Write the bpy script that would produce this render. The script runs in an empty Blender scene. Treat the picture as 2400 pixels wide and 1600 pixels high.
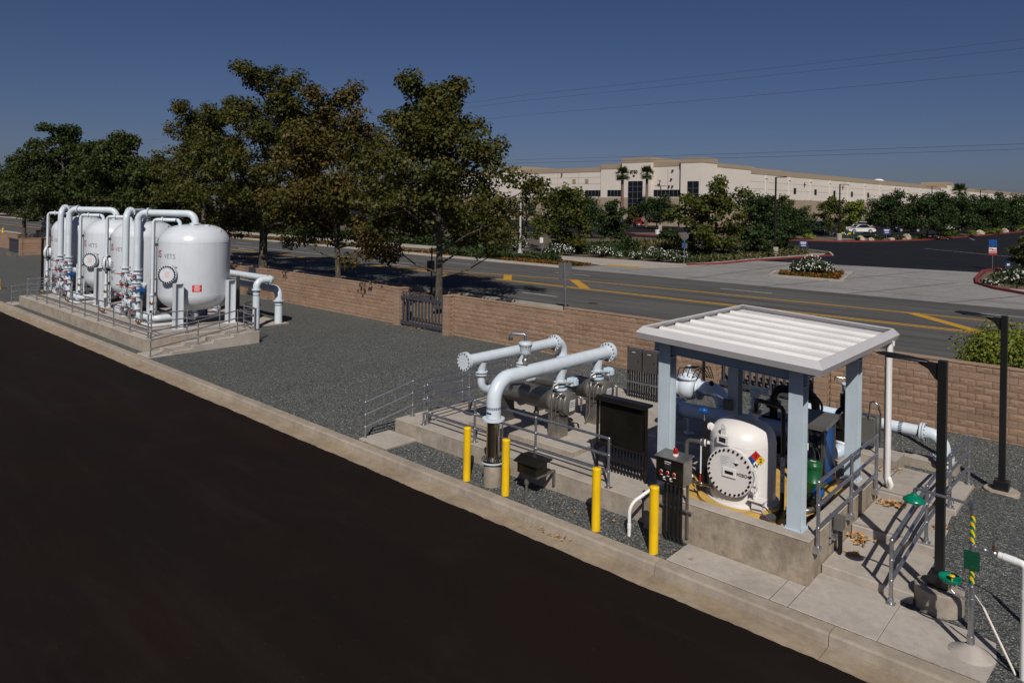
import bpy, math, random
import numpy as np
from mathutils import Vector, Matrix

sc = bpy.context.scene
COL = sc.collection
R = math.radians
PI = math.pi

# ------------------------------------------------------------------ camera
CAM_H = 6.5
YAW, ROLL = .7318, .01745
fw = Vector((-math.sin(YAW), math.cos(YAW), 0))
rt = Vector((math.cos(YAW), math.sin(YAW), 0))
up = Vector((0, 0, 1))
r2 = rt*math.cos(ROLL)+up*math.sin(ROLL)
u2 = -rt*math.sin(ROLL)+up*math.cos(ROLL)
cd = bpy.data.cameras.new('camera')
cam = bpy.data.objects.new('camera', cd)
COL.objects.link(cam)
cam.matrix_world = Matrix(((r2.x, u2.x, -fw.x, 0), (r2.y, u2.y, -fw.y, 0), (r2.z, u2.z, -fw.z, CAM_H), (0, 0, 0, 1)))
cd.sensor_width = 36
cd.lens = 36*1667.5/2400
cd.shift_y = -(800-481.9)/2400
cd.clip_start = .1
cd.clip_end = 9000
sc.camera = cam

# ------------------------------------------------------------------ sky, sun, exposure
SUN_EL = R(43.5)
SUN_AZ = R(131-180)                     # direction to the sun, measured from +X
sun_dir = Vector((math.cos(SUN_EL)*math.cos(SUN_AZ), math.cos(SUN_EL)*math.sin(SUN_AZ), math.sin(SUN_EL)))
w = bpy.data.worlds.new('World')
sc.world = w
w.use_nodes = True
nt = w.node_tree
bg = nt.nodes['Background']
sky = nt.nodes.new('ShaderNodeTexSky')
sky.sky_type = 'NISHITA'
sky.sun_disc = False
sky.sun_elevation = SUN_EL
sky.sun_rotation = math.atan2(sun_dir.x, sun_dir.y)
sky.altitude = 300
sky.air_density = .9
sky.dust_density = 1.15
sky.ozone_density = 10.0
tint = nt.nodes.new('ShaderNodeMix')          # the photograph's slightly violet white balance, even over the whole sky
tint.data_type = 'RGBA'; tint.blend_type = 'MULTIPLY'; tint.inputs[0].default_value = 1
tint.inputs[7].default_value = (1.10, .89, .92, 1)
nt.links.new(sky.outputs[0], tint.inputs[6])
nt.links.new(tint.outputs[2], bg.inputs[0])
bg.inputs[1].default_value = .05
sd = bpy.data.lights.new('sun', 'SUN')
sd.energy = 5.0
sd.angle = R(.53)
sd.color = (1, .95, .88)
sun = bpy.data.objects.new('sun', sd)
COL.objects.link(sun)
sun.rotation_euler = (-sun_dir).to_track_quat('-Z', 'Y').to_euler()
sun.location = (20, -30, 60)
vs = sc.view_settings
vs.view_transform = 'Standard'
vs.look = 'None'
vs.exposure = -.40
vs.gamma = 1
vs.use_curve_mapping = False
sc.cycles.max_bounces = 4
sc.cycles.diffuse_bounces = 1
sc.cycles.glossy_bounces = 3
sc.cycles.transmission_bounces = 2
sc.cycles.use_denoising = True
sc.cycles.adaptive_threshold = .02

# ------------------------------------------------------------------ materials
MATS = {}
def newmat(name):
    m = bpy.data.materials.new(name)
    m.use_nodes = True
    t = m.node_tree
    return m, t, t.nodes['Principled BSDF']
def N(t, kind, **kw):
    n = t.nodes.new(kind)
    for k, v in kw.items():
        setattr(n, k, v)
    return n
def c4(c): return (c[0], c[1], c[2], 1)
def coords(t, scale=(1, 1, 1), loc=(0, 0, 0)):
    tc = N(t, 'ShaderNodeTexCoord')
    mp = N(t, 'ShaderNodeMapping')
    mp.inputs['Scale'].default_value = scale
    mp.inputs['Location'].default_value = loc
    t.links.new(tc.outputs['Object'], mp.inputs[0])
    return mp.outputs[0]
def noise(t, vec, scale, detail=4, rough=.55):
    n = N(t, 'ShaderNodeTexNoise')
    n.inputs['Scale'].default_value = scale
    n.inputs['Detail'].default_value = detail
    n.inputs['Roughness'].default_value = rough
    t.links.new(vec, n.inputs['Vector'])
    return n.outputs['Fac']
def ramp(t, fac, stops):
    r = N(t, 'ShaderNodeValToRGB')
    e = r.color_ramp.elements
    e[0].position, e[0].color = stops[0][0], c4(stops[0][1])
    e[1].position, e[1].color = stops[-1][0], c4(stops[-1][1])
    for p, c in stops[1:-1]:
        x = e.new(p); x.color = c4(c)
    t.links.new(fac, r.inputs[0])
    return r.outputs[0]
def mixc(t, a, b, fac, mode='MIX'):
    m = N(t, 'ShaderNodeMix', data_type='RGBA', blend_type=mode)
    for sock, v in ((m.inputs[0], fac), (m.inputs[6], a), (m.inputs[7], b)):
        if hasattr(v, 'is_output'): t.links.new(v, sock)
        elif isinstance(v, (int, float)): sock.default_value = v
        else: sock.default_value = c4(v)
    return m.outputs[2]
def bump(t, p, height, strength, dist=.01):
    b = N(t, 'ShaderNodeBump')
    b.inputs['Strength'].default_value = strength
    b.inputs['Distance'].default_value = dist
    t.links.new(height, b.inputs['Height'])
    t.links.new(b.outputs[0], p.inputs['Normal'])
def pm(name, col, rough=.5, metal=0, var=.12, scale=3, bscale=0, bstr=.2, spec=.5, stain=None, coat=0, lo=None):
    """painted / metal / plastic surface with a little tonal wear and fine relief"""
    if name in MATS: return MATS[name]
    m, t, p = newmat(name)
    v = coords(t)
    f = noise(t, v, scale, 5)
    a = [x*(1-var) for x in col] if lo is None else lo
    c = ramp(t, f, [(.3, a), (.7, [min(1, x*(1+var*.6)) for x in col])])
    if stain:
        g = noise(t, coords(t, stain[2]), stain[1], 6, .65)
        s = ramp(t, g, [(.48, (0, 0, 0)), (.72, (1, 1, 1))])
        f_ = N(t, 'ShaderNodeMath', operation='MULTIPLY'); f_.inputs[1].default_value = stain[3] if len(stain) > 3 else 1
        t.links.new(s, f_.inputs[0])
        c = mixc(t, c, stain[0], f_.outputs[0])
    t.links.new(c, p.inputs['Base Color'])
    p.inputs['Roughness'].default_value = rough
    p.inputs['Metallic'].default_value = metal
    p.inputs['Specular IOR Level'].default_value = spec
    p.inputs['Coat Weight'].default_value = coat
    if bscale: bump(t, p, noise(t, v, bscale, 3), bstr)
    MATS[name] = m
    return m
def concrete(name, col, streak=False, dark=.5, sc_=1.0, warm=(1.05, .98, .86)):
    m, t, p = newmat(name)
    v = coords(t)
    f = noise(t, v, .9*sc_, 8, .62)
    c = ramp(t, f, [(.28, [x*.78 for x in col]), (.5, col), (.75, [x*1.12 for x in col])])
    g = noise(t, v, 6*sc_, 6, .7)
    c = mixc(t, c, ramp(t, g, [(.35, (.72, .71, .70)), (.62, (1, 1, 1))]), .55, 'MULTIPLY')
    pits = noise(t, v, 60, 2)
    c = mixc(t, c, ramp(t, pits, [(.28, (.55, .54, .52)), (.40, (1, 1, 1))]), .5, 'MULTIPLY')
    if streak:
        s = noise(t, coords(t, (5, 5, .7)), 1.3, 9, .8)
        c = mixc(t, c, ramp(t, s, [(.28, (.66, .65, .64)), (.60, (1, 1, 1))]), dark*.4, 'MULTIPLY')
        s3 = noise(t, coords(t, (1.3, 1.3, 1.0), (7, 3, 2)), 1.7, 9, .72)
        c = mixc(t, c, ramp(t, s3, [(.40, (.50, .49, .48)), (.58, (1, 1, 1))]), dark*.9, 'MULTIPLY')
        sc3 = noise(t, coords(t, (2.4, 2.4, 9), (1, 8, 4)), 2.2, 6, .7)
        c = mixc(t, c, ramp(t, sc3, [(.60, (1, 1, 1)), (.72, (.62, .61, .6))]), dark*.7, 'MULTIPLY')
        s2 = noise(t, coords(t, (1.1, 1.1, 2.2), (4, 2, 1)), 1.3, 7, .7)
        c = mixc(t, c, ramp(t, s2, [(.42, (1, 1, 1)), (.66, [.86*x for x in warm])]), .6, 'MULTIPLY')
    t.links.new(c, p.inputs['Base Color'])
    p.inputs['Roughness'].default_value = .92
    p.inputs['Specular IOR Level'].default_value = .2
    bump(t, p, noise(t, v, 35, 6, .7), .25, .006)
    MATS[name] = m
    return m

def gravel_mat():
    m, t, p = newmat('gravel')
    v = coords(t)
    vo = N(t, 'ShaderNodeTexVoronoi'); vo.inputs['Scale'].default_value = 34
    t.links.new(v, vo.inputs['Vector'])
    sep = N(t, 'ShaderNodeSeparateColor'); t.links.new(vo.outputs['Color'], sep.inputs[0])
    c = ramp(t, sep.outputs[0], [(0, (.058, .063, .062)), (.45, (.132, .140, .136)), (.8, (.225, .235, .225)), (.94, (.27, .265, .24)), (1, (.42, .41, .37))])
    big = noise(t, v, .35, 5, .6)
    c = mixc(t, c, ramp(t, big, [(.3, (.86, .86, .86)), (.7, (1.0, 1.0, .98))]), 1, 'MULTIPLY')
    gap = ramp(t, vo.outputs['Distance'], [(.25, (1, 1, 1)), (.6, (.42, .42, .42))])
    c = mixc(t, c, gap, .8, 'MULTIPLY')
    t.links.new(c, p.inputs['Base Color'])
    p.inputs['Roughness'].default_value = .85
    p.inputs['Specular IOR Level'].default_value = .25
    inv = N(t, 'ShaderNodeMath', operation='SUBTRACT'); inv.inputs[0].default_value = 1
    t.links.new(vo.outputs['Distance'], inv.inputs[1])
    bump(t, p, inv.outputs[0], .9, .03)
    MATS['gravel'] = m
gravel_mat()
def stone_mat(name, stops, rough=.85):
    m, t, p = newmat(name)
    g = N(t, 'ShaderNodeNewGeometry')
    t.links.new(ramp(t, g.outputs['Random Per Island'], stops), p.inputs['Base Color'])
    p.inputs['Roughness'].default_value = rough
    p.inputs['Specular IOR Level'].default_value = .25
    MATS[name] = m
stone_mat('pebble', [(0, (.045, .048, .048)), (.5, (.10, .105, .103)), (.8, (.175, .18, .172)), (.96, (.27, .26, .235)), (1, (.40, .385, .35))])

def asphalt(name, col, speck, track=None, warm=None, patch=.25, sc_=1.0, dust=None):
    m, t, p = newmat(name)
    v = coords(t)
    f = noise(t, coords(t, (.12, .5, 1)), 1.4*sc_, 7, .62)
    c = ramp(t, f, [(.3, [x*(1-patch) for x in col]), (.7, [x*(1+patch) for x in col])])
    if warm is not None:
        c = mixc(t, c, warm, ramp(t, noise(t, coords(t, (.25, .6, 1), (3, 9, 0)), .8, 6, .6), [(.45, (0, 0, 0)), (.75, (1, 1, 1))]))
    if track is not None:
        s = noise(t, coords(t, (.02, .55, 1), (1, 5, 0)), 2.2, 5, .6)
        c = mixc(t, c, track, ramp(t, s, [(.5, (0, 0, 0)), (.68, (1, 1, 1))]))
    if dust is not None:                # tyre-dusted streaks and worn patches
        s = noise(t, coords(t, (.10, .9, 1), (2, 4, 0)), 1.3, 8, .7)
        c = mixc(t, c, dust, ramp(t, s, [(.52, (0, 0, 0)), (.8, (.55, .55, .55))]))
        s = noise(t, coords(t, (1, 1, 1), (9, 4, 0)), .5, 10, .72)
        c = mixc(t, c, dust, ramp(t, s, [(.55, (0, 0, 0)), (.75, (.45, .45, .45))]))
    g = noise(t, v, 90, 2)
    c = mixc(t, c, ramp(t, g, [(.35, (1-speck,)*3), (.65, (1+speck,)*3)]), 1, 'MULTIPLY')
    if dust is not None:                # stray pale grit
        vo = N(t, 'ShaderNodeTexVoronoi'); vo.inputs['Scale'].default_value = 5; t.links.new(v, vo.inputs['Vector'])
        c = mixc(t, c, (.07, .06, .05), ramp(t, vo.outputs['Distance'], [(.02, (1, 1, 1)), (.05, (0, 0, 0))]))
    t.links.new(c, p.inputs['Base Color'])
    p.inputs['Roughness'].default_value = .9
    p.inputs['Specular IOR Level'].default_value = .12
    bump(t, p, noise(t, v, 140, 2), .3, .004)
    MATS[name] = m
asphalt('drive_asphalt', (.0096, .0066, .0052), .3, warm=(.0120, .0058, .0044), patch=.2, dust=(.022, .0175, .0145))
asphalt('road_asphalt', (.100, .0965, .092), .25, track=(.064, .062, .060), patch=.2)
asphalt('lot_asphalt', (.0135, .0145, .0185), .2, patch=.3)

def block_mat(name, col, bstr, hi=1.22):
    m, t, p = newmat(name)
    v = coords(t)
    oi = N(t, 'ShaderNodeObjectInfo')
    c = ramp(t, oi.outputs['Random'], [(0, [x*.90 for x in col]), (.5, col), (1, [x*hi for x in col])])
    tcw = N(t, 'ShaderNodeNewGeometry'); mpw = N(t, 'ShaderNodeMapping'); mpw.inputs['Scale'].default_value = (.5, .5, 1.1); t.links.new(tcw.outputs['Position'], mpw.inputs[0])
    c = mixc(t, c, ramp(t, noise(t, mpw.outputs[0], .9, 8, .68), [(.32, (.74, .73, .72)), (.55, (1, 1, 1)), (.78, (1.14, 1.13, 1.12))]), .85, 'MULTIPLY')
    g = noise(t, v, 16, 6, .7)
    c = mixc(t, c, ramp(t, g, [(.3, (.72, .70, .69)), (.7, (1.08, 1.06, 1.04))]), .8, 'MULTIPLY')
    t.links.new(c, p.inputs['Base Color'])
    p.inputs['Roughness'].default_value = .95
    p.inputs['Specular IOR Level'].default_value = .1
    bump(t, p, noise(t, v, 22, 7, .75), bstr, .03)
    MATS[name] = m
block_mat('split_block', (.345, .235, .165), .5, 1.1)
block_mat('smooth_block', (.345, .238, .168), .12, 1.05)
pm('mortar', (.34, .235, .165), .95, var=.15, scale=8)
concrete('conc', (.43, .382, .33))
concrete('conc_walk', (.435, .392, .345))
concrete('conc_side', (.42, .365, .305), True, .45)
concrete('conc_side_old', (.42, .355, .275), True, .8)
concrete('conc_curb', (.385, .332, .272), True, .25, warm=(1, .94, .83))
concrete('conc_gutter', (.37, .298, .217), True, .3, warm=(1, .91, .75))
concrete('conc_apron', (.265, .255, .245), sc_=.35)
concrete('conc_far', (.40, .36, .31), sc_=.4)
pm('tank_white', (.625, .665, .705), .3, var=.06, scale=1.1, spec=.5, stain=((.42, .42, .41), 1.2, (3, 3, .35), .22))
pm('pipe_white', (.62, .69, .745), .32, var=.08, scale=2.2, stain=((.42, .45, .47), 2.0, (1.5, 1.5, .8), .25))
pm('pipe_bluewhite', (.56, .68, .77), .33, var=.06, scale=3)
pm('steel_blue', (.48, .565, .62), .4, var=.08, scale=2, stain=((.33, .38, .41), 1.6, (3, 3, .5), .3))
pm('acid_white', (.765, .73, .695), .32, var=.04, scale=2)
pm('acid_grey', (.70, .66, .625), .35, var=.03)
pm('roof_white', (.725, .705, .69), .4, var=.07, scale=1.2, stain=((.5, .47, .44), 1.5, (.6, 3, 1), .3))
pm('fascia', (.52, .505, .51), .38, var=.05, scale=2)
pm('bollard_yellow', (.86, .53, .004), .42, var=.08, scale=3, stain=((.45, .27, .03), 2.2, (2, 2, .7), .35))
pm('yellow_coat', (.62, .40, .10), .55, var=.25, scale=3)
pm('galv', (.46, .47, .50), .38, .9, var=.18, scale=9)
pm('galv_bright', (.62, .63, .65), .3, .9, var=.15, scale=9)
pm('stainless', (.50, .47, .43), .22, 1, var=.15, scale=5)
pm('stainless_dull', (.40, .375, .34), .42, .9, var=.2, scale=6)
pm('strainer_grey', (.165, .155, .143), .38, .35, var=.12, scale=4)
pm('dark_grey_paint', (.075, .072, .068), .4, .2, var=.15, scale=4)
pm('black_metal', (.016, .0155, .015), .32, .3, var=.2, scale=3)
pm('black_bronze', (.03, .024, .02), .35, .5, var=.2, scale=5)
pm('black_paint', (.012, .012, .0125), .3, 0, var=.15, scale=4)
pm('rubber', (.015, .015, .016), .7, 0, var=.1)
pm('panel_dark', (.028, .025, .021), .25, .6, var=.3, scale=2)
pm('panel_grey', (.105, .10, .093), .35, .4, var=.1)
pm('bolt', (.02, .018, .017), .4, .7, var=.2)
pm('bolt_grey', (.35, .36, .38), .4, .8, var=.2)
pm('gate_steel', (.060, .065, .080), .45, .2, var=.15, scale=4)
pm('red_paint', (.42, .018, .018), .35, var=.1)
pm('red_handle', (.30, .012, .015), .35, var=.1)
pm('dark_red', (.26, .012, .03), .45, var=.05)
pm('sign_red', (.62, .015, .012), .4, var=.05)
pm('blue_paint', (.006, .075, .28), .35, var=.08)
pm('blue_dark', (.008, .045, .17), .4, var=.08)
pm('navy', (.012, .03, .13), .45, var=.05)
pm('green_paint', (.0, .17, .095), .28, var=.08)
pm('green_drum', (.008, .085, .028), .35, var=.15)
pm('green_sign', (.008, .062, .035), .4, var=.05)
pm('yellow_paint', (.80, .50, .01), .4, var=.06)
pm('white_paint', (.78, .77, .75), .45, var=.04)
pm('grey_text', (.20, .205, .21), .5, var=.02)
pm('black_text', (.02, .02, .022), .5, var=.02)
pm('pvc', (.80, .79, .76), .35, var=.04)
pm('pvc_old', (.72, .66, .58), .5, var=.08)
pm('brass', (.30, .19, .09), .35, .8, var=.2)
pm('paper', (.62, .61, .60), .6, var=.06)
pm('pink_print', (.72, .50, .47), .6, var=.1, scale=20)
pm('line_white', (.46, .455, .44), .8, var=.35, scale=7)
pm('line_yellow', (.50, .265, .022), .8, var=.25, scale=6)
pm('curb_red', (.20, .030, .028), .7, var=.2, scale=3)
pm('bark_grey', (.06, .052, .04), .95, var=.4, scale=6, bscale=14, bstr=.8, stain=((.20, .155, .10), 2.6, (2, 2, 1)))
pm('bark_brown', (.075, .055, .04), .95, var=.4, scale=6, bscale=14, bstr=.8)
pm('palm_bark', (.16, .11, .075), .95, var=.35, scale=5, bscale=10, bstr=.8)
pm('stucco', (.70, .635, .56), .9, var=.05, scale=.2, bscale=3, bstr=.1, spec=.1)
pm('stucco_tan', (.36, .285, .205), .9, var=.06, scale=.2, spec=.1)
pm('glass_dark', (.008, .010, .013), .12, 0, var=.1, spec=.35)
pm('glass_mullion', (.16, .16, .18), .5, .3, var=.05)
pm('soil', (.155, .115, .085), .95, var=.35, scale=2, bscale=8, bstr=.6, spec=.1)
pm('dry_ground', (.12, .10, .075), .95, var=.35, scale=.4, bscale=4, bstr=.5, spec=.1)
pm('far_ground', (.12, .105, .08), .95, var=.35, scale=.02, spec=.05)
pm('rock', (.40, .32, .24), .9, var=.3, scale=2, bscale=6, bstr=.6)
pm('street_pole', (.34, .335, .335), .6, .1, var=.1)
pm('wire', (.05, .055, .07), .6, .1, var=.05)
pm('car_white', (.70, .70, .70), .2, var=.02, coat=.6)
pm('car_dark', (.012, .014, .02), .2, .2, var=.05, coat=.6)
pm('car_blue', (.02, .04, .10), .2, .3, var=.05, coat=.6)
pm('car_red', (.30, .012, .012), .25, .1, var=.05, coat=.6)
pm('tyre', (.012, .012, .012), .8, var=.1)
pm('dead_leaf', (.46, .24, .075), .8, var=.4, scale=9)
pm('manhole', (.05, .047, .044), .6, .3, var=.2, scale=8, bscale=40, bstr=.6)
pm('lamp_red', (.35, .006, .006), .12, var=.05, coat=.5)
pm('transformer_green', (.022, .045, .03), .5, var=.08)

def leaf_mat(name, stops, trans=.25, patch=.8):
    m, t, p = newmat(name)
    g = N(t, 'ShaderNodeNewGeometry')
    nz = noise(t, coords(t), patch, 4, .6)
    st_ = N(t, 'ShaderNodeMapRange'); st_.inputs[1].default_value = .3; st_.inputs[2].default_value = .7; t.links.new(nz, st_.inputs[0])
    mx_ = N(t, 'ShaderNodeMix'); mx_.inputs[0].default_value = .5
    t.links.new(g.outputs['Random Per Island'], mx_.inputs[2]); t.links.new(st_.outputs[0], mx_.inputs[3])
    c = ramp(t, mx_.outputs[0], stops)
    t.links.new(c, p.inputs['Base Color'])
    p.inputs['Roughness'].default_value = .55
    p.inputs['Specular IOR Level'].default_value = .25
    tr = N(t, 'ShaderNodeBsdfTranslucent')
    t.links.new(c, tr.inputs[0])
    mx = N(t, 'ShaderNodeMixShader'); mx.inputs[0].default_value = trans
    t.links.new(p.outputs[0], mx.inputs[1]); t.links.new(tr.outputs[0], mx.inputs[2])
    t.links.new(mx.outputs[0], t.nodes['Material Output'].inputs[0])
    MATS[name] = m
leaf_mat('leaf_sycamore', [(0, (.024, .034, .006)), (.4, (.050, .060, .010)), (.65, (.088, .082, .014)), (.85, (.125, .090, .020)), (1, (.155, .085, .024))])
leaf_mat('leaf_sycamore_dark', [(0, (.022, .036, .008)), (.5, (.042, .060, .013)), (.84, (.07, .080, .017)), (1, (.105, .078, .022))])
leaf_mat('leaf_sycamore_rust', [(0, (.028, .034, .006)), (.35, (.062, .058, .011)), (.65, (.11, .080, .017)), (1, (.17, .090, .026))])
leaf_mat('leaf_autumn', [(0, (.022, .036, .007)), (.4, (.048, .066, .011)), (.68, (.095, .098, .013)), (.9, (.16, .13, .015)), (1, (.19, .11, .016))])
leaf_mat('leaf_mesquite', [(0, (.014, .030, .008)), (.5, (.030, .054, .013)), (1, (.062, .088, .022))])
leaf_mat('leaf_olive', [(0, (.016, .028, .010)), (.5, (.03, .05, .016)), (1, (.06, .085, .028))])
leaf_mat('leaf_pine', [(0, (.015, .028, .014)), (.6, (.032, .052, .022)), (1, (.07, .085, .035))])
leaf_mat('leaf_bright', [(0, (.05, .08, .01)), (.5, (.11, .15, .015)), (1, (.22, .23, .03))])
leaf_mat('leaf_juniper', [(0, (.05, .075, .008)), (.5, (.15, .175, .02)), (1, (.30, .29, .05))], .15)
leaf_mat('leaf_dark', [(0, (.014, .026, .008)), (.6, (.032, .055, .014)), (1, (.07, .09, .02))])
leaf_mat('leaf_palm', [(0, (.022, .04, .012)), (.6, (.06, .085, .025)), (1, (.16, .15, .06))], .12)
leaf_mat('grass_dry', [(0, (.045, .06, .018)), (.5, (.11, .105, .04)), (1, (.22, .18, .09))])
leaf_mat('grass_green', [(0, (.02, .04, .012)), (.5, (.045, .07, .02)), (1, (.085, .10, .035))])
leaf_mat('petal_white', [(0, (.62, .62, .58)), (1, (.86, .85, .80))], .2)
leaf_mat('petal_orange', [(0, (.04, .06, .012)), (.45, (.06, .07, .012)), (.6, (.26, .085, .012)), (1, (.36, .10, .012))])

# ------------------------------------------------------------------ mesh helpers
class MB:
    def __init__(s):
        s.v = []; s.f = []; s.sm = []
    def _add(s, vs, fs, smooth=False):
        o = len(s.v)
        s.v.extend([tuple(x) for x in vs])
        s.f.extend([tuple(o+i for i in f) for f in fs])
        s.sm.extend([smooth]*len(fs))
        return s
    def box(s, x0, y0, z0, x1, y1, z1):
        vs = [(x0, y0, z0), (x1, y0, z0), (x1, y1, z0), (x0, y1, z0), (x0, y0, z1), (x1, y0, z1), (x1, y1, z1), (x0, y1, z1)]
        return s._add(vs, [(0, 3, 2, 1), (4, 5, 6, 7), (0, 1, 5, 4), (1, 2, 6, 5), (2, 3, 7, 6), (3, 0, 4, 7)])
    def cbox(s, x0, y0, z0, x1, y1, z1, b=.01):
        """box with chamfered edges"""
        X = (x0, x0+b, x1-b, x1); Y = (y0, y0+b, y1-b, y1); Z = (z0, z0+b, z1-b, z1)
        vs = []; idx = {}
        for ix in (0, 3):
            for iy in (0, 3):
                for iz in (0, 3):
                    jx, jy, jz = (1 if ix == 0 else 2), (1 if iy == 0 else 2), (1 if iz == 0 else 2)
                    idx[ix, iy, iz, 'x'] = len(vs); vs.append((X[ix], Y[jy], Z[jz]))
                    idx[ix, iy, iz, 'y'] = len(vs); vs.append((X[jx], Y[iy], Z[jz]))
                    idx[ix, iy, iz, 'z'] = len(vs); vs.append((X[jx], Y[jy], Z[iz]))
        g = lambda a, b_, c, d: idx[a, b_, c, d]
        fs = [(g(0,0,0,'x'), g(0,0,3,'x'), g(0,3,3,'x'), g(0,3,0,'x')), (g(3,0,0,'x'), g(3,3,0,'x'), g(3,3,3,'x'), g(3,0,3,'x')),
              (g(0,0,0,'y'), g(3,0,0,'y'), g(3,0,3,'y'), g(0,0,3,'y')), (g(0,3,0,'y'), g(0,3,3,'y'), g(3,3,3,'y'), g(3,3,0,'y')),
              (g(0,0,0,'z'), g(0,3,0,'z'), g(3,3,0,'z'), g(3,0,0,'z')), (g(0,0,3,'z'), g(3,0,3,'z'), g(3,3,3,'z'), g(0,3,3,'z'))]
        for iz in (0, 3):
            for iy in (0, 3): fs.append((g(0,iy,iz,'y'), g(3,iy,iz,'y'), g(3,iy,iz,'z'), g(0,iy,iz,'z')))
            for ix in (0, 3): fs.append((g(ix,0,iz,'x'), g(ix,3,iz,'x'), g(ix,3,iz,'z'), g(ix,0,iz,'z')))
        for ix in (0, 3):
            for iy in (0, 3): fs.append((g(ix,iy,0,'x'), g(ix,iy,3,'x'), g(ix,iy,3,'y'), g(ix,iy,0,'y')))
        for ix in (0, 3):
            for iy in (0, 3):
                for iz in (0, 3): fs.append((g(ix,iy,iz,'x'), g(ix,iy,iz,'y'), g(ix,iy,iz,'z')))
        return s._add(vs, fs)
    def obox(s, c, half, ax, ay, az=Vector((0, 0, 1))):
        ax, ay, az = Vector(ax), Vector(ay), Vector(az); c = Vector(c)
        vs = []
        for dz in (-1, 1):
            for dx, dy in ((-1, -1), (1, -1), (1, 1), (-1, 1)):
                vs.append(c+ax*dx*half[0]+ay*dy*half[1]+az*dz*half[2])
        return s._add(vs, [(0, 3, 2, 1), (4, 5, 6, 7), (0, 1, 5, 4), (1, 2, 6, 5), (2, 3, 7, 6), (3, 0, 4, 7)])
    def bar(s, p0, p1, w_, h_):
        """rectangular bar between two points"""
        p0, p1 = Vector(p0), Vector(p1); d = (p1-p0); L = d.length; d.normalize()
        a = Vector((0, 0, 1)) if abs(d.z) < .95 else Vector((0, 1, 0))
        x = d.cross(a).normalized(); y = x.cross(d).normalized()
        return s.obox((p0+p1)/2, (w_/2, L/2, h_/2), x, d, y)
    def _frame(s, d):
        d = Vector(d).normalized()
        a = Vector((0, 0, 1)) if abs(d.z) < .9 else Vector((1, 0, 0))
        x = d.cross(a).normalized(); y = d.cross(x).normalized()
        return d, x, y
    def lathe(s, prof, o, axis=(0, 0, 1), n=24, smooth=True, sharp=()):
        """prof: list of (radius, height along axis); sharp: indices where the profile breaks"""
        o = Vector(o); d, x, y = s._frame(axis)
        cs = [(math.cos(2*PI*i/n), math.sin(2*PI*i/n)) for i in range(n)]
        segs = []; cur = [0]
        for i in range(1, len(prof)):
            cur.append(i)
            if i in sharp and i < len(prof)-1:
                segs.append(cur); cur = [i]
        segs.append(cur)
        for sg in segs:
            vs = []; fs = []; rows = []
            for i in sg:
                r, h = prof[i]
                if r < 1e-6:
                    rows.append([len(vs)]); vs.append(o+d*h)
                else:
                    rows.append(list(range(len(vs), len(vs)+n)))
                    vs.extend([o+d*h+(x*c+y*q)*r for c, q in cs])
            for a, b in zip(rows, rows[1:]):
                for i in range(n):
                    j = (i+1) % n
                    if len(a) == 1 and len(b) == 1: continue
                    if len(a) == 1: fs.append((a[0], b[i], b[j]))
                    elif len(b) == 1: fs.append((a[j], a[i], b[0]))
                    else: fs.append((a[j], a[i], b[i], b[j]))
            s._add(vs, fs, smooth)
        return s
    def cyl(s, p0, p1, r0, r1=None, n=16, cap=True):
        p0, p1 = Vector(p0), Vector(p1); r1 = r0 if r1 is None else r1
        L = (p1-p0).length
        pr = [(r0, 0), (r1, L)]
        if cap: pr = [(0, 0), (r0, 0), (r1, L), (0, L)]
        return s.lathe(pr, p0, p1-p0, n, True, (1, 2) if cap else ())
    def tube(s, pts, r, n=12, bend=0, cap=True, seg=6, taper=None):
        P = [Vector(p) for p in pts]
        if bend:
            Q = [P[0]]
            for i in range(1, len(P)-1):
                a, b, c = P[i-1], P[i], P[i+1]
                d1, d2 = (b-a).normalized(), (c-b).normalized()
                th = d1.angle(d2, 0)
                if th < .02: Q.append(b); continue
                tl = min(bend*math.tan(th/2), (b-a).length*.98, (c-b).length*.98)
                br = tl/math.tan(th/2)
                nrm = (d2-d1*(d1.dot(d2))).normalized()
                cen = b-d1*tl+nrm*br
                for k in range(seg+1):
                    al = th*k/seg
                    Q.append(cen-nrm*br*math.cos(al)+d1*br*math.sin(al))
            Q.append(P[-1]); P = Q
        P = [p for i, p in enumerate(P) if i == 0 or (p-P[i-1]).length > 1e-5]
        d, x, y = s._frame(P[1]-P[0])
        vs = []; fs = []
        for i, p in enumerate(P):
            if i == 0: t = (P[1]-P[0]).normalized()
            elif i == len(P)-1: t = (P[-1]-P[-2]).normalized()
            else: t = ((P[i+1]-p).normalized()+(p-P[i-1]).normalized()).normalized()
            q = d.rotation_difference(t); x = q @ x; y = q @ y; d = t
            rr = r if taper is None else taper[0]+(taper[1]-taper[0])*i/(len(P)-1)
            vs.extend([p+(x*math.cos(2*PI*k/n)+y*math.sin(2*PI*k/n))*rr for k in range(n)])
        for i in range(len(P)-1):
            for k in range(n):
                a = i*n+k; b = i*n+(k+1) % n
                fs.append((b, a, a+n, b+n))
        s._add(vs, fs, True)
        if cap:
            s._add(vs[:n], [tuple(range(n))]); s._add(vs[-n:], [tuple(reversed(range(n)))])
        return s
    def flange(s, c, axis, r, t=.035, n=24):
        c = Vector(c); d = Vector(axis).normalized()
        return s.cyl(c-d*t/2, c+d*t/2, r, n=n)
    def bolts(s, c, axis, rad, k, r=.012, h=.03, ph=0, n=6):
        c = Vector(c); d, x, y = s._frame(axis)
        for i in range(k):
            a = 2*PI*i/k+ph; p = c+(x*math.cos(a)+y*math.sin(a))*rad
            s.cyl(p-d*h/2, p+d*h/2, r, n=n)
        return s
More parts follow.
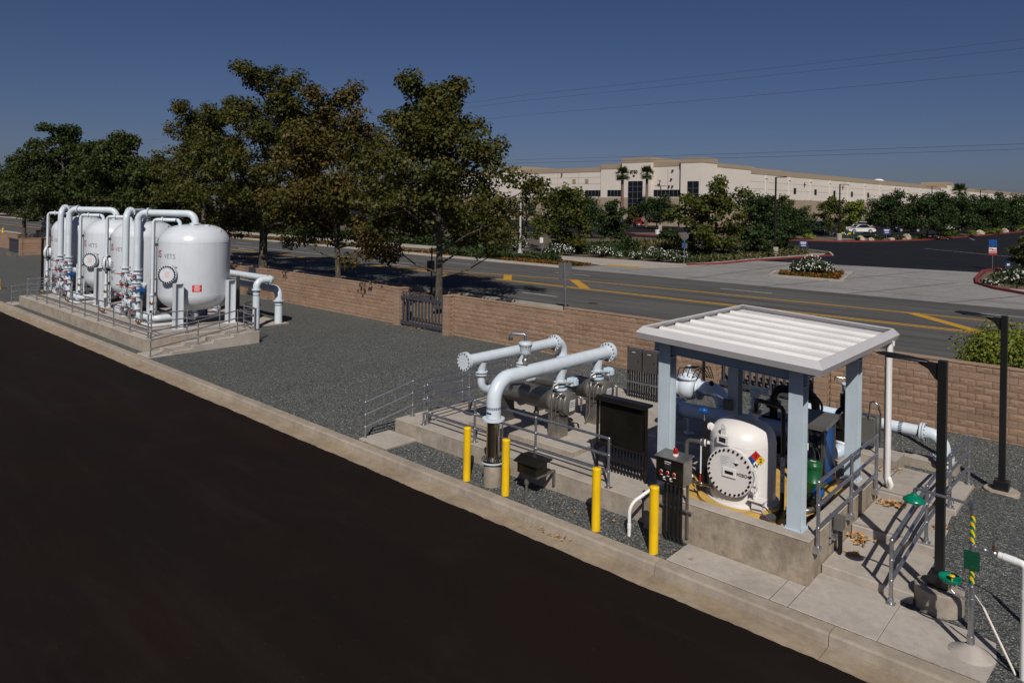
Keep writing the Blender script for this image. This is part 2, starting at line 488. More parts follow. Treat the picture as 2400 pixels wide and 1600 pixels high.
    def ball(s, c, r, n=12, m=8, sq=(1, 1, 1)):
        pr = [(math.sin(PI*i/m), -math.cos(PI*i/m)) for i in range(m+1)]
        o = len(s.v); s.lathe(pr, (0, 0, 0), (0, 0, 1), n)
        for i in range(o, len(s.v)):
            v = s.v[i]; s.v[i] = (c[0]+v[0]*r*sq[0], c[1]+v[1]*r*sq[1], c[2]+v[2]*r*sq[2])
        return s
    def prism(s, poly, o, ax, ay, dirv):
        """extrude a 2-D polygon (in ax, ay at o) along dirv"""
        o = Vector(o); ax = Vector(ax); ay = Vector(ay); dv = Vector(dirv)
        a = [o+ax*p[0]+ay*p[1] for p in poly]; n = len(a)
        vs = a+[p+dv for p in a]
        nrm = ax.cross(ay).dot(dv)
        fs = [tuple(reversed(range(n))), tuple(range(n, 2*n))]+[(i, (i+1) % n, n+(i+1) % n, n+i) for i in range(n)]
        area = sum(poly[i][0]*poly[(i+1) % n][1]-poly[(i+1) % n][0]*poly[i][1] for i in range(n))
        if area*nrm < 0: fs = [tuple(reversed(f)) for f in fs]
        return s._add(vs, fs)
    def sheet(s, pts, z=None):
        return s._add([(p[0], p[1], p[2] if z is None else z) for p in pts], [tuple(range(len(pts)))])
    def mesh(s, name, mat):
        me = bpy.data.meshes.new(name)
        me.from_pydata(s.v, [], s.f)
        me.polygons.foreach_set('use_smooth', s.sm)
        me.materials.append(MATS[mat])
        me.update()
        return me

ORIG = {}
def setp(o, label=None, cat=None, group=None, kind=None):
    for k, v in (('label', label), ('category', cat), ('group', group), ('kind', kind)):
        if v: o[k] = v
    return o
def put(name, me, parent=None, loc=None, rot=None):
    o = bpy.data.objects.new(name, me)
    COL.objects.link(o)
    if parent is not None:
        o.parent = parent
        if parent.name in ORIG: o.matrix_parent_inverse = Matrix.Translation(ORIG[parent.name]).inverted()
    if loc is not None: o.location = loc
    if rot is not None: o.rotation_euler = rot
    return o
def build(name, mb, mat, parent=None, label=None, kind=None):
    o = put(name, mb.mesh(name, mat), parent)
    if label: o['label'] = label
    if kind: o['kind'] = kind
    return o
def thing(name, label, cat, loc, group=None):
    o = bpy.data.objects.new(name, None)
    COL.objects.link(o)
    o.location = loc; o.empty_display_size = .2
    ORIG[o.name] = tuple(loc)
    return setp(o, label, cat, group)
def single(name, mb, mat, label, cat, group=None):
    return setp(build(name, mb, mat), label, cat, group)
def struct(name, mb, mat):
    return setp(build(name, mb, mat), kind='structure')
def dup(root, loc, label=None, rotz=0, group=None):
    r = root.copy(); COL.objects.link(r); r.location = loc; r.rotation_euler = (0, 0, rotz)
    if label: r['label'] = label
    if group: r['group'] = group
    for ch in list(root.children):
        c = ch.copy(); COL.objects.link(c); c.parent = r; c.matrix_parent_inverse = ch.matrix_parent_inverse.copy()
        for g in ch.children:
            d = g.copy(); COL.objects.link(d); d.parent = c
    return r
def text_mesh(name, body, size, mat, align='CENTER', bold=0.0, ext=.002):
    cu = bpy.data.curves.new(name, 'FONT')
    cu.body = body; cu.size = size; cu.align_x = align; cu.align_y = 'CENTER'; cu.offset = bold; cu.extrude = ext; cu.resolution_u = 3
    o = bpy.data.objects.new(name, cu); COL.objects.link(o)
    dg = bpy.context.evaluated_depsgraph_get(); dg.update()
    me = bpy.data.meshes.new_from_object(o.evaluated_get(dg))
    bpy.data.objects.remove(o)
    me.name = name; me.materials.clear(); me.materials.append(MATS[mat])
    return me
def place_text(name, me, parent, o, ax, ay):
    """lay a flat text mesh in the plane (ax, ay) at o"""
    o = Vector(o); ax = Vector(ax).normalized(); ay = Vector(ay).normalized(); az = ax.cross(ay)
    for v in me.vertices: v.co = o+ax*v.co.x+ay*v.co.y+az*v.co.z
    return put(name, me, parent)
def wrap_text(name, me, parent, cx, cy, rad, ang0, z):
    """bend a text mesh round a vertical cylinder; ang0 is the angle of its middle"""
    for v in me.vertices:
        a = ang0+v.co.x/rad; r = rad+v.co.z
        v.co = (cx+math.cos(a)*r, cy+math.sin(a)*r, z+v.co.y)
    return put(name, me, parent)
def wrap_rect(mb, cx, cy, rad, a0, wd, z0, z1, t=.004, n=6):
    """thin curved plate on a vertical cylinder"""
    vs = []; fs = []
    for i in range(n+1):
        a = a0+(i/n-.5)*wd/rad
        for z in (z0, z1): vs.append((cx+math.cos(a)*(rad+t), cy+math.sin(a)*(rad+t), z))
    for i in range(n): fs.append((2*i, 2*i+2, 2*i+3, 2*i+1))
    return mb._add(vs, fs)

# ------------------------------------------------------------------ the setting
rng = random.Random(7)
def hz(y):                              # ground level across the site
    if y < 25.2: return -.03
    if y < 28.2: return -.03+(y-25.2)/3.0*1.16
    if y < 52: return 1.13
    if y < 190: return 1.13+(y-52)*.0237
    return 1.13+138*.0237
def lane_z(y):                          # level of paved surfaces beyond the wall
    return 1.2 if y < 52 else 1.2+(y-52)*.0237

m = MB()
ys = [-3000, -400, -60, 0, 24.4, 25.2, 26.2, 27.2, 28.2, 52, 90, 130, 190, 400, 1000, 6000]
xs = [-6000, -1500, -600, -300, -150, -80, -40, 0, 40, 150, 600, 1500, 6000]
vs = [(x, y, hz(y)-(.4 if y < 11 else 0)) for y in ys for x in xs]
n = len(xs)
m._add(vs, [(j*n+i, j*n+i+1, (j+1)*n+i+1, (j+1)*n+i) for j in range(len(ys)-1) for i in range(n-1)])
struct('ground', m, 'far_ground')

m = MB()                                # planting strip behind the wall
m._add([(x, y, hz(y)+.012) for y in (25.2, 28.2, 29.2) for x in (-230, 60)], [(0, 1, 3, 2), (2, 3, 5, 4)])
struct('planting_strip', m, 'soil')

# service drive: slurry-sealed black asphalt lapping raggedly onto the gutter
m = MB()
edge = []
x = -170
while x < 14:
    edge.append((x, 10.97+.012*math.sin(x*1.1)+.010*math.sin(x*5.1+1)+rng.uniform(-.012, .012), -.166)); x += .11
m._add([(-170, -60, -.166), (14, -60, -.166)]+edge[::-1], [tuple(range(len(edge)+2))])
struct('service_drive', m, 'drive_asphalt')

# kerb and gutter, cast in lengths
kerb = setp(bpy.data.objects.new('curb', None), kind='structure'); COL.objects.link(kerb)
gut = setp(bpy.data.objects.new('gutter', None), kind='structure'); COL.objects.link(gut)
prof_k = [(11.47, -.30), (11.47, -.172), (11.487, -.03), (11.515, -.006), (11.545, 0), (11.775, 0), (11.785, -.012), (11.785, -.30)]
prof_g = [(10.80, -.30), (10.80, -.176), (11.466, -.186), (11.466, -.30)]
x = -150.0
L = 3.05
while x < 9:
    xe = x+L-.012
    build('curb_section', MB().prism(prof_k, (x, 0, 0), (0, 1, 0), (0, 0, 1), (xe-x, 0, 0)), 'conc_curb', kerb)
    build('gutter_section', MB().prism(prof_g, (x, 0, 0), (0, 1, 0), (0, 0, 1), (xe-x, 0, 0)), 'conc_gutter', gut)
    x += L

m = MB()
m.sheet([(-150, 11.78, 0), (9, 11.78, 0), (9, 25.3, 0), (-150, 25.3, 0)])
struct('gravel_yard', m, 'gravel')

def sstep(a, b, v):
    v = max(0, min(1, (v-a)/(b-a))); return v*v*(3-2*v)
m = MB()                                # gravel banked up against the right-hand steps
gx = [-2.9, -2.6, -2.3, -2.0, -1.6, -1.2, -.8, -.3]; gy = [13.1+.3*i for i in range(24)]
vs = [(x, y, .006+.40*sstep(13.2, 17.2, y)*(1-sstep(18.6, 19.8, y))*(1-sstep(-2.3, -.5, x))-(.03 if x > -.4 or y < 13.2 or y > 19.9 else 0)) for y in gy for x in gx]
n = len(gx); m._add(vs, [(j*n+i, j*n+i+1, (j+1)*n+i+1, (j+1)*n+i) for j in range(len(gy)-1) for i in range(n-1)], True)
struct('gravel_bank', m, 'gravel')
# loose stones standing proud of the gravel, densest near the camera
def pebbles(n, x0, x1, y0, y1, r0, r1, seed):
    g = np.random.default_rng(seed)
    p = np.column_stack([g.uniform(x0, x1, n), g.uniform(y0, y1, n), np.zeros(n)])
    keep = np.ones(n, bool)
    for (a, b, c, d) in ((-50.7, -30.4, 12.1, 20.1), (-14.95, -7.4, 12.78, 20.6), (-7.5, -2.8, 12.5, 19.5), (-6.65, -1.6, 11.7, 13.15), (-16.15, -14.8, 11.7, 16)):
        keep &= ~((p[:, 0] > a) & (p[:, 0] < b) & (p[:, 1] > c) & (p[:, 1] < d))
    p = p[keep]; n = len(p)
    base = np.array([(1, 0, 0), (0, 1, 0), (-1, 0, 0), (0, -1, 0), (0, 0, .8)])
    s = g.uniform(r0, r1, (n, 1, 1))*(1+.4*g.random((n, 1, 1)))
    ang = g.uniform(0, 2*PI, n); ca, sa = np.cos(ang), np.sin(ang)
    jit = 1+g.uniform(-.35, .35, (n, 5, 3))
    q = base[None]*jit*s
    x = q[:, :, 0]*ca[:, None]-q[:, :, 1]*sa[:, None]; y = q[:, :, 0]*sa[:, None]+q[:, :, 1]*ca[:, None]
    v = np.stack([x, y, q[:, :, 2]], 2)+p[:, None, :]
    f = (np.array([(0, 1, 4), (1, 2, 4), (2, 3, 4), (3, 0, 4)])[None]+(np.arange(n)*5)[:, None, None]).reshape(-1, 3)
    return v.reshape(-1, 3), f
def np_mesh(name, v, f, mat):
    me = bpy.data.meshes.new(name)
    k = f.shape[1]
    me.vertices.add(len(v)); me.vertices.foreach_set('co', v.astype(np.float32).ravel())
    me.loops.add(f.size); me.loops.foreach_set('vertex_index', f.astype(np.int32).ravel())
    me.polygons.add(len(f)); me.polygons.foreach_set('loop_start', np.arange(0, f.size, k, dtype=np.int32))
    me.update(calc_edges=True)
    me.materials.append(MATS[mat])
    return me
A = [pebbles(60000, -16.5, 1.5, 11.8, 24.4, .008, .019, 1), pebbles(14000, -22, -16.5, 11.8, 24.4, .008, .017, 2), pebbles(9000, -32, -22, 11.8, 24.4, .008, .015, 3)]
off = 0; V = []; Fs = []
for v, f in A:
    V.append(v); Fs.append(f+off); off += len(v)
o = put('gravel_stones', np_mesh('gravel_stones', np.vstack(V), np.vstack(Fs), 'pebble'))
setp(o, 'loose grey crushed stones strewn over the yard', 'gravel', kind='stuff')

# ------------------------------------------------------------------ public road beyond the wall
def strip(name, pts_near, pts_far, mat, dz=0.0, st=True):
    m = MB(); k = len(pts_near)
    vs = [(x, y, lane_z(y)+dz) for x, y in pts_near]+[(x, y, lane_z(y)+dz) for x, y in pts_far]
    m._add(vs, [(i, i+1, k+i+1, k+i) for i in range(k-1)])
    return struct(name, m, mat) if st else m
def poly_sheet(name, pts, mat, dz=0.0):
    m = MB()
    for sg in (1, -1):                  # the paving breaks grade at y = 52
        out = []
        for (ax, ay), (bx, by) in zip(pts, pts[1:]+pts[:1]):
            ia, ib = (ay-52)*sg >= 0, (by-52)*sg >= 0
            if ia: out.append((ax, ay))
            if ia != ib:
                t = (52-ay)/(by-ay); out.append((ax+(bx-ax)*t, 52))
        if len(out) > 2: m._add([(x, y, lane_z(y)+dz) for x, y in out], [tuple(range(len(out)))])
    return struct(name, m, mat)
strip('road', [(-420, 29.6), (60, 29.6)], [(-420, 48.6), (60, 48.6)], 'road_asphalt')
m = MB(); m.prism([(29.0, .9), (29.0, 1.35), (29.25, 1.35), (29.27, 1.19), (29.62, 1.195), (29.62, .9)], (-300, 0, 0), (0, 1, 0), (0, 0, 1), (360, 0, 0))
struct('road_curb', m, 'conc_far')
m = MB(); m.prism([(48.55, .9), (48.55, 1.206), (49.1, 1.20), (49.12, 1.35), (49.4, 1.35), (49.4, .9)], (-420, 0, 0), (0, 1, 0), (0, 0, 1), (382.5, 0, 0))
struct('far_road_curb', m, 'conc_far')
# markings
mk = MB(); my = MB()
def ribbon(mb, a, b, wd, dz=.006):
    a = Vector((*a, 0)); b = Vector((*b, 0)); d = (b-a).normalized(); nx = Vector((-d.y, d.x, 0))*wd/2
    mb._add([(p.x, p.y, lane_z(p.y)+dz) for p in (a-nx, b-nx, b+nx, a+nx)], [(0, 1, 2, 3)])
for x in (-121, -108.1, -94.9, -81.7, -68.5, -55.4, -42.4, -29.3, -16.1, -3): ribbon(mk, (x, 32.9), (x+3.4, 32.95), .18)
for x in (-126, -113, -100.2, -87.0, -74.6, -61.4, -48.3, -35.5, -21.4, -7.7, 6): ribbon(mk, (x, 44.7+.02*(x+40)*.35), (x+3.5, 44.75+.02*(x+40)*.35), .17)
ribbon(mk, (-190, 40.4), (-48.5, 41.1), .18)
for o_ in (-.19, .19): ribbon(my, (-190, 36.9+o_), (60, 37.75+o_), .22)
mp_ = [(-50.5, 37.2), (-42, 38.75), (-36, 40.4), (-31.5, 41.35), (-22, 41.95), (60, 42.9)]
for o_ in (-.14, .14):
    for a, b in zip(mp_, mp_[1:]): ribbon(my, (a[0], a[1]+o_), (b[0], b[1]+o_), .15)
ribbon(my, (-36.4, 40.2), (-34.0, 37.5), .6, .010); ribbon(my, (-31.0, 41.35), (-27.3, 37.7), .65, .010); ribbon(my, (-9.3, 42.05), (-5.6, 37.8), .6, .010)
def arrow(mb, x, y, L=3.4):
    z = 1.2+.006
    mb._add([(x, y, z), (x+.9, y-.42, z), (x+.9, y-.12, z), (x+L, y-.1, z), (x+L, y+.1, z), (x+.9, y+.12, z), (x+.9, y+.42, z)], [tuple(range(7))])
arrow(mk, -50, 39.1); arrow(mk, -76, 38.9)
struct('white_road_markings', mk, 'line_white')
struct('yellow_road_markings', my, 'line_yellow')
m = MB(); m.lathe([(0, 0), (.42, 0), (.44, -.01)], (-8.15, 30.9, 1.207), n=28); m.lathe([(.47, .0), (.56, .0)], (-8.15, 30.9, 1.205), n=28)
single('manhole_cover', m, 'manhole', 'round iron manhole cover in the near traffic lane', 'manhole')
m = MB(); m.lathe([(0, 0), (.30, 0), (.31, -.01)], (-22.8, 32.2, 1.206), n=20)
single('manhole_cover', m, 'manhole', 'small dark iron cover in the lane left of the canopy', 'manhole')

# far side: sidewalk, planting, concrete drive apron, dark lot
poly_sheet('far_planting', [(-300, 49.4), (-28.5, 49.4), (-28.5, 66), (-25, 78), (-28, 86), (-40, 92), (-300, 140)], 'dry_ground', -.035)
poly_sheet('far_sidewalk', [(-300, 55.0), (-41.5, 55.1), (-36.8, 53.2), (-32.5, 53.6), (-30.5, 56.5), (-30, 60.3), (-33, 59.6), (-44, 58.7), (-300, 57.6)], 'conc_far', .02)
m = MB()
m._add([(x, y, lane_z(y)+.028) for x, y in ((-36.9, 53.5), (-33.4, 53.9), (-33.3, 54.8), (-36.6, 54.5))], [(0, 1, 2, 3)])
struct('tactile_ramp', m, 'line_yellow')
poly_sheet('driveway_apron', [(-37.5, 48.55), (60, 48.55), (60, 57), (-6, 57), (-8.4, 59.7), (-9.8, 64), (-10.3, 70.1), (-28.4, 67.4), (-29.3, 62), (-31.5, 58), (-34, 54.2), (-36.9, 53.0), (-38.3, 49.6)], 'conc_apron', .004)
m = MB()
for a, b in (((-33, 50.5), (60, 54.5)), ((-9.5, 62), (-28.5, 60)), ((-20, 48.6), (-14, 68)), ((-14.5, 48.6), (-10.5, 61)), ((-26, 48.6), (-24.5, 67)), ((-9, 48.6), (-6, 56)), ((-3, 48.6), (0, 57))): ribbon(m, a, b, .06, .009)
struct('apron_joints', m, 'manhole')
poly_sheet('parking_lot', [(-260, 92), (-41, 92), (-28.3, 83), (-25, 78), (-28.4, 67.4), (-10.3, 70.1), (-9.7, 74), (30, 84), (60, 100), (60, 182), (-260, 182)], 'lot_asphalt', -.012)
def kerb_line(name, pts, mat, wd=.22, h=.15, z0=0.0):
    m = MB()
    for a, b in zip(pts, pts[1:]):
        za, zb = lane_z(a[1])+z0, lane_z(b[1])+z0
        m.bar((a[0], a[1], za+h/2), (b[0], b[1], zb+h/2), wd, h)
    return struct(name, m, mat)
kerb_line('red_curb', [(-31.2, 58.6), (-29.4, 62), (-28.6, 66.5), (-27.6, 70), (-25.3, 77), (-25.0, 78.2)], 'curb_red')
kerb_line('median_curb', [(-24.9, 78.3), (-26.2, 81.5), (-29, 83.5), (-41, 92)], 'conc_far')
kerb_line('red_curb', [(-5.6, 56.2), (-7.8, 58.3), (-9.3, 61), (-9.9, 64.5), (-10.35, 70.5), (-9.6, 74.1)], 'curb_red', .25, .17)
poly_sheet('median_walk', [(-31.5, 59), (-29.7, 62), (-28.9, 66.5), (-27.9, 70), (-25.5, 77), (-26.3, 80.6), (-28.6, 78), (-30.2, 71), (-31.5, 66)], 'conc_far', .03)
poly_sheet('corner_bed', [(-5.6, 56.5), (-7.6, 58.5), (-9.0, 61), (-9.6, 64.5), (-10.1, 70.3), (-9.4, 73.8), (30, 83), (60, 95), (60, 57), (0, 56.9)], 'soil', .05)
poly_sheet('corner_walk', [(-5.6, 56.2), (60, 55), (60, 57.5), (-7.2, 58.9)], 'conc_far', .07)
kerb_line('red_curb', [(-42, 98), (-34.8, 100.2), (-30.8, 101.3), (-26.7, 106.8), (-23.7, 113), (-20.4, 127.3), (-16, 150), (-12, 178)], 'curb_red', .3, .17)
poly_sheet('lot_planting', [(-60, 95.5), (-42, 98.2), (-34.9, 100.4), (-31, 101.6), (-26.9, 107), (-23.9, 113), (-20.6, 127.3), (-16.2, 150), (-13, 178), (-18, 178), (-21.5, 150), (-26, 128), (-29, 116), (-34, 111), (-60, 106)], 'soil', .06)
m = MB()
for i in range(14): ribbon(m, (-60+i*3.2, 118), (-61.5+i*3.2, 123.5), .1, .004)
ribbon(m, (-30.5, 76), (-36, 93), .12, .004); ribbon(m, (-20, 96), (-8, 88), .12, .004)
struct('parking_markings', m, 'line_white')

# ------------------------------------------------------------------ block wall and gates
def split_block_mesh(kind, L, H, seed):
    g = random.Random(seed); m = MB(); nx, nz = 6, 3
    if kind == 'smooth':
        m.cbox(-L/2, 0, 0, L/2, .12, H, .006)
    else:
        vs = []
        for j in range(nz+1):
            for i in range(nx+1):
                e = (i in (0, nx)) or (j in (0, nz))
                vs.append((-L/2+L*i/nx+(0 if i in (0, nx) else g.uniform(-.015, .015)), (.0 if e else -g.uniform(.003, .019)), H*j/nz+(0 if j in (0, nz) else g.uniform(-.012, .012))))
        k = len(vs)
        fs = [(j*(nx+1)+i, j*(nx+1)+i+1, (j+1)*(nx+1)+i+1, (j+1)*(nx+1)+i) for j in range(nz) for i in range(nx)]
        vs += [(-L/2, .12, 0), (L/2, .12, 0), (L/2, .12, H), (-L/2, .12, H)]
        a, b, c, d = 0, nx, (nz+1)*(nx+1)-1, nz*(nx+1)
        fs += [(k, k+1, b, a), (k+1, k+2, c, b), (k+2, k+3, d, c), (k+3, k, a, d)]
        m._add(vs, fs)
    return m
BH, BL = .203, .406
BLK = {}
for kd, mt in (('split', 'split_block'), ('smooth', 'smooth_block')):
    for L in (BL, BL/2):
        BLK[kd, L] = [split_block_mesh(kd, L-.010, BH-.010, 11*i+3).mesh('block', mt) for i in range(6 if kd == 'split' else 1)]
def courses(top, base=-.05):
    z = top-.06; out = []; i = 0
    while z > base+.02:
        kd = 'smooth' if i in (1, 7) else 'split'
        out.append((z-BH, kd)); z -= BH; i += 1
    return out
def block_wall(label, x0, x1, y, top, th=.22, far=False, axis='X'):
    """wall whose yard face is at y; blocks are separate pieces against a mortar core"""
    t = thing('block_wall', label, 'wall', ((x0+x1)/2, y+th/2, 0))
    build('mortar_core', MB().box(x0, y+.012, -.2, x1, y+th, top-.06), 'mortar', t)
    m = MB(); m.cbox(x0-.01, y-.022, top-.06+.002, x1+.01, y+th+.015, top, .008)
    build('coping', m, 'smooth_block', t)
    many = MB()
    for ci, (z, kd) in enumerate(courses(top)):
        x = x0; k = 0
        first = BL/2 if ci % 2 else BL
        while x < x1-.05:
            L = first if k == 0 else BL
            L = min(L, x1-x)
            LL = BL if L > BL*.75 else BL/2
            if L >= BL/2-.02:
                if far:
                    g = rng.uniform(0, .012); many.cbox(x+.005, y-g, z+.005, x+L-.005, y+.1, z+BH-.005, .006)
                else:
                    o = put('block', rng.choice(BLK[kd, LL]), t, (x+L/2, y, z+.005))
                    if abs(L-LL) > .02: o.scale.x = L/LL
            x += L; k += 1
    if far: build('blocks', many, 'split_block', t, kind='stuff')
    return t
def pillar(label, x0, x1, y0, y1, top):
    t = thing('gate_pillar', label, 'pillar', ((x0+x1)/2, (y0+y1)/2, 0))
    build('mortar_core', MB().box(x0+.012, y0+.012, -.2, x1-.012, y1-.012, top-.06), 'mortar', t)
    build('coping', MB().cbox(x0-.02, y0-.02, top-.058, x1+.02, y1+.02, top, .008), 'smooth_block', t)
    for ci, (z, kd) in enumerate(courses(top)):
        m = MB(); m.cbox(x0, y0, z+.005, x1, y0+.2, z+BH-.005, .006)
        build('block', m, 'smooth_block', t)
        g = split_block_mesh('split', y1-y0-.22, BH-.01, ci)
        for sx, xx in ((1, x1-.0), (-1, x0+.0)):
            mm = MB(); mm.f = g.f; mm.sm = g.sm
            mm.v = [(xx+(-v[1]-.012 if sx > 0 else v[1]+.012)*1.0, y0+.21+(y1-y0-.22)/2+v[0]*(1 if sx > 0 else -1), z+.005+v[2]) for v in g.v]
            build('block', mm, 'split_block', t)
    return t
YW = 24.55
block_wall('tan block wall between the slatted gate and the step in its coping', -25.8, -18.92, YW, 1.97)
block_wall('taller tan block wall behind the grey pipe headers, right of the coping step', -18.915, -12.1, YW, 2.13)
block_wall('tan block wall at right behind the two black light poles', -7.8, 2.6, YW, 2.13)
block_wall('long tan block wall behind the open gravel, left of the slatted gate', -43.4, -30.25, YW, 1.97)
block_wall('tan block wall hidden behind the white tanks', -93.2, -47.1, YW, 1.92, far=True)
pillar('broad block gate pier standing beyond the tanks at the far left', -93.8, -93.25, 22.3, 24.5, 1.9)
block_wall('low tan block wall running out of the frame at far left', -150, -103.6, 24.3, 1.85, far=True)
pillar('block gate pillar left of the near slatted gate', -30.24, -29.84, 24.3, 25.0, 1.98)
pillar('block gate pillar right of the near slatted gate', -26.22, -25.82, 24.15, 24.95, 1.98)
pillar('block gate pillar beside the gate, seen under the canopy left', -12.08, -11.68, 24.2, 24.95, 2.14)
pillar('block gate pillar beside the gate, seen under the canopy right', -8.22, -7.82, 24.2, 24.95, 2.14)
pillar('block pillar right of the gate behind the white outlet pipes', -44.85, -43.45, 24.2, 24.75, 1.98)
pillar('block pillar left of the gate behind the white outlet pipes', -47.1, -46.65, 24.3, 24.95, 1.95)

def gate(label, x0, x1, y, top=1.82, nb=14):
    t = thing('gate', label, 'gate', ((x0+x1)/2, y, 0))
    build('top_rail', MB().cbox(x0-.06, y-.075, 1.44, x1+.06, y-.03, 1.60, .006), 'gate_steel', t)
    build('bottom_rail', MB().cbox(x0-.06, y-.075, .10, x1+.06, y-.03, .27, .006), 'gate_steel', t)
    m0 = MB().cyl((0, 0, .06), (0, 0, top), .048, n=12).mesh('bar', 'gate_steel')
    for i in range(nb):
        put('bar', m0, t, (x0+.07+(x1-x0-.14)*i/(nb-1), y+.02, rng.uniform(-.01, .01)))
    return t
gate('dark grey slatted steel gate in the wall by the open gravel', -29.8, -26.3, 24.5)
gate('dark grey slatted steel gate seen under the canopy', -11.62, -8.28, 24.6, 1.9)
gate('dark grey slatted steel gate behind the white outlet pipes', -46.6, -44.9, 24.6, 1.95, 9)
gate('small dark steel gate edge-on at the far left wall', -102.0, -95.0, 23.3, 1.6, 18)

# ------------------------------------------------------------------ concrete pads, stairs, walks
def slab(name, label, x0, y0, x1, y1, z0, z1, top='conc', side='conc_side', cat='concrete pad', b=.015):
    t = thing(name, label, cat, ((x0+x1)/2, (y0+y1)/2, z0))
    build('side', MB().box(x0, y0, z0-.2, x1, y1, z1-.02), side, t)
    build('top', MB().cbox(x0-.002, y0-.002, z1-.019, x1+.002, y1+.002, z1, b), top, t)
    return t
slab('concrete_pad', 'long raised concrete pad carrying the four white tanks', -50.66, 12.12, -31.68, 17.15, 0, .55)
slab('concrete_slab', 'flat concrete slab beneath the white outlet pipes behind the tanks', -49, 17.17, -34.2, 20.4, 0, .05)
def stairs(label, treads, x0, x1, yend, side='conc_side'):
    """treads: list of (front y, top z)"""
    t = thing('concrete_steps', label, 'steps', ((x0+x1)/2, treads[0][0], 0))
    for i, (y, z) in enumerate(treads):
        ye = yend
        nxt = treads[i+1][0] if i+1 < len(treads) else yend
        m = MB(); m.cbox(x0+.002*i, y, -.1, x1-.002*i, (nxt+.01 if i+1 < len(treads) else yend), z, .012)
        p = build('step', m, 'conc', t)
        g = MB()
        if i:
            for k in range(2): g.box(x0+.03, y+.05+.05*k, z+.0005, x1-.03, y+.062+.05*k, z+.003)
            build('tread_groove', g, 'manhole', p)
    return t
stairs('low concrete steps climbing beside the white tank pad', [(11.80, .03), (12.72, .14), (13.6, .28), (14.5, .42), (15.4, .548)], -31.66, -30.4, 16.65)
slab('concrete_slab', 'concrete apron left of the tank pad beside the curb', -52.2, 11.80, -50.7, 13.6, 0, .04)
# strainer pad and acid containment
slab('concrete_pad', 'raised concrete pad carrying the grey strainers and black panel', -14.9, 12.82, -7.62, 20.3, 0, .44, side='conc_side')
slab('concrete_plinth', 'low concrete plinth under the two grey strainers', -13.9, 13.85, -10.33, 17.3, .44, .56, cat='plinth')
slab('concrete_ramp', 'short concrete walk from the curb to the strainer pad', -16.1, 11.80, -14.9, 12.85, 0, .05, cat='walk')
slab('concrete_walk', 'concrete landing beside the strainer pad under the far handrail', -15.9, 12.9, -14.92, 17.5, 0, .40, cat='walk')
t = thing('containment_curb', 'stained concrete containment wall around the acid tank', 'concrete wall', (-6, 14.8, 0))
ZC = .79
m = MB(); m.box(-7.6, 12.64, -.1, -4.33, 12.92, ZC-.03); build('front_wall', m, 'conc_side_old', t)
m = MB(); m.box(-4.6, 12.925, -.1, -4.335, 16.7, ZC-.03); build('side_wall', m, 'conc_side_old', t)
m = MB(); m.box(-7.6, 16.42, -.1, -4.605, 16.7, ZC-.03); build('rear_wall', m, 'conc_side_old', t)
m = MB(); m.box(-7.6, 12.925, -.1, -7.36, 16.415, ZC-.03); build('inner_wall', m, 'conc_side_old', t)
for a in ((-7.6, 12.63, -4.32, 12.93), (-4.61, 12.932, -4.325, 16.71), (-7.6, 16.41, -4.612, 16.71), (-7.6, 12.932, -7.35, 16.408)):
    build('coping', MB().cbox(a[0], a[1], ZC-.028, a[2], a[3], ZC, .012), 'conc', t)
for a in ((-4.95, 12.935, -4.615, 13.3), (-7.34, 12.935, -7.0, 13.3), (-4.95, 16.05, -4.615, 16.405)):
    build('column_pier', MB().cbox(a[0], a[1], .4, a[2], a[3], ZC-.002, .012), 'conc', t)
build('containment_floor', MB().box(-7.35, 12.93, .1, -4.62, 16.4, .64), 'yellow_coat', t)
build('tank_plinth', MB().lathe([(.82, 0), (.82, .09), (.0, .09)], (-6.08, 13.80, .641), n=40, sharp=(1,)), 'yellow_coat', t)
# walkway in front and steps at right
walk = setp(bpy.data.objects.new('walkway', None), kind='structure'); COL.objects.link(walk)
for a in ((-6.6, -4.672), (-4.66, -4.362), (-4.35, -3.012)):
    y1 = 12.635 if a[1] < -4.3 else 13.30
    build('slab', MB().cbox(a[0], 11.79, -.1, a[1], y1, .012, .008), 'conc_walk', walk)
m = MB(); m.prism([(-3.0, 11.79), (-1.62, 11.79), (-1.58, 12.45), (-1.66, 12.98), (-2.0, 13.08), (-3.0, 13.12)], (0, 0, -.1), (1, 0, 0), (0, 1, 0), (0, 0, .112))
build('slab', m, 'conc_walk', walk)
m = MB(); m.lathe([(.30, 0), (.25, .03), (.16, .075), (.10, .12), (.055, .14), (0, .14)], (-1.89, 12.42, .012), n=24)
build('mortar_mound', m, 'conc_walk', walk)
stairs('broad concrete steps at right beside the containment wall', [(13.30, .17), (15.0, .34), (16.75, .50)], -4.32, -2.85, 18.7)
slab('concrete_walk', 'concrete landing slab at the head of the right-hand steps', -5.6, 16.72, -4.345, 18.9, 0, .50, cat='walk')
slab('concrete_block', 'raised concrete block beyond the landing near the wall', -7.5, 18.4, -4.35, 19.2, 0, .70, cat='plinth')
slab('concrete_pier', 'small concrete pier under the white pipe bend by the wall', -4.75, 20.5, -3.5, 21.0, 0, .22, cat='plinth')
def pedestal(label, x, y, h, r=.34):
    m = MB(); m.lathe([(r, -.1), (r, h-.015), (r-.015, h), (0, h)], (x, y, 0), n=36, sharp=(1, 2))
    return single('pole_pedestal', m, 'conc_side', label, 'pedestal')
pedestal('round concrete footing of the nearer light pole, beside the eyewash', -2.52, 13.52, .36, .36)
pedestal('low round concrete footing of the farther light pole', -2.51, 20.08, .08, .36)

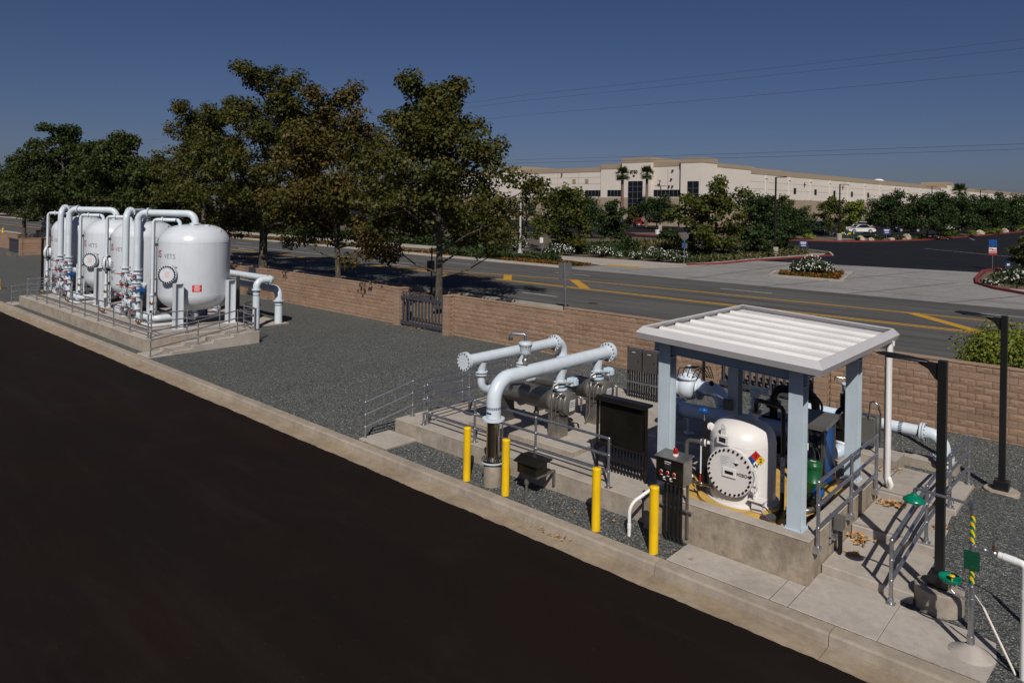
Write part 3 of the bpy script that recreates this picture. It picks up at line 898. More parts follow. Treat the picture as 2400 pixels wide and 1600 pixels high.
# ------------------------------------------------------------------ handrails
def handrail(label, posts, h=1.06, rails=(1.06, .70, .34), r=.031, ends=None, plates=True, mat='galv', ret=False):
    t = thing('handrail', label, 'handrail', posts[0])
    for (x, y, z) in posts:
        p = build('post', MB().cyl((x, y, z), (x, y, z+h), r, n=10), mat, t)
        if plates:
            build('base_plate', MB().cbox(x-.07, y-.07, z, x+.07, y+.07, z+.014, .004).cyl((x, y, z+.01), (x, y, z+.09), r*1.35, n=10), mat, p)
        for hh in rails: build('collar', MB().ball((x, y, z+hh), r*1.25, 10, 6), mat, p)
    for hh in rails:
        for a, b in zip(posts, posts[1:]):
            build('rail', MB().cyl((a[0], a[1], a[2]+hh), (b[0], b[1], b[2]+hh), r*.95, n=10), mat, t)
    return t
PZ = .55
fx = [-49.9, -47.9, -46.0, -43.76, -41.7, -39.8, -37.9, -35.9, -33.9, -31.9]
handrail('long three-rail handrail along the front of the tank pad', [(x, 12.33, PZ) for x in fx], 1.02, (1.02, .68, .32), .028)
handrail('handrail along the right end of the tank pad above the steps', [(-31.9, 12.45, PZ), (-31.95, 14.0, PZ), (-31.95, 15.5, PZ)], 1.02, (1.02, .68, .32), .028)
handrail('sloping handrail on the outer side of the tank pad steps', [(-30.52, 11.9, .03), (-30.5, 13.85, .28), (-30.55, 15.65, PZ), (-30.6, 16.5, PZ)], 1.02, (1.02, .68, .32), .028)
handrail('short handrail across the back of the tank pad landing', [(-30.65, 16.58, PZ), (-31.75, 16.58, PZ)], 1.02, (1.02, .68, .32), .028)
handrail('handrail along the far left end of the tank pad', [(-50.45, 12.5, PZ), (-50.45, 14.3, PZ), (-50.45, 16.2, PZ)], 1.02, (1.02, .68, .32), .028)
handrail('sloping handrail beyond the far left end of the tank pad', [(-51.6, 11.95, .03), (-51.6, 13.9, .3), (-51.6, 15.8, .5)], 1.02, (1.02, .68, .32), .028)
handrail('front three-rail handrail of the strainer pad behind the bollards', [(-14.8, 13.0, .44), (-12.8, 12.97, .44), (-10.75, 12.95, .44), (-8.66, 12.92, .44)])
handrail('handrail on the left edge of the strainer pad', [(-14.83, 13.15, .44), (-14.83, 14.78, .44), (-14.83, 16.6, .44)])
handrail('outer handrail of the ramp left of the strainer pad', [(-16.0, 11.93, .03), (-15.75, 13.4, .40), (-15.75, 15.4, .40), (-15.75, 17.4, .40)], 1.0, (1.0, .66, .32))
handrail('right handrail climbing the broad concrete steps by the green shower', [(-3.13, 13.06, .012), (-3.05, 15.15, .34), (-2.99, 16.9, .50), (-2.93, 18.58, .50)], 1.05, (1.05, .72, .38), .032)
t = handrail('handrail bolted to the side of the containment wall', [(-4.26, 12.9, .50), (-4.26, 14.75, .50), (-4.26, 16.45, .50)], 1.26, (1.26, .86, .46), .032, plates=False)
for y in (12.9, 14.75, 16.45):
    build('side_bracket', MB().cbox(-4.333, y-.07, .52, -4.215, y+.07, .64, .006), 'galv_bright', t)

# ------------------------------------------------------------------ bollards
def bollard(x, y, label):
    t = thing('bollard', label, 'bollard', (x, y, 0), 'yellow bollards along the curb')
    build('post', MB().lathe([(.089, -.1), (.089, 1.235), (.084, 1.245), (0, 1.248)], (x, y, 0), n=28, sharp=(1,)), 'bollard_yellow', t)
    build('cap', MB().lathe([(.092, 1.19), (.092, 1.238), (.086, 1.252), (0, 1.258)], (x, y, 0), n=28, sharp=(1,)), 'bollard_yellow', t)
bollard(-11.95, 11.79+.08, 'yellow steel bollard left of the shiny steel riser')
bollard(-10.72, 11.88, 'yellow steel bollard right of the shiny steel riser')
bollard(-8.24, 11.87, 'yellow steel bollard in front of the handrail end')
bollard(-6.91, 11.86, 'yellow steel bollard nearest the red-lamp control box')

# ------------------------------------------------------------------ white filter tanks
TR = 1.62
def on_tank(cx, cy, ang, r): return Vector((cx+math.cos(ang)*r, cy+math.sin(ang)*r, 0))
def make_tank(cx, cy, mside, label, signs):
    """mside: +1 manway turned to the right, -1 to the left"""
    t = thing('filter_tank', label, 'tank', (cx, cy, PZ), 'white water filter tanks')
    prof = [(0, 1.18)]
    for i in range(1, 9):
        a = PI/2*i/8; prof.append((TR*math.sin(a)**.6, 1.95-.77*math.cos(a)**1.2 if i < 8 else 1.95))
    prof += [(TR, 4.46)]
    for i in range(1, 13):
        a = PI/2*i/12; prof.append((TR*max(0, math.cos(a))**.55 if i < 12 else 0, 4.46+.85*math.sin(a)**1.3))
    sh = build('shell', MB().lathe(prof, (cx, cy, 0), n=72), 'tank_white', t)
    m = MB()
    for z in (1.95, 4.46): m.lathe([(TR+.001, z-.012), (TR+.007, z), (TR+.001, z+.012)], (cx, cy, 0), n=72)
    build('weld_seam', m, 'tank_white', sh)
    for sx in (1, -1):
        for sy in (1, -1):
            lx, ly = cx+sx*1.48, cy+(1.12 if sy > 0 else -1.4)
            m = MB()
            m.box(lx-.16, ly-.19, PZ, lx+.16, ly-.165, 2.62); m.box(lx-.16, ly+.165, PZ, lx+.16, ly+.19, 2.62); m.box(lx-.015, ly-.166, PZ, lx+.015, ly+.166, 2.618)
            m.box(lx-.16, ly-.19, 2.6205, lx+.16, ly+.19, 2.64)
            lg = build('leg', m, 'tank_white', t)
            build('base_plate', MB().cbox(lx-.24, ly-.26, PZ, lx+.24, ly+.26, PZ+.025, .005).bolts((lx, ly, PZ+.03), (0, 0, 1), .25, 4, .02, .05, PI/4), 'tank_white', lg)
            build('gusset', MB().bar((lx, ly, 2.25), (cx+sx*1.08, cy+(ly-cy)*.7, 2.25), .05, .6), 'tank_white', lg)
    # manway
    d = Vector((.66*mside, -.75, 0)).normalized(); c = Vector((cx+.84*mside, cy-1.66, 3.02))-d*.42
    mw = build('manway_neck', MB().cyl(c-d*.25, c+d*.30, .31, n=32), 'tank_white', t)
    build('manway_flange', MB().cyl(c+d*.30, c+d*.36, .43, n=40), 'tank_white', mw)
    build('manway_cover', MB().cyl(c+d*.362, c+d*.42, .43, n=40), 'tank_white', mw)
    build('bolts', MB().bolts(c+d*.36, d, .378, 22, .034, .24), 'bolt', mw, kind='stuff')
    ax = Vector((-d.y, d.x, 0))
    build('notice', MB().obox(c+d*.424, (.10, .12, .003), ax, Vector((0, 0, 1)), d), 'pink_print', mw)
    build('davit_arm', MB().tube([c+d*.2+ax*.40*1+Vector((0, 0, -.2)), c+d*.2+ax*.46+Vector((0, 0, .32)), c+d*.40+ax*.2+Vector((0, 0, .42))], .022, bend=.12), 'tank_white', mw)
    # nozzles on top
    for dx, dy, r, h in ((.55, -.2, .13, 5.36), (.75, .25, .10, 5.28), (.95, -.45, .11, 5.14), (.35, -.75, .10, 5.18)):
        m = MB().cyl((cx+dx, cy+dy, 4.85), (cx+dx, cy+dy, h), r*.6, n=14).flange((cx+dx, cy+dy, h), (0, 0, 1), r, .05, 18).bolts((cx+dx, cy+dy, h), (0, 0, 1), r*.8, 6, .014, .08)
        build('top_nozzle', m, 'tank_white', t)
    m = MB()
    for a in (.6, 2.6): p = on_tank(cx, cy, a, 1.25); m.tube([(p.x, p.y, 4.95), (p.x, p.y, 5.14), (p.x+.12, p.y, 5.14), (p.x+.12, p.y, 4.93)], .02, 8, .05)
    build('lifting_eye', m, 'tank_white', t)
    # sidewall nozzle under the vessel
    for dx in (0, .75): build('drain_nozzle', MB().cyl((cx+dx, cy-.3, .95), (cx+dx, cy-.3, 1.3), .11, n=16).flange((cx+dx, cy-.3, .98), (0, 0, 1), .18, .05).flange((cx+dx, cy-.3, 1.06), (0, 0, 1), .18, .05), 'tank_white', t)
    build('drain_pipe', MB().tube([(cx-1.9, cy-.3, .80), (cx+.75, cy-.3, .80), (cx+.75, cy-.3, 1.0)], .09, 14, .15).flange((cx-.4, cy-.3, .80), (1, 0, 0), .15, .06), 'tank_white', t)
    # vent line strapped to the side
    vx, vy = cx-.90, cy-1.62
    v = build('vent_pipe', MB().tube([(vx, vy, 1.15), (vx, vy, 5.52), (vx+.75, vy+.95, 5.52), (vx+.75, vy+.95, 5.15)], .085, 14, .2), 'pipe_white', t)
    build('vent_flange', MB().flange((vx+.25, vy+.32, 5.52), (.75, .95, 0), .14, .06, 16).flange((vx, vy, 1.9), (0, 0, 1), .14, .06, 16).flange((vx, vy, 1.2), (0, 0, 1), .14, .06, 16), 'pipe_white', v)
    build('vent_valve', MB().cyl((vx, vy, 1.28), (vx, vy, 1.8), .075, n=12).ball((vx, vy, 1.5), .12, 12, 8).cyl((vx, vy, 1.5), (vx-.2, vy-.05, 1.5), .02, n=8), 'brass', v)
    build('band', MB().cyl((vx+.62, vy+.79, 5.50), (vx+.66, vy+.84, 5.50), .10, n=14), 'blue_paint', v)
    m = MB()
    for z in (1.95, 4.35): m.prism([(0, 0), (.34, 0), (.34, .02), (.12, .14), (0, .14)], (vx+.05, vy+.05, z-.1), (.62, .78, 0), (0, 0, 1), (.06, -.04, 0))
    build('vent_bracket', m, 'dark_grey_paint', v)
    build('conduit', MB().cyl((vx+.14, vy+.02, .7), (vx+.14, vy+.02, 5.5), .035, n=8), 'galv', v)
    m = MB()
    for i in range(9):
        a = math.atan2(-.4, -.9)+i*.16; p0 = on_tank(cx, cy, a, TR*.99)
    pts = [(vx+.2, vy+.1, .8), (vx+.2, vy+.1, 4.5), (cx-.95, cy-1.1, 4.86), (cx-.6, cy-.7, 5.19), (cx-.15, cy-.2, 5.33)]
    build('sample_line', MB().tube(pts, .02, 8, .3), 'dark_grey_paint', v)
    # lettering
    la = math.atan2(-1.45, -.42)+.17
    for body, s, mt, aa, zz, b in (('US', .50, 'dark_red', la-.0, 3.90, .004), ('VETS', .32, 'grey_text', la+.52, 3.825, .0)):
        wrap_text('logo_lettering', text_mesh('logo_lettering', body, s, mt, bold=b), t, cx, cy, TR+.003, aa, zz)
    if signs:
        m = MB(); wrap_rect(m, cx, cy, TR, math.atan2(-.34, .94), .42, 2.18, 2.50)
        s1 = build('warning_plate', m, 'sign_red', t)
        m = MB()
        for i, wd in enumerate((.27, .2, .3, .22, .24)): wrap_rect(m, cx, cy, TR, math.atan2(-.34, .94), wd, 2.44-i*.052, 2.465-i*.052, .007)
        build('warning_text', m, 'white_paint', s1)
        m = MB(); wrap_rect(m, cx, cy, TR, math.atan2(-.80, .60), .25, 1.98, 2.22, .03); s2 = build('name_plate', m, 'paper', t)
        m = MB(); wrap_rect(m, cx, cy, TR, math.atan2(-.80, .60), .22, 2.13, 2.21, .034); build('plate_band', m, 'sign_red', s2)
        m = MB()
        for i in range(4): wrap_rect(m, cx, cy, TR, math.atan2(-.80, .60), .18, 2.015+i*.025, 2.025+i*.025, .034)
        build('plate_text', m, 'grey_text', s2)
    else:
        for body, s, zz, mt in (('N-GAC', .28, 2.62, 'black_text'), ('T-1', .28, 2.25, 'black_text'), ('N-GAC\nTANK #\nLOAD', .13, 2.98, 'grey_text')):
            wrap_text('stencil_lettering', text_mesh('stencil_lettering', body, s, mt, bold=.002), t, cx, cy, TR+.003, la+.06, zz)
    return t
TX = (-34.87, -41.0)
TY = 15.6
tA = make_tank(TX[0], TY, 1, 'rightmost white tank, with a red plate on its side', True)
tB = make_tank(TX[1], TY, -1, 'white tank second from the right, half hidden by the rightmost tank', False)
SH = -10.33
dup(tA, (TX[0]+SH, TY, PZ), 'white tank third from the right, bolted round manway in clear view')
dup(tB, (TX[1]+SH, TY, PZ), 'leftmost of the four white tanks')

def make_manifold(cx, label):
    """valve skid between two tanks: two risers to the vessel tops, cross pipes, butterfly valves with red handles"""
    t = thing('valve_manifold', label, 'pipework', (cx, 13.8, PZ), 'valve manifolds between the tanks')
    xa, xb, y = cx+.78, cx-.76, 13.8
    for x, tx in ((xa, cx+3.07), (xb, cx-3.06)):
        tp = Vector((tx, TY, 5.83)); st = Vector((x, y, 5.83))
        p = build('riser', MB().tube([(x, y, .8), (x, y, 5.83), tuple(tp), (tx, TY, 5.2)], .165, 20, .42, seg=10), 'pipe_white', t)
        d = (tp-st).normalized()
        build('flange', MB().flange(st+d*.55, d, .25, .07, 24).flange((x, y, 3.02), (0, 0, 1), .25, .06).flange((x, y, 2.4), (0, 0, 1), .25, .06).flange((tx, TY, 5.34), (0, 0, 1), .26, .07), 'pipe_white', p)
        build('bolts', MB().bolts(st+d*.55, d, .21, 10, .02, .10).bolts((x, y, 3.02), (0, 0, 1), .21, 10, .018, .09).bolts((tx, TY, 5.34), (0, 0, 1), .22, 10, .018, .1), 'bolt_grey', p, kind='stuff')
        for z in (1.0, 1.62, 2.15, 2.72):
            v = build('valve_body', MB().cyl((x, y, z-.09), (x, y, z+.09), .20, n=20).flange((x, y, z+.11), (0, 0, 1), .25, .04).flange((x, y, z-.11), (0, 0, 1), .25, .04), 'pipe_white', t)
            build('valve_stem', MB().cyl((x, y, z), (x+.28, y-.25, z), .045, n=10).ball((x+.30, y-.27, z), .058, 10, 7), 'red_handle', v)
            build('valve_handle', MB().tube([(x+.30, y-.28, z), (x-.2, y-.36, z)], .025, 8), 'red_handle', v)
    for z in (1.32, 1.95, 2.48):
        m = MB().cyl((xb-.05, y, z), (xa+.05, y, z), .15, n=20)
        for x in (xb+.28, cx-.08, cx+.10, xa-.28): m.flange((x, y, z), (1, 0, 0), .24, .045)
        p = build('cross_pipe', m, 'pipe_white', t)
        b = MB()
        for x in (xb+.28, cx, xa-.28): b.bolts((x, y, z), (1, 0, 0), .20, 8, .022, .12)
        build('bolts', b, 'bolt', p, kind='stuff')
        m = MB().cyl((cx, y-.05, z), (cx, y-.32, z), .15, n=18).flange((cx, y-.33, z), (0, 1, 0), .23, .05)
        q = build('blind_flange', m, 'pipe_white', t)
        build('bolts', MB().bolts((cx, y-.36, z), (0, 1, 0), .19, 8, .02, .05), 'bolt', q, kind='stuff')
    for i, (x, z) in enumerate(((xa+.16, 1.35), (xa-.55, 2.2), (xb-.1, 1.6), (xb+.3, 2.3))):
        g = MB().lathe([(.115, -.012), (.13, 0), (.115, .012)], (x, y-.33, z), (0, 1, 0), 20).bar((x-.11, y-.33, z), (x+.11, y-.33, z), .02, .02).bar((x, y-.33, z-.11), (x, y-.33, z+.11), .02, .02)
        build('handwheel', g, 'black_metal' if i % 2 == 0 else 'red_handle', t)
    build('blue_actuator', MB().cbox(xa+.42, y-.1, 1.95, xa+.62, y+.15, 2.15, .02).cyl((xa+.52, y, 1.75), (xa+.52, y, 2.25), .05, n=10).cyl((xa+.42, y-.12, 2.05), (xa+.7, y-.12, 2.05), .07, n=12), 'blue_paint', t)
    for x, x2 in ((xa, cx+2.4), (xb, cx-2.4)):
        build('outlet_elbow', MB().tube([(x, y, 1.0), (x, y, .78), (x2, y+.25, .78), (x2, y+1.6, .78)], .15, 18, .3), 'pipe_white', t)
        build('flange', MB().flange((x+(x2-x)*.35, y+.09, .78), (1, .1, 0), .24, .06).flange((x+(x2-x)*.8, y+.2, .78), (1, .1, 0), .24, .06), 'pipe_white', t)
        build('brass_valve', MB().cyl((x2-.35, y-.5, .72), (x2+.25, y-.5, .72), .05, n=10).ball((x2-.1, y-.5, .72), .1, 10, 7).ball((x2+.15, y-.5, .72), .09, 10, 7), 'brass', t)
    for x in (xa+.3, xb+.3): build('brace', MB().bar((x+.05, y+.1, 1.5), (x+.75, y-.2, .6), .08, .05), 'strainer_grey', t)
    for x in (xa, xb): build('floor_support', MB().cyl((x, y, PZ), (x, y, .9), .07, n=12).flange((x, y, PZ+.02), (0, 0, 1), .16, .03), 'pipe_white', t)
    build('small_pipe', MB().tube([(xa+1.6, y-.45, .66), (xa+2.9, y-.45, .66), (xa+2.9, y+.5, .66)], .05, 10, .1), 'pipe_white', t)
    build('rear_header', MB().cyl((cx-1.9, y+.9, 2.05), (cx+1.9, y+.9, 2.05), .17, n=18), 'pipe_white', t)
    return t
mA = make_manifold(-37.94, 'white pipe manifold with red valve handles beside the rightmost tank')
dup(mA, (-37.94+SH, 13.8, PZ), 'white pipe manifold with red valve handles between the two left tanks')

# outlet pipes behind the rightmost tank
def band(m, c, axis, r, wd):
    c = Vector(c); d = Vector(axis).normalized(); return m.cyl(c-d*wd/2, c+d*wd/2, r, n=24, cap=False)
def dash_band(m, c, axis, r, k, wd, L):
    """ring of small printed bars round a pipe"""
    c = Vector(c); d, x, y = m._frame(axis)
    for i in range(k):
        a0 = 2*PI*(i+.22)/k; a1 = 2*PI*(i+.78)/k
        p = [c+d*s*L/2+(x*math.cos(a)+y*math.sin(a))*r for a, s in ((a0, -1), (a1, -1), (a1, 1), (a0, 1))]
        m._add(p, [(0, 1, 2, 3)]); m._add(p, [(3, 2, 1, 0)])
    return m
t = thing('outlet_pipe', 'white outlet pipe turning back and down, left of the other outlet', 'pipe', (-34.0, 18.4, 0))
build('pipe', MB().tube([(-34.0, 18.4, -.1), (-34.0, 18.4, 2.43), (-34.0, 19.35, 2.43), (-40.5, 19.35, 2.43), (-40.5, 19.35, .02)], .175, 22, .33, seg=10), 'pipe_white', t)
c = build('coupling', MB().flange((-34.0, 18.4, 1.98), (0, 0, 1), .235, .06).flange((-34.0, 19.1, 2.43), (0, 1, 0), .24, .07), 'pipe_white', t)
build('bolts', MB().bolts((-34.0, 19.1, 2.43), (0, 1, 0), .205, 10, .018, .1).bolts((-34.0, 18.4, 1.98), (0, 0, 1), .205, 10, .018, .09), 'bolt_grey', c, kind='stuff')
build('printed_band', dash_band(MB(), (-34.0, 18.4, 1.70), (0, 0, 1), .178, 22, .1, .06), 'navy', t)
build('label', MB().cyl((-34.0, 18.4, 1.84), (-34.0, 18.4, 1.88), .178, n=22, cap=False), 'navy', t)
t = thing('outlet_pipe', 'white outlet pipe bending straight down into gravel, right of the other outlet', 'pipe', (-34.5, 19.95, 0))
build('pipe', MB().tube([(-34.5, 19.95, -.1), (-34.5, 19.95, 1.83), (-41.5, 19.95, 1.83), (-41.5, 19.95, .02)], .20, 22, .42, seg=10), 'pipe_white', t)
c = build('coupling', MB().flange((-34.5, 19.95, 1.24), (0, 0, 1), .29, .07), 'pipe_white', t)
build('bolts', MB().bolts((-34.5, 19.95, 1.24), (0, 0, 1), .25, 10, .02, .1), 'bolt_grey', c, kind='stuff')
build('printed_band', dash_band(MB(), (-34.5, 19.95, 1.0), (0, 0, 1), .203, 22, .1, .07), 'navy', t)
build('label', MB().cyl((-34.5, 19.95, 1.11), (-34.5, 19.95, 1.15), .203, n=22, cap=False), 'navy', t)
single('steel_post', MB().cbox(-34.0, 17.3, 0.05, -33.86, 17.44, 2.75, .01).cbox(-34.1, 17.2, .05, -33.76, 17.54, .08, .005), 'dark_grey_paint', 'dark square steel post just right of the rightmost tank', 'post')
single('coiled_hose_reel', MB().lathe([(.42, -.05), (.48, 0), (.42, .05), (.36, 0), (.42, -.05)], (-41.5, 22.2, .12), n=28).lathe([(.36, .0), (.42, .05), (.36, .09), (.30, .05), (.36, 0)], (-41.5, 22.2, .14), n=28), 'dark_grey_paint', 'coil of dark hose lying on gravel behind the outlet pipes', 'hose')
def steel_hydrant(x, y, z, label, s=1.0):
    t = thing('fire_hydrant', label, 'hydrant', (x, y, z))
    build('barrel', MB().lathe([(.16*s, 0), (.16*s, .04*s), (.105*s, .05*s), (.105*s, .52*s), (.14*s, .53*s), (.14*s, .57*s), (.12*s, .60*s), (.06*s, .70*s), (.03*s, .72*s), (.03*s, .78*s), (0, .78*s)], (x, y, z), n=20), 'bollard_yellow', t)
    for a in (0, PI/2, PI): build('outlet', MB().cyl((x, y, z+.42*s), (x+math.cos(a)*.17*s, y-math.sin(a)*.17*s, z+.42*s), .055*s, n=12), 'bollard_yellow', t)
steel_hydrant(-60.3, 13.2, 0, 'yellow fire hydrant in gravel at the left edge', 1.0)
steel_hydrant(-128, 28.4, 1.1, 'small yellow fire hydrant beyond the far left wall')

# ------------------------------------------------------------------ pipe headers over the strainers
HX1, HX2, HZ1, HZ2 = -11.33, -13.45, 2.43, 2.36
t = thing('pipe_header', 'pale riser bending into a long pipe with blind flange, in front', 'pipe', (HX1, 12.1, 0))
build('pipe', MB().tube([(HX1, 12.1, 1.56), (HX1, 12.1, HZ1), (HX1, 16.75, HZ1)], .172, 28, .5, seg=14), 'pipe_white', t)
m = MB(); m.lathe([(.1735, 0), (.178, .006), (.1735, .012)], (HX1, 12.1, 1.93), n=28); m.lathe([(.1735, 0), (.178, .006), (.1735, .012)], (HX1, 12.62, HZ1), (0, 1, 0), n=28)
build('weld_seam', m, 'pipe_white', t)
f = build('end_flange', MB().flange((HX1, 16.75, HZ1), (0, 1, 0), .265, .05, 36).flange((HX1, 16.81, HZ1), (0, 1, 0), .265, .05, 36), 'pipe_white', t)
build('bolts', MB().bolts((HX1, 16.78, HZ1), (0, 1, 0), .228, 14, .018, .15), 'bolt', f, kind='stuff')
f = build('base_flange', MB().flange((HX1, 12.1, 1.53), (0, 0, 1), .262, .045, 36), 'pipe_white', t)
build('printed_band', dash_band(MB(), (HX1, 12.1, 1.80), (0, 0, 1), .175, 24, .1, .06), 'navy', t)
a = math.atan2(-1, .6); m = MB(); wrap_rect(m, HX1, 12.1, .172, a-.55, .16, 1.67, 1.71, .003); build('label', m, 'navy', t)
s = build('steel_spool', MB().cyl((HX1, 12.1, .60), (HX1, 12.1, 1.505), .158, n=28), 'stainless', t)
build('lower_flange', MB().flange((HX1, 12.1, .60), (0, 0, 1), .27, .04, 36), 'stainless', s)
build('under_flange', MB().flange((HX1, 12.1, .555), (0, 0, 1), .27, .035, 36), 'pipe_bluewhite', s)
build('bolts', MB().bolts((HX1, 12.1, .58), (0, 0, 1), .225, 12, .016, .12), 'stainless_dull', s, kind='stuff')
build('stub', MB().cyl((HX1, 12.1, -.1), (HX1, 12.1, .54), .21, n=28), 'conc_side', t)
build('drain_tube', MB().tube([(HX1+.24, 12.15, .62), (HX1+.24, 12.15, 1.48)], .018, 8), 'stainless_dull', t)
for y in (14.6, 16.25):
    build('branch_cone', MB().lathe([(.165, 0), (.12, .26), (.115, .34)], (HX1, y, HZ1-.12), (0, 0, -1), 20), 'pipe_white', t)
t = thing('air_valve', 'ribbed white air release valve with bent grey vent on the header', 'valve', (HX1, 13.2, HZ1+.16))
build('nipple', MB().cyl((HX1, 13.2, HZ1+.1), (HX1, 13.2, 2.86), .055, n=12).ball((HX1, 13.2, 2.72), .085, 12, 8), 'stainless_dull', t)
build('body', MB().lathe([(.05, 0), (.10, .04), (.135, .12), (.145, .25), (.165, .26), (.165, .33), (.145, .34), (.0, .36)], (HX1, 13.2, 2.84), n=24), 'pipe_white', t)
m = MB()
for i in range(12): a = 2*PI*i/12; m.bar((HX1+.11*math.cos(a), 13.2+.11*math.sin(a), 2.90), (HX1+.145*math.cos(a), 13.2+.145*math.sin(a), 3.09), .02, .02)
build('ribs', m, 'pipe_white', t, kind='stuff')
build('bolts', MB().bolts((HX1, 13.2, 3.13), (0, 0, 1), .15, 8, .013, .10), 'bolt_grey', t, kind='stuff')
build('vent', MB().tube([(HX1, 13.2, 3.18), (HX1, 13.2, 3.36), (HX1-.33, 13.02, 3.36), (HX1-.33, 13.02, 3.24)], .038, 12, .06), 'galv', t)
build('vent_cap', MB().cyl((HX1-.33, 13.02, 3.20), (HX1-.33, 13.02, 3.27), .058, n=12), 'dark_grey_paint', t)

t = thing('pipe_header', 'pale rear pipe header ending in a round blind flange', 'pipe', (HX2, 13.25, .44))
build('pipe', MB().tube([(HX2, 13.28, HZ2), (HX2, 17.42, HZ2), (HX2, 17.42, .45)], .152, 26, .34, seg=12), 'pipe_white', t)
f = build('blind_flange', MB().flange((HX2, 13.25, HZ2), (0, 1, 0), .245, .05, 36).flange((HX2, 13.19, HZ2), (0, 1, 0), .245, .05, 36), 'pipe_white', t)
build('bolts', MB().bolts((HX2, 13.22, HZ2), (0, 1, 0), .212, 14, .016, .15), 'bolt', f, kind='stuff')
f = build('elbow_flange', MB().flange((HX2, 17.0, HZ2), (0, 1, 0), .235, .05, 36).flange((HX2, 17.06, HZ2), (0, 1, 0), .235, .05, 36), 'pipe_white', t)
build('bolts', MB().bolts((HX2, 17.03, HZ2), (0, 1, 0), .205, 14, .016, .15), 'bolt', f, kind='stuff')
build('foot_flange', MB().flange((HX2, 17.42, 1.9), (0, 0, 1), .235, .05).flange((HX2, 17.42, 1.84), (0, 0, 1), .235, .05), 'pipe_white', t)
for y in (13.85, 15.5):
    b = build('branch', MB().lathe([(.15, 0), (.11, .24), (.105, .34)], (HX2, y, HZ2-.1), (0, 0, -1), 20), 'pipe_white', t)
    build('branch_flange', MB().flange((HX2, y, 1.99), (0, 0, 1), .175, .035).flange((HX2, y, 1.92), (0, 0, 1), .165, .035), 'pipe_white', b)
    build('bolts', MB().bolts((HX2, y, 1.955), (0, 0, 1), .15, 8, .012, .1), 'bolt', b, kind='stuff')
    build('branch_elbow', MB().tube([(HX2, y, 1.92), (HX2, y, 1.48), (HX2+.05, y+.55, 1.48)], .105, 18, .26, seg=10), 'pipe_white', b)

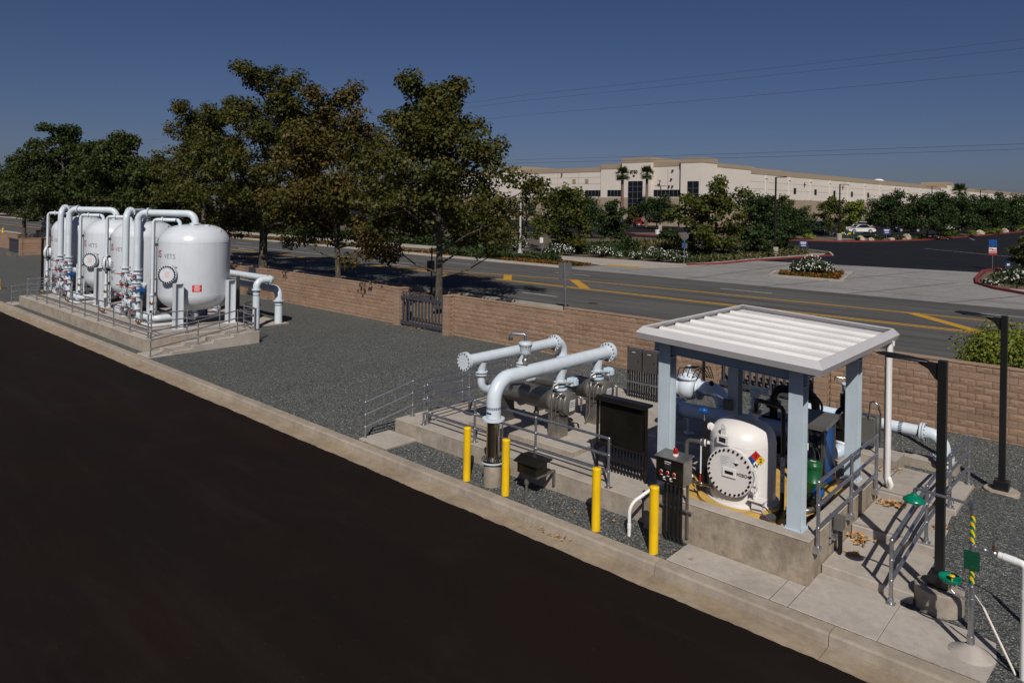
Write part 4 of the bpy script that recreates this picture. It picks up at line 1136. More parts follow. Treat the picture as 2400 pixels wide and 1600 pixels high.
def strainer(y, label):
    t = thing('strainer', label, 'strainer', (-12, y, .56))
    z = 1.46
    b = build('body', MB().lathe([(0, 0), (.12, .02), (.24, .10), (.285, .22), (.285, 2.28), (.30, 2.285), (.30, 2.44), (.27, 2.45), (.27, 2.55)], (-13.85, y, z), (1, 0, 0), 36), 'strainer_grey', t)
    m = MB(); m.lathe([(.27, 0), (.315, .02), (.315, .10), (.27, .12)], (-11.30, y, z), (1, 0, 0), 36); m.lathe([(.30, 0), (.33, .01), (.33, .09), (.30, .10)], (-11.17, y, z), (1, 0, 0), 36)
    build('clamp_ring', m, 'strainer_grey', t)
    c = build('closure_cap', MB().lathe([(.30, 0), (.30, .10), (.28, .13), (.10, .155), (0, .16)], (-11.08, y, z), (1, 0, 0), 36, sharp=(1,)), 'strainer_grey', t)
    build('paper_tag', MB().obox((-10.91, y-.02, z-.02), (.11, .14, .002), (0, 1, 0), (0, .12, .99), (1, 0, 0)), 'paper', c)
    m = MB()
    for k in range(3): m.obox((-10.905, y-.02, z+.05-.05*k), (.085, .008, .0015), (0, 1, 0), (0, .12, .99), (1, 0, 0))
    build('tag_text', m, 'grey_text', c)
    h = MB()
    for i in range(6):
        a = 2*PI*i/6+.3; q = (y+.34*math.cos(a), z+.34*math.sin(a))
        h.bar((-11.3, q[0], q[1]), (-11.0, q[0], q[1]), .05, .045); h.bar((-11.05, y+.26*math.cos(a), z+.26*math.sin(a)), (-11.05, y+.37*math.cos(a), z+.37*math.sin(a)), .05, .04)
    build('closure_lugs', h, 'dark_grey_paint', t, kind='stuff')
    build('hinge', MB().tube([(-11.2, y+.36, z+.1), (-10.95, y+.42, z+.1), (-10.95, y+.42, z-.25)], .03, 8, .06), 'stainless_dull', t)
    build('front_support', MB().cbox(-11.56, y-.20, .56, -11.20, y+.20, z-.26, .01).cbox(-11.6, y-.27, z-.27, -11.16, y+.27, z-.2, .01), 'stainless_dull', t)
    build('rear_support', MB().prism([(-.3, 0), (.3, 0), (.24, .75), (-.24, .75)], (-13.3, y, .56), (0, 1, 0), (0, 0, 1), (.16, 0, 0)), 'dark_grey_paint', t)
    v = build('inlet_valve', MB().cyl((HX1, y, z+.22), (HX1, y, 2.12), .115, n=22).flange((HX1, y, 1.98), (0, 0, 1), .185, .04, 26).flange((HX1, y, 1.90), (0, 0, 1), .185, .04, 26).flange((HX1, y, 1.80), (0, 0, 1), .20, .05, 26), 'pipe_bluewhite', t)
    build('bolts', MB().bolts((HX1, y, 1.94), (0, 0, 1), .16, 10, .013, .13), 'bolt', v, kind='stuff')
    build('actuator', MB().cbox(HX1+.16, y+.06, 1.88, HX1+.34, y+.30, 2.08, .015).cbox(HX1+.34, y+.12, 1.90, HX1+.40, y+.26, 2.05, .008), 'pipe_bluewhite', v)
    build('gauge', MB().lathe([(0, .03), (.05, .03), (.055, 0), (0, 0)], (HX1+.05, y-.21, 1.88), (.55, -.75, .3), 16, sharp=(1, 2)), 'white_paint', v)
    build('sense_line', MB().tube([(HX1+.35, y+.1, 1.98), (HX1+.1, y-.25, 1.98), (HX1+.02, y-.36, 1.90), (HX1+.02, y-.36, .9), (HX1-.12, y-.36, .58)], .022, 8, .12), 'stainless_dull', t)
    build('flow_line', MB().tube([(HX1+.40, y+.1, 1.72), (HX1+.2, y-.22, 1.74), (HX1+.13, y-.33, 1.6), (HX1+.13, y-.33, 1.2), (HX1-.05, y-.28, 1.15)], .020, 8, .1), 'stainless_dull', t)
    build('drain_valve', MB().cyl((-12.1, y-.02, z-.42), (-12.1, y-.02, z-.27), .05, n=12).ball((-12.1, y-.02, z-.45), .08, 10, 7).cyl((-12.1, y-.02, z-.6), (-12.1, y-.02, z-.45), .045, n=10), 'dark_grey_paint', t)
    build('relief_nipple', MB().cyl((-12.55, y, z+.25), (-12.55, y, z+.5), .035, n=10).ball((-12.55, y, z+.5), .05, 8, 6), 'stainless_dull', t)
    return t
strainer(14.6, 'near horizontal grey strainer under the pipe headers')
strainer(16.25, 'far horizontal grey strainer beside the grey wall boxes')

# ------------------------------------------------------------------ electrical panels
def conduits(t, xs, y, z0, z1, mat='black_metal', r=.022, jog=.1):
    for x in xs:
        build('conduit', MB().tube([(x, y, z0), (x, y, z0+jog), (x, y, z1)], r, 8), mat, t)
t = thing('panel_rack', 'large black back-to-camera panel on strut posts by the handrail', 'electrical panel', (-8.85, 13.7, .44))
build('enclosure', MB().cbox(-9.40, 13.62, 1.12, -8.28, 13.86, 2.08, .012), 'panel_dark', t)
build('hood', MB().prism([(-.12, 0), (.30, 0), (.30, .05), (-.10, .03)], (-9.5, 13.62, 2.085), (0, 1, 0), (0, 0, 1), (1.32, 0, 0)), 'panel_dark', t)
for x in (-9.5, -8.2): build('strut_post', MB().cbox(x-.025, 13.66, .44, x+.025, 13.71, 2.16, .004), 'black_bronze', t)
for z in (2.14, 1.08, .78): build('strut_rail', MB().cbox(-9.5, 13.61, z-.025, -8.2, 13.655, z+.025, .004), 'black_bronze', t)
conduits(t, [-9.3+.085*i for i in range(13)], 13.76, .44, 1.12)
t = thing('wall_panels', 'grey electrical boxes on a rack beyond the strainers', 'electrical panel', (-11.6, 19.6, .44))
for x in (-12.42, -11.86, -11.30):
    b = build('box', MB().cbox(x, 19.48, 1.32, x+.50, 19.74, 2.0, .012), 'panel_grey', t)
    build('door_handle', MB().cbox(x+.40, 19.465, 1.62, x+.43, 19.478, 1.68, .003), 'black_metal', b)
    build('nameplate', MB().box(x+.18, 19.474, 1.90, x+.30, 19.4785, 1.92), 'paper', b)
build('rack_rail', MB().cbox(-12.5, 19.45, .95, -10.8, 19.49, .99, .004), 'galv', t)
for x in (-12.47, -10.85): build('rack_post', MB().cbox(x-.025, 19.6, .44, x+.025, 19.65, 2.05, .004), 'dark_grey_paint', t)
conduits(t, [-12.38+.088*i for i in range(16)], 19.6, .44, 1.32)
t = thing('junction_box', 'black lidded steel box on a bracket beside the steel riser', 'junction box', (-10.3, 12.3, 0))
build('box', MB().cbox(-10.58, 12.10, .50, -10.02, 12.50, .74, .012), 'panel_dark', t)
build('lid', MB().prism([(12.04, .745), (12.58, .80), (12.58, .83), (12.30, .85), (12.04, .765)], (-10.64, 0, 0), (0, 1, 0), (0, 0, 1), (.70, 0, 0)), 'panel_dark', t)
build('bracket', MB().bar((-10.55, 12.5, .47), (-10.05, 12.5, .47), .05, .05).bar((-10.05, 12.15, .48), (-10.05, 12.8, .48), .05, .05).bar((-10.05, 12.78, .15), (-10.05, 12.78, .48), .05, .05), 'stainless_dull', t)
build('stem', MB().cyl((-10.42, 12.26, -.05), (-10.42, 12.26, .50), .035, n=10).cyl((-10.42, 12.26, .22), (-10.42, 12.26, .30), .055, n=10), 'strainer_grey', t)
t = thing('conduit_bend', 'white bent conduit rising from gravel to the control box', 'conduit', (-7.62, 12.15, 0))
build('pipe', MB().tube([(-7.62, 12.13, -.05), (-7.62, 12.13, .62), (-7.28, 12.75, .98), (-6.9, 13.35, 1.05)], .034, 12, .30, seg=8), 'pvc', t)
build('coupling', MB().cyl((-7.62, 12.13, .14), (-7.62, 12.13, .24), .042, n=12), 'pvc', t)
t = thing('control_box', 'stainless control box with switches and red beacon lamp', 'control panel', (-6.85, 12.45, 0))
b = build('enclosure', MB().cbox(-7.15, 12.32, 1.18, -6.55, 12.66, 1.66, .01), 'stainless_dull', t)
build('door', MB().cbox(-7.14, 12.296, 1.20, -6.56, 12.318, 1.645, .006), 'panel_dark', b)
build('lid', MB().prism([(12.27, 1.668), (12.70, 1.70), (12.70, 1.715), (12.27, 1.682)], (-7.17, 0, 0), (0, 1, 0), (0, 0, 1), (.64, 0, 0)), 'stainless_dull', t)
l = build('beacon_base', MB().cyl((-6.83, 12.5, 1.685), (-6.83, 12.5, 1.73), .055, n=16), 'pvc', t)
build('beacon', MB().lathe([(.045, 0), (.045, .07), (.035, .105), (0, .12)], (-6.83, 12.5, 1.731), n=18), 'lamp_red', l)
m = MB()
for x in (-7.02, -6.88, -6.74): m.cyl((x, 12.295, 1.40), (x, 12.25, 1.40), .026, n=12)
build('push_button', m, 'lamp_red', b)
m = MB()
for x in (-7.02, -6.88, -6.74): m.lathe([(.03, 0), (.034, .01), (.03, .016)], (x, 12.294, 1.40), (0, -1, 0), 12).box(x-.035, 12.290, 1.33, x+.035, 12.2955, 1.345)
for x in (-6.95, -6.81): m.cyl((x, 12.295, 1.30), (x, 12.265, 1.30), .018, n=10).box(x-.035, 12.290, 1.25, x+.035, 12.2955, 1.262)
m.box(-6.95, 12.290, 1.60, -6.81, 12.2955, 1.612); m.box(-6.95, 12.290, 1.565, -6.83, 12.2955, 1.572)
build('labels', m, 'white_paint', b, kind='stuff')
build('display', MB().box(-6.95, 12.291, 1.47, -6.81, 12.2955, 1.55), 'black_text', b)
for x in (-7.05, -6.62): build('strut_post', MB().cbox(x-.025, 12.60, .1, x+.025, 12.638, 1.66, .004), 'stainless_dull', t)
build('strut_rail', MB().cbox(-7.2, 12.56, .62, -6.5, 12.60, .66, .004), 'galv', t)
for i, x in enumerate((-7.05, -6.96, -6.87, -6.78, -6.70)): build('conduit', MB().tube([(x+.08, 12.50, -.05), (x, 12.52, .12), (x, 12.52, 1.18)], .024, 8, .1), 'black_metal', t)
t = thing('outlet_box', 'small grey box with black conduit on the containment wall side', 'junction box', (-4.2, 13.95, 0))
build('box', MB().cbox(-4.30, 13.83, .62, -4.14, 14.03, .86, .008), 'strainer_grey', t)
build('bracket', MB().cbox(-4.333, 13.70, .40, -4.29, 13.74, .95, .004).cbox(-4.333, 13.70, .48, -4.22, 14.0, .52, .004), 'galv_bright', t)
build('conduit', MB().cyl((-4.2, 13.9, 0), (-4.2, 13.9, .62), .03, n=8).cyl((-4.2, 13.98, 0), (-4.2, 13.98, .62), .026, n=8), 'black_metal', t)

# ------------------------------------------------------------------ canopy
t = thing('canopy', 'steel canopy with white ribbed roof over the acid tank', 'canopy', (-6, 14.7, 0))
CX = (-7.33, -4.68); CY = (13.02, 16.25)
def zr(x): return 3.69+(-4.12-x)*.0474
for x in CX:
    for y in CY:
        zb = ZC if x > -5 or y < 14 else .44
        zt = zr(x)-.02
        m = MB(); hw, hd = .125, .14
        m.box(x-hw, y-hd, zb, x+hw, y-hd+.022, zt); m.box(x-hw, y+hd-.022, zb, x+hw, y+hd, zt); m.box(x-.011, y-hd+.0225, zb, x+.011, y+hd-.0225, zt)
        c = build('column', m, 'steel_blue', t)
        build('base_plate', MB().cbox(x-.17, y-.17, zb, x+.17, y+.17, zb+.02, .004).bolts((x, y, zb+.03), (0, 0, 1), .2, 4, .014, .05, PI/4), 'steel_blue', c)
        build('stiffener', MB().box(x-hw+.003, y-hd+.0225, zt-.36, x-.012, y+hd-.0225, zt-.345).box(x+.012, y-hd+.0225, zt-.36, x+hw-.003, y+hd-.0225, zt-.345), 'steel_blue', c)
def ibeam(a, b, h=.26, wd=.13):
    m = MB(); a = Vector(a); b = Vector(b)
    z = Vector((0, 0, 1))
    m.bar(a+z*(h/2-.008), b+z*(h/2-.008), wd, .016); m.bar(a-z*(h/2-.008), b-z*(h/2-.008), wd, .016); m.bar(a, b, .012, h-.033)
    return m
for y in CY: build('beam', ibeam((-7.62, y-.02 if y < 14 else y+.02, zr(-7.62)-.16), (-4.5, y-.02 if y < 14 else y+.02, zr(-4.5)-.16)), 'steel_blue', t)
for x in CX: build('beam', ibeam((x, CY[0]+.15, zr(x)-.17), (x, CY[1]-.15, zr(x)-.17)), 'steel_blue', t)
for y in (13.9, 14.65, 15.4): build('purlin', MB().bar((-7.62, y, zr(-7.62)-.02), (-4.2, y, zr(-4.2)-.02), .07, .10), 'steel_blue', t)
X0, X1, Y0, Y1 = -7.70, -4.13, 12.5, 17.35
fp = [(0, 0), (.045, .125), (-.02, .245), (-.10, .245), (-.10, .20), (-.08, .20), (-.05, .22), (.0, .13), (-.03, .02), (-.06, .0)]   # outward, up
fp = [(-.05, 0), (0, 0), (.05, .125), (-.055, .25), (-.085, .235), (.01, .125), (-.03, .02)]
crn = [(X0, Y0), (X1, Y0), (X1, Y1), (X0, Y1)]
for i in range(4):
    (ax, ay), (bx, by) = crn[i], crn[(i+1) % 4]
    d = Vector((bx-ax, by-ay, 0)).normalized(); o_ = Vector((d.y, -d.x, 0))
    vs = []; k = len(fp)
    for (px, py), s_ in (((ax, ay), -1), ((bx, by), 1)):
        for u_, v_ in fp:
            q = Vector((px, py, zr(px)+v_))+o_*u_+d*s_*u_
            q.z = zr(q.x)+v_
            vs.append(q)
    m = MB(); m._add(vs, [(j, (j+1) % k, k+(j+1) % k, k+j) for j in range(k)])
    build('fascia', m, 'fascia', t)
nr = 7
pit = (Y1-Y0-.12)/nr
for i in range(nr):
    y0 = Y0+.06+i*pit
    prof = [(0, .10), (.035, .155), (.115, .155), (.15, .10), (pit-.008, .10), (pit-.008, .09), (.145, .09), (.11, .145), (.04, .145), (.005, .09)]
    m = MB(); vs = []
    for x in (X0+.03, X1-.03): vs += [(x, y0+u_, zr(x)+v_) for u_, v_ in prof]
    k = len(prof)
    m._add(vs, [(j, (j+1) % k, k+(j+1) % k, k+j) for j in range(k)]+[tuple(range(k)), tuple(range(k, 2*k))])
    build('roof_panel', m, 'roof_white', t)
build('downspout', MB().tube([(-4.20, 17.1, 3.70), (-4.20, 17.06, 3.5), (-4.20, 17.02, 3.3), (-4.20, 17.02, .72), (-4.16, 17.06, .55)], .075, 4, 0), 'roof_white', t)
build('downspout_shoe', MB().tube([(-4.17, 17.03, .75), (-4.10, 16.98, .62), (-4.16, 17.06, .51)], .055, 10), 'pvc', t)
build('rain_chain_outlet', MB().cyl((-4.05, 16.75, 3.66), (-4.05, 16.75, 3.76), .03, n=8), 'roof_white', t)

# ------------------------------------------------------------------ sulphuric acid tank
AX, AY, AR = -6.07, 13.86, .638
t = thing('acid_tank', 'white upright acid tank with diamond hazard sign under the canopy', 'tank', (AX, AY, .73))
sh = build('shell', MB().lathe([(.70, 0), (.70, .02), (AR, .022), (AR, 1.15), (AR-.006, 1.22), (AR-.028, 1.30), (AR-.075, 1.385), (AR-.15, 1.46), (AR-.27, 1.525), (AR-.44, 1.568), (0, 1.59)], (AX, AY, .733), n=56, sharp=(1, 2)), 'acid_white', t)
build('weld_seam', MB().lathe([(AR+.001, 0), (AR+.006, .008), (AR+.001, .016)], (AX, AY, 1.87), n=56), 'acid_white', sh)
mx, mz = -6.0, 1.42
mw = build('manway_neck', MB().cyl((mx, 13.55, mz), (mx, 13.2, mz), .38, n=40), 'acid_white', t)
build('manway_flange', MB().cyl((mx, 13.2, mz), (mx, 13.155, mz), .465, n=48), 'acid_white', mw)
build('manway_cover', MB().cyl((mx, 13.153, mz), (mx, 13.115, mz), .465, n=48), 'acid_grey', mw)
bm_ = MB().cyl((0, -.025, 0), (0, .1, 0), .021, n=8).mesh('bolt', 'bolt')
for i in range(28):
    a = 2*PI*i/28+.05; put('bolt', bm_, mw, (mx+.425*math.cos(a), 13.115, mz+.425*math.sin(a)))
ww = lambda: None
b = build('cover_plate', MB().cbox(mx-.14, 13.085, mz-.09, mx+.14, 13.114, mz+.09, .005), 'acid_white', mw)
build('cover_plate_window', MB().box(mx-.085, 13.081, mz-.03, mx+.085, 13.0845, mz+.03), 'black_bronze', b)
place_text('formula_lettering', text_mesh('formula_lettering', 'H2SO4', .085, 'black_text', bold=.002), mw, (mx+.27, 13.112, mz+.0), (1, 0, 0), (0, 0, 1))
b = build('cover_notice', MB().box(mx-.20, 13.1105, mz+.10, mx+.10, 13.1145, mz+.30), 'paper', mw)
m = MB()
for i, (x0, x1) in enumerate(((-.18, .0), (-.18, -.05), (-.18, -.07), (-.18, -.04), (-.18, -.08))): m.box(mx+x0, 13.108, mz+.28-i*.035, mx+x1, 13.1103, mz+.285-i*.035)
build('notice_text', m, 'grey_text', b)
m = MB(); m.prism([(0, -.06), (.06, 0), (0, .06), (-.06, 0)], (mx+.13, 13.107, mz+.21), (1, 0, 0), (0, 0, 1), (0, .004, 0)); bb = build('corrosive_diamond', m, 'white_paint', mw)
m = MB(); m.prism([(-.058, 0), (.058, 0), (0, -.058)], (mx+.13, 13.1045, mz+.205), (1, 0, 0), (0, 0, 1), (0, .002, 0)); build('diamond_half', m, 'black_text', bb)
build('hinge', MB().cbox(mx+.45, 13.12, mz-.25, mx+.52, 13.22, mz-.16, .006).cyl((mx+.485, 13.17, mz-.35), (mx+.485, 13.17, mz-.2), .02, n=8), 'acid_white', mw)
build('davit_handle', MB().tube([(mx+.47, 13.11, mz+.14), (mx+.55, 13.08, mz+.14), (mx+.55, 13.08, mz-.12), (mx+.47, 13.11, mz-.12)], .013, 8, .03), 'acid_white', mw)
build('leg_lug', MB().cbox(mx+.38, 13.25, .74, mx+.58, 13.42, .95, .01).cbox(mx+.33, 13.2, .95, mx+.62, 13.45, .975, .004), 'acid_white', t)
# data plate + small flap
d = Vector((-.18, -.98, 0)).normalized(); ang = math.atan2(d.y, d.x)
m = MB(); p = Vector((AX, AY, 2.0))+Vector((d.x, d.y, 0))*(AR+.02)
ax = Vector((-d.y, d.x, 0))
pz = Vector((AX, AY, 1.98))+d*(AR+.03)
b = build('data_plate', MB().obox((pz.x, pz.y, 1.985), (.13, .085, .02), ax, (0, 0, 1), d), 'acid_white', t)
build('data_plate_window', MB().obox((pz.x+d.x*.022, pz.y+d.y*.022, 1.985), (.075, .045, .002), ax, (0, 0, 1), d), 'black_text', b)
build('lifting_lug', MB().obox((pz.x-d.x*.02, pz.y-d.y*.02, 2.16), (.055, .10, .01), ax, (0, 0, 1), d).cyl(pz+d*-.02+Vector((0, 0, .26)), pz+d*.0+Vector((0, 0, .26)), .055, n=14), 'acid_white', t)
# hazard diamond
da = math.atan2(-.69, .70); S_ = .098
hz_ = None
def dia(cxs, czs, s, mat, par, rr, txt=None):
    m = MB(); vs = [(cxs, czs-s), (cxs+s, czs), (cxs, czs+s), (cxs-s, czs)]
    m._add([(AX+math.cos(da+u_/AR)*(AR+rr), AY+math.sin(da+u_/AR)*(AR+rr), v_) for u_, v_ in vs], [(0, 1, 2, 3)])
    return build('hazard_square' if par is not None else 'hazard_diamond', m, mat, par)
hd = None
m = MB(); hcz = 1.66
vs = [(0, -2.06*S_), (2.06*S_, 0), (0, 2.06*S_), (-2.06*S_, 0)]
pts = []
for i in range(9):
    u_ = -2.06*S_+4.12*S_*i/8; h_ = 2.06*S_-abs(u_)
    pts.append((u_, h_))
vs = []
for u_, h_ in pts:
    for sg in (-1, 1): vs.append((AX+math.cos(da+u_/AR)*(AR+.004), AY+math.sin(da+u_/AR)*(AR+.004), hcz+sg*h_))
m._add(vs, [(2*i, 2*i+2, 2*i+3, 2*i+1) for i in range(8)])
hd = build('hazard_diamond', m, 'grey_text', t)
for cxs, czs, mt, tx, tm in ((0, S_, 'sign_red', '0', 'black_text'), (-S_, 0, 'blue_paint', '3', 'black_text'), (S_, 0, 'yellow_paint', '2', 'black_text'), (0, -S_, 'white_paint', 'W', 'black_text')):
    m = MB(); vs = []
    for i in range(7):
        u_ = -.98*S_+1.96*S_*i/6; h_ = .98*S_-abs(u_)
        for sg in (-1, 1): vs.append((AX+math.cos(da+(cxs+u_)/AR)*(AR+.007), AY+math.sin(da+(cxs+u_)/AR)*(AR+.007), hcz+czs+sg*h_))
    m._add(vs, [(2*i, 2*i+2, 2*i+3, 2*i+1) for i in range(6)])
    q = build('hazard_square', m, mt, hd)
    wrap_text('hazard_digit', text_mesh('hazard_digit', tx, .12, tm, bold=.003), q, AX, AY, AR+.010, da+cxs/AR, hcz+czs)
# acid pipework
t2 = thing('acid_pipe', 'bronze-grey pipe looping over the top of the acid tank', 'pipe', (-5.85, 13.95, 2.3))
build('nozzle', MB().cyl((-5.85, 13.95, 2.2), (-5.85, 13.95, 2.40), .045, n=14).flange((-5.85, 13.95, 2.41), (0, 0, 1), .095, .03), 'acid_white', t2)
build('flange', MB().flange((-5.85, 13.95, 2.445), (0, 0, 1), .095, .035), 'brass', t2)
build('pipe', MB().tube([(-5.85, 13.95, 2.45), (-5.85, 13.95, 2.70), (-5.22, 13.75, 2.70), (-5.22, 13.75, .70), (-5.22, 13.45, .66), (-5.22, 13.30, .72)], .042, 14, .10), 'black_bronze', t2)
m = MB(); v0 = text_mesh('pipe_lettering', 'SULFURIC ACID FILL', .075, 'black_text')
build('pipe_label', MB().obox((-5.20, 13.70, 1.42), (.035, .34, .004), (.75, .66, 0), (0, 0, 1), (.66, -.75, 0)), 'paper', t2)
place_text('pipe_lettering', v0, t2, (-5.196, 13.694, 1.42), (0, 0, 1), (-.75, -.66, 0))
build('fill_coupling', MB().cyl((-5.22, 13.30, .72), (-5.28, 13.06, .74), .085, n=20).cyl((-5.28, 13.06, .74), (-5.285, 13.04, .74), .095, n=20), 'stainless_dull', t2)
build('lever', MB().tube([(-5.24, 13.2, .84), (-5.30, 13.15, .93), (-5.48, 13.10, .97)], .012, 8), 'black_metal', t2)
t2 = thing('acid_pipe', 'dull steel inlet pipe bending into the left of the acid tank', 'pipe', (-7.1, 13.5, .5))
build('pipe', MB().tube([(-7.12, 13.5, .55), (-7.12, 13.5, 1.70), (-6.72, 13.5, 1.74)], .042, 14, .10), 'stainless_dull', t2)
build('white_nozzle', MB().cyl((-6.75, 13.5, 1.74), (-6.45, 13.6, 1.74), .04, n=14).flange((-6.70, 13.51, 1.74), (1, .2, 0), .09, .03), 'acid_white', t2)
build('flange', MB().flange((-6.74, 13.50, 1.74), (1, 0, 0), .09, .035), 'stainless_dull', t2)
t2 = thing('level_gauge', 'slim level gauge with blue transmitter head beside the acid tank', 'gauge', (-6.78, 13.55, .6))
build('chamber', MB().cyl((-6.70, 13.5, .85), (-6.70, 13.5, 2.18), .038, n=12), 'black_bronze', t2)
build('scale', MB().cyl((-6.78, 13.46, 1.1), (-6.78, 13.46, 1.80), .016, n=8), 'white_paint', t2)
build('neck', MB().cyl((-6.74, 13.5, 2.18), (-6.76, 13.5, 2.34), .022, n=8), 'stainless', t2)
build('transmitter', MB().ball((-6.76, 13.52, 2.37), .07, 14, 9).cyl((-6.84, 13.50, 2.37), (-6.68, 13.54, 2.37), .055, n=14), 'blue_paint', t2)
build('upper_flange', MB().flange((-6.62, 13.55, 2.08), (.7, -.7, 0), .075, .03).flange((-6.58, 13.55, 2.06), (.7, -.7, 0), .06, .06), 'acid_white', t2)
build('lower_valve', MB().cyl((-6.95, 13.35, .93), (-6.45, 13.40, .93), .032, n=10).ball((-6.72, 13.37, .93), .055, 10, 7).flange((-6.46, 13.4, .93), (1, 0, 0), .085, .03), 'stainless', t2)
build('valve_lever', MB().cbox(-6.74, 13.33, .96, -6.71, 13.35, 1.12, .004), 'red_paint', t2)

# ------------------------------------------------------------------ plant under and behind the canopy
t = thing('green_drum', 'green lidded drum behind the front right canopy column', 'drum', (-4.98, 14.75, .64))
build('body', MB().lathe([(.14, .0), (.15, .02), (.15, .30), (.158, .31), (.158, .335), (.15, .34), (.15, .62)], (-4.98, 14.75, .75), n=28), 'green_drum', t)
build('lid', MB().lathe([(.165, 0), (.165, .05), (.15, .06), (.15, .10), (.13, .12), (0, .125)], (-4.98, 14.75, 1.36), n=28, sharp=(1,)), 'green_drum', t)
build('sticker', MB().box(-5.03, 14.69, 1.4855, -4.92, 14.74, 1.489), 'pvc_old', t)
build('stand', MB().cyl((-4.98, 14.75, .64), (-4.98, 14.75, .75), .06, n=12).lathe([(0, 0), (.17, 0), (.17, .03), (0, .03)], (-4.98, 14.75, .715), n=20), 'black_metal', t)
t = thing('pump_skid', 'black-framed metering cabinet with blue side panel by the drum', 'pump skid', (-5.15, 15.6, .64))
build('frame', MB().cbox(-5.50, 15.28, .64, -5.43, 15.35, 2.02, .006).cbox(-5.02, 15.28, .64, -4.95, 15.35, 2.02, .006).cbox(-5.50, 15.95, .64, -5.43, 16.0, 2.1, .006).cbox(-5.02, 15.95, .64, -4.95, 16.0, 2.1, .006), 'dark_grey_paint', t)
build('hood', MB().prism([(15.22, 1.96), (16.05, 2.06), (16.05, 2.16), (15.22, 2.06)], (-5.56, 0, 0), (0, 1, 0), (0, 0, 1), (.66, 0, 0)), 'strainer_grey', t)
build('side_panel', MB().prism([(15.36, .8), (15.94, .8), (15.94, 2.04), (15.62, 2.0), (15.40, 1.4)], (-5.0, 0, 0), (0, 1, 0), (0, 0, 1), (.02, 0, 0)), 'blue_paint', t)
build('back_panel', MB().cbox(-5.48, 15.90, .7, -5.0, 15.94, 2.03, .004), 'blue_dark', t)
for i, (x, z) in enumerate(((-5.35, 1.75), (-5.2, 1.75), (-5.35, 1.5), (-5.2, 1.45), (-5.28, 1.2))): build('dosing_valve', MB().cyl((x, 15.88, z), (x, 15.72, z), .05, n=10).ball((x, 15.70, z), .055, 10, 6), 'stainless_dull', t)
for k in range(3): build('hose', MB().tube([(-5.4+.1*k, 15.7, 1.7), (-5.15+.1*k, 15.3, 1.45), (-5.05+.08*k, 15.2, 1.1), (-5.1, 15.35, .7)], .013, 8, .2), 'rubber', t)
t = thing('dosing_pump', 'small dosing pump with blue motor housing beside the handrail', 'pump', (-4.75, 14.35, .64))
build('motor', MB().lathe([(.0, 0), (.09, .01), (.105, .06), (.105, .16), (.08, .20), (0, .21)], (-4.78, 14.35, 1.0), (.4, -.5, .35), 18), 'blue_paint', t)
build('pump_body', MB().cbox(-4.95, 14.2, .8, -4.8, 14.4, .98, .02).cyl((-5.05, 14.3, .72), (-4.65, 14.3, .72), .04, n=10).ball((-4.7, 14.2, .85), .06, 10, 7), 'black_metal', t)
build('tubing', MB().tube([(-5.2, 13.9, .70), (-4.85, 14.1, .72), (-4.7, 14.5, .74), (-4.75, 15.2, .74)], .05, 10, .1), 'stainless_dull', t)
build('tubing', MB().tube([(-5.0, 14.9, 1.05), (-4.75, 14.6, 1.12), (-4.7, 14.4, 1.1), (-4.8, 14.2, .95)], .022, 8, .06), 'stainless', t)
build('tubing', MB().tube([(-5.1, 13.6, .69), (-4.78, 13.65, .69), (-4.72, 14.0, .69)], .035, 8, .08), 'black_bronze', t)
t = thing('blue_water_main', 'pale blue water main running behind the acid tank in canopy shade', 'pipe', (-9, 17.5, .44))
build('pipe', MB().cyl((-10.0, 17.55, 1.05), (-6.0, 17.55, 1.12), .20, n=26), 'pipe_bluewhite', t)
f = build('flange', MB().flange((-9.55, 17.55, 1.05), (1, 0, 0), .30, .06, 30).flange((-9.47, 17.55, 1.05), (1, 0, 0), .30, .06, 30).flange((-7.9, 17.55, 1.08), (1, 0, 0), .30, .06, 30), 'pipe_bluewhite', t)
build('bolts', MB().bolts((-9.51, 17.55, 1.05), (1, 0, 0), .26, 12, .016, .16), 'bolt_grey', f, kind='stuff')
for x in (-9.2, -7.0): build('support', MB().cyl((x, 17.55, .44), (x, 17.55, .9), .06, n=12).flange((x, 17.55, .46), (0, 0, 1), .14, .03), 'pipe_bluewhite', t)
t = thing('control_valve', 'white control valve with tubing and sunlit white elbow behind the canopy', 'valve', (-9.6, 19, .44))
build('elbow', MB().tube([(-9.55, 18.9, 1.35), (-8.95, 18.9, 1.42), (-8.80, 18.9, .45)], .20, 24, .34, seg=10), 'pipe_white', t)
build('body', MB().lathe([(.20, 0), (.30, .02), (.30, .07), (.21, .08), (.30, .25), (.34, .40), (.30, .58), (.21, .72), (.30, .73), (.30, .79), (.2, .80)], (-10.35, 18.9, 1.25), (1, 0, .1), 26), 'pipe_white', t)
build('bonnet', MB().lathe([(.27, 0), (.30, .03), (.30, .09), (.24, .10), (.16, .20), (0, .22)], (-9.95, 18.9, 1.55), n=24).cyl((-9.95, 18.9, 1.7), (-9.93, 18.9, 1.95), .06, n=10), 'pipe_white', t)
build('bolts', MB().bolts((-9.95, 18.9, 1.62), (0, 0, 1), .275, 12, .016, .12), 'bolt_grey', t, kind='stuff')
m = MB()
for k in range(5): m.tube([(-10.2+.15*k, 18.7, 1.62), (-10.1+.17*k, 18.62, 1.9+.05*(k % 3)), (-9.6+.1*k, 18.7, 1.95+.04*k), (-9.35+.05*k, 18.85, 1.7)], .014, 6, .08)
build('pilot_tubing', m, 'black_metal', t)
build('gauge', MB().lathe([(0, .03), (.07, .03), (.075, 0), (0, 0)], (-9.1, 18.62, 1.62), (.5, -.8, .2), 18, sharp=(1, 2)), 'black_metal', t)
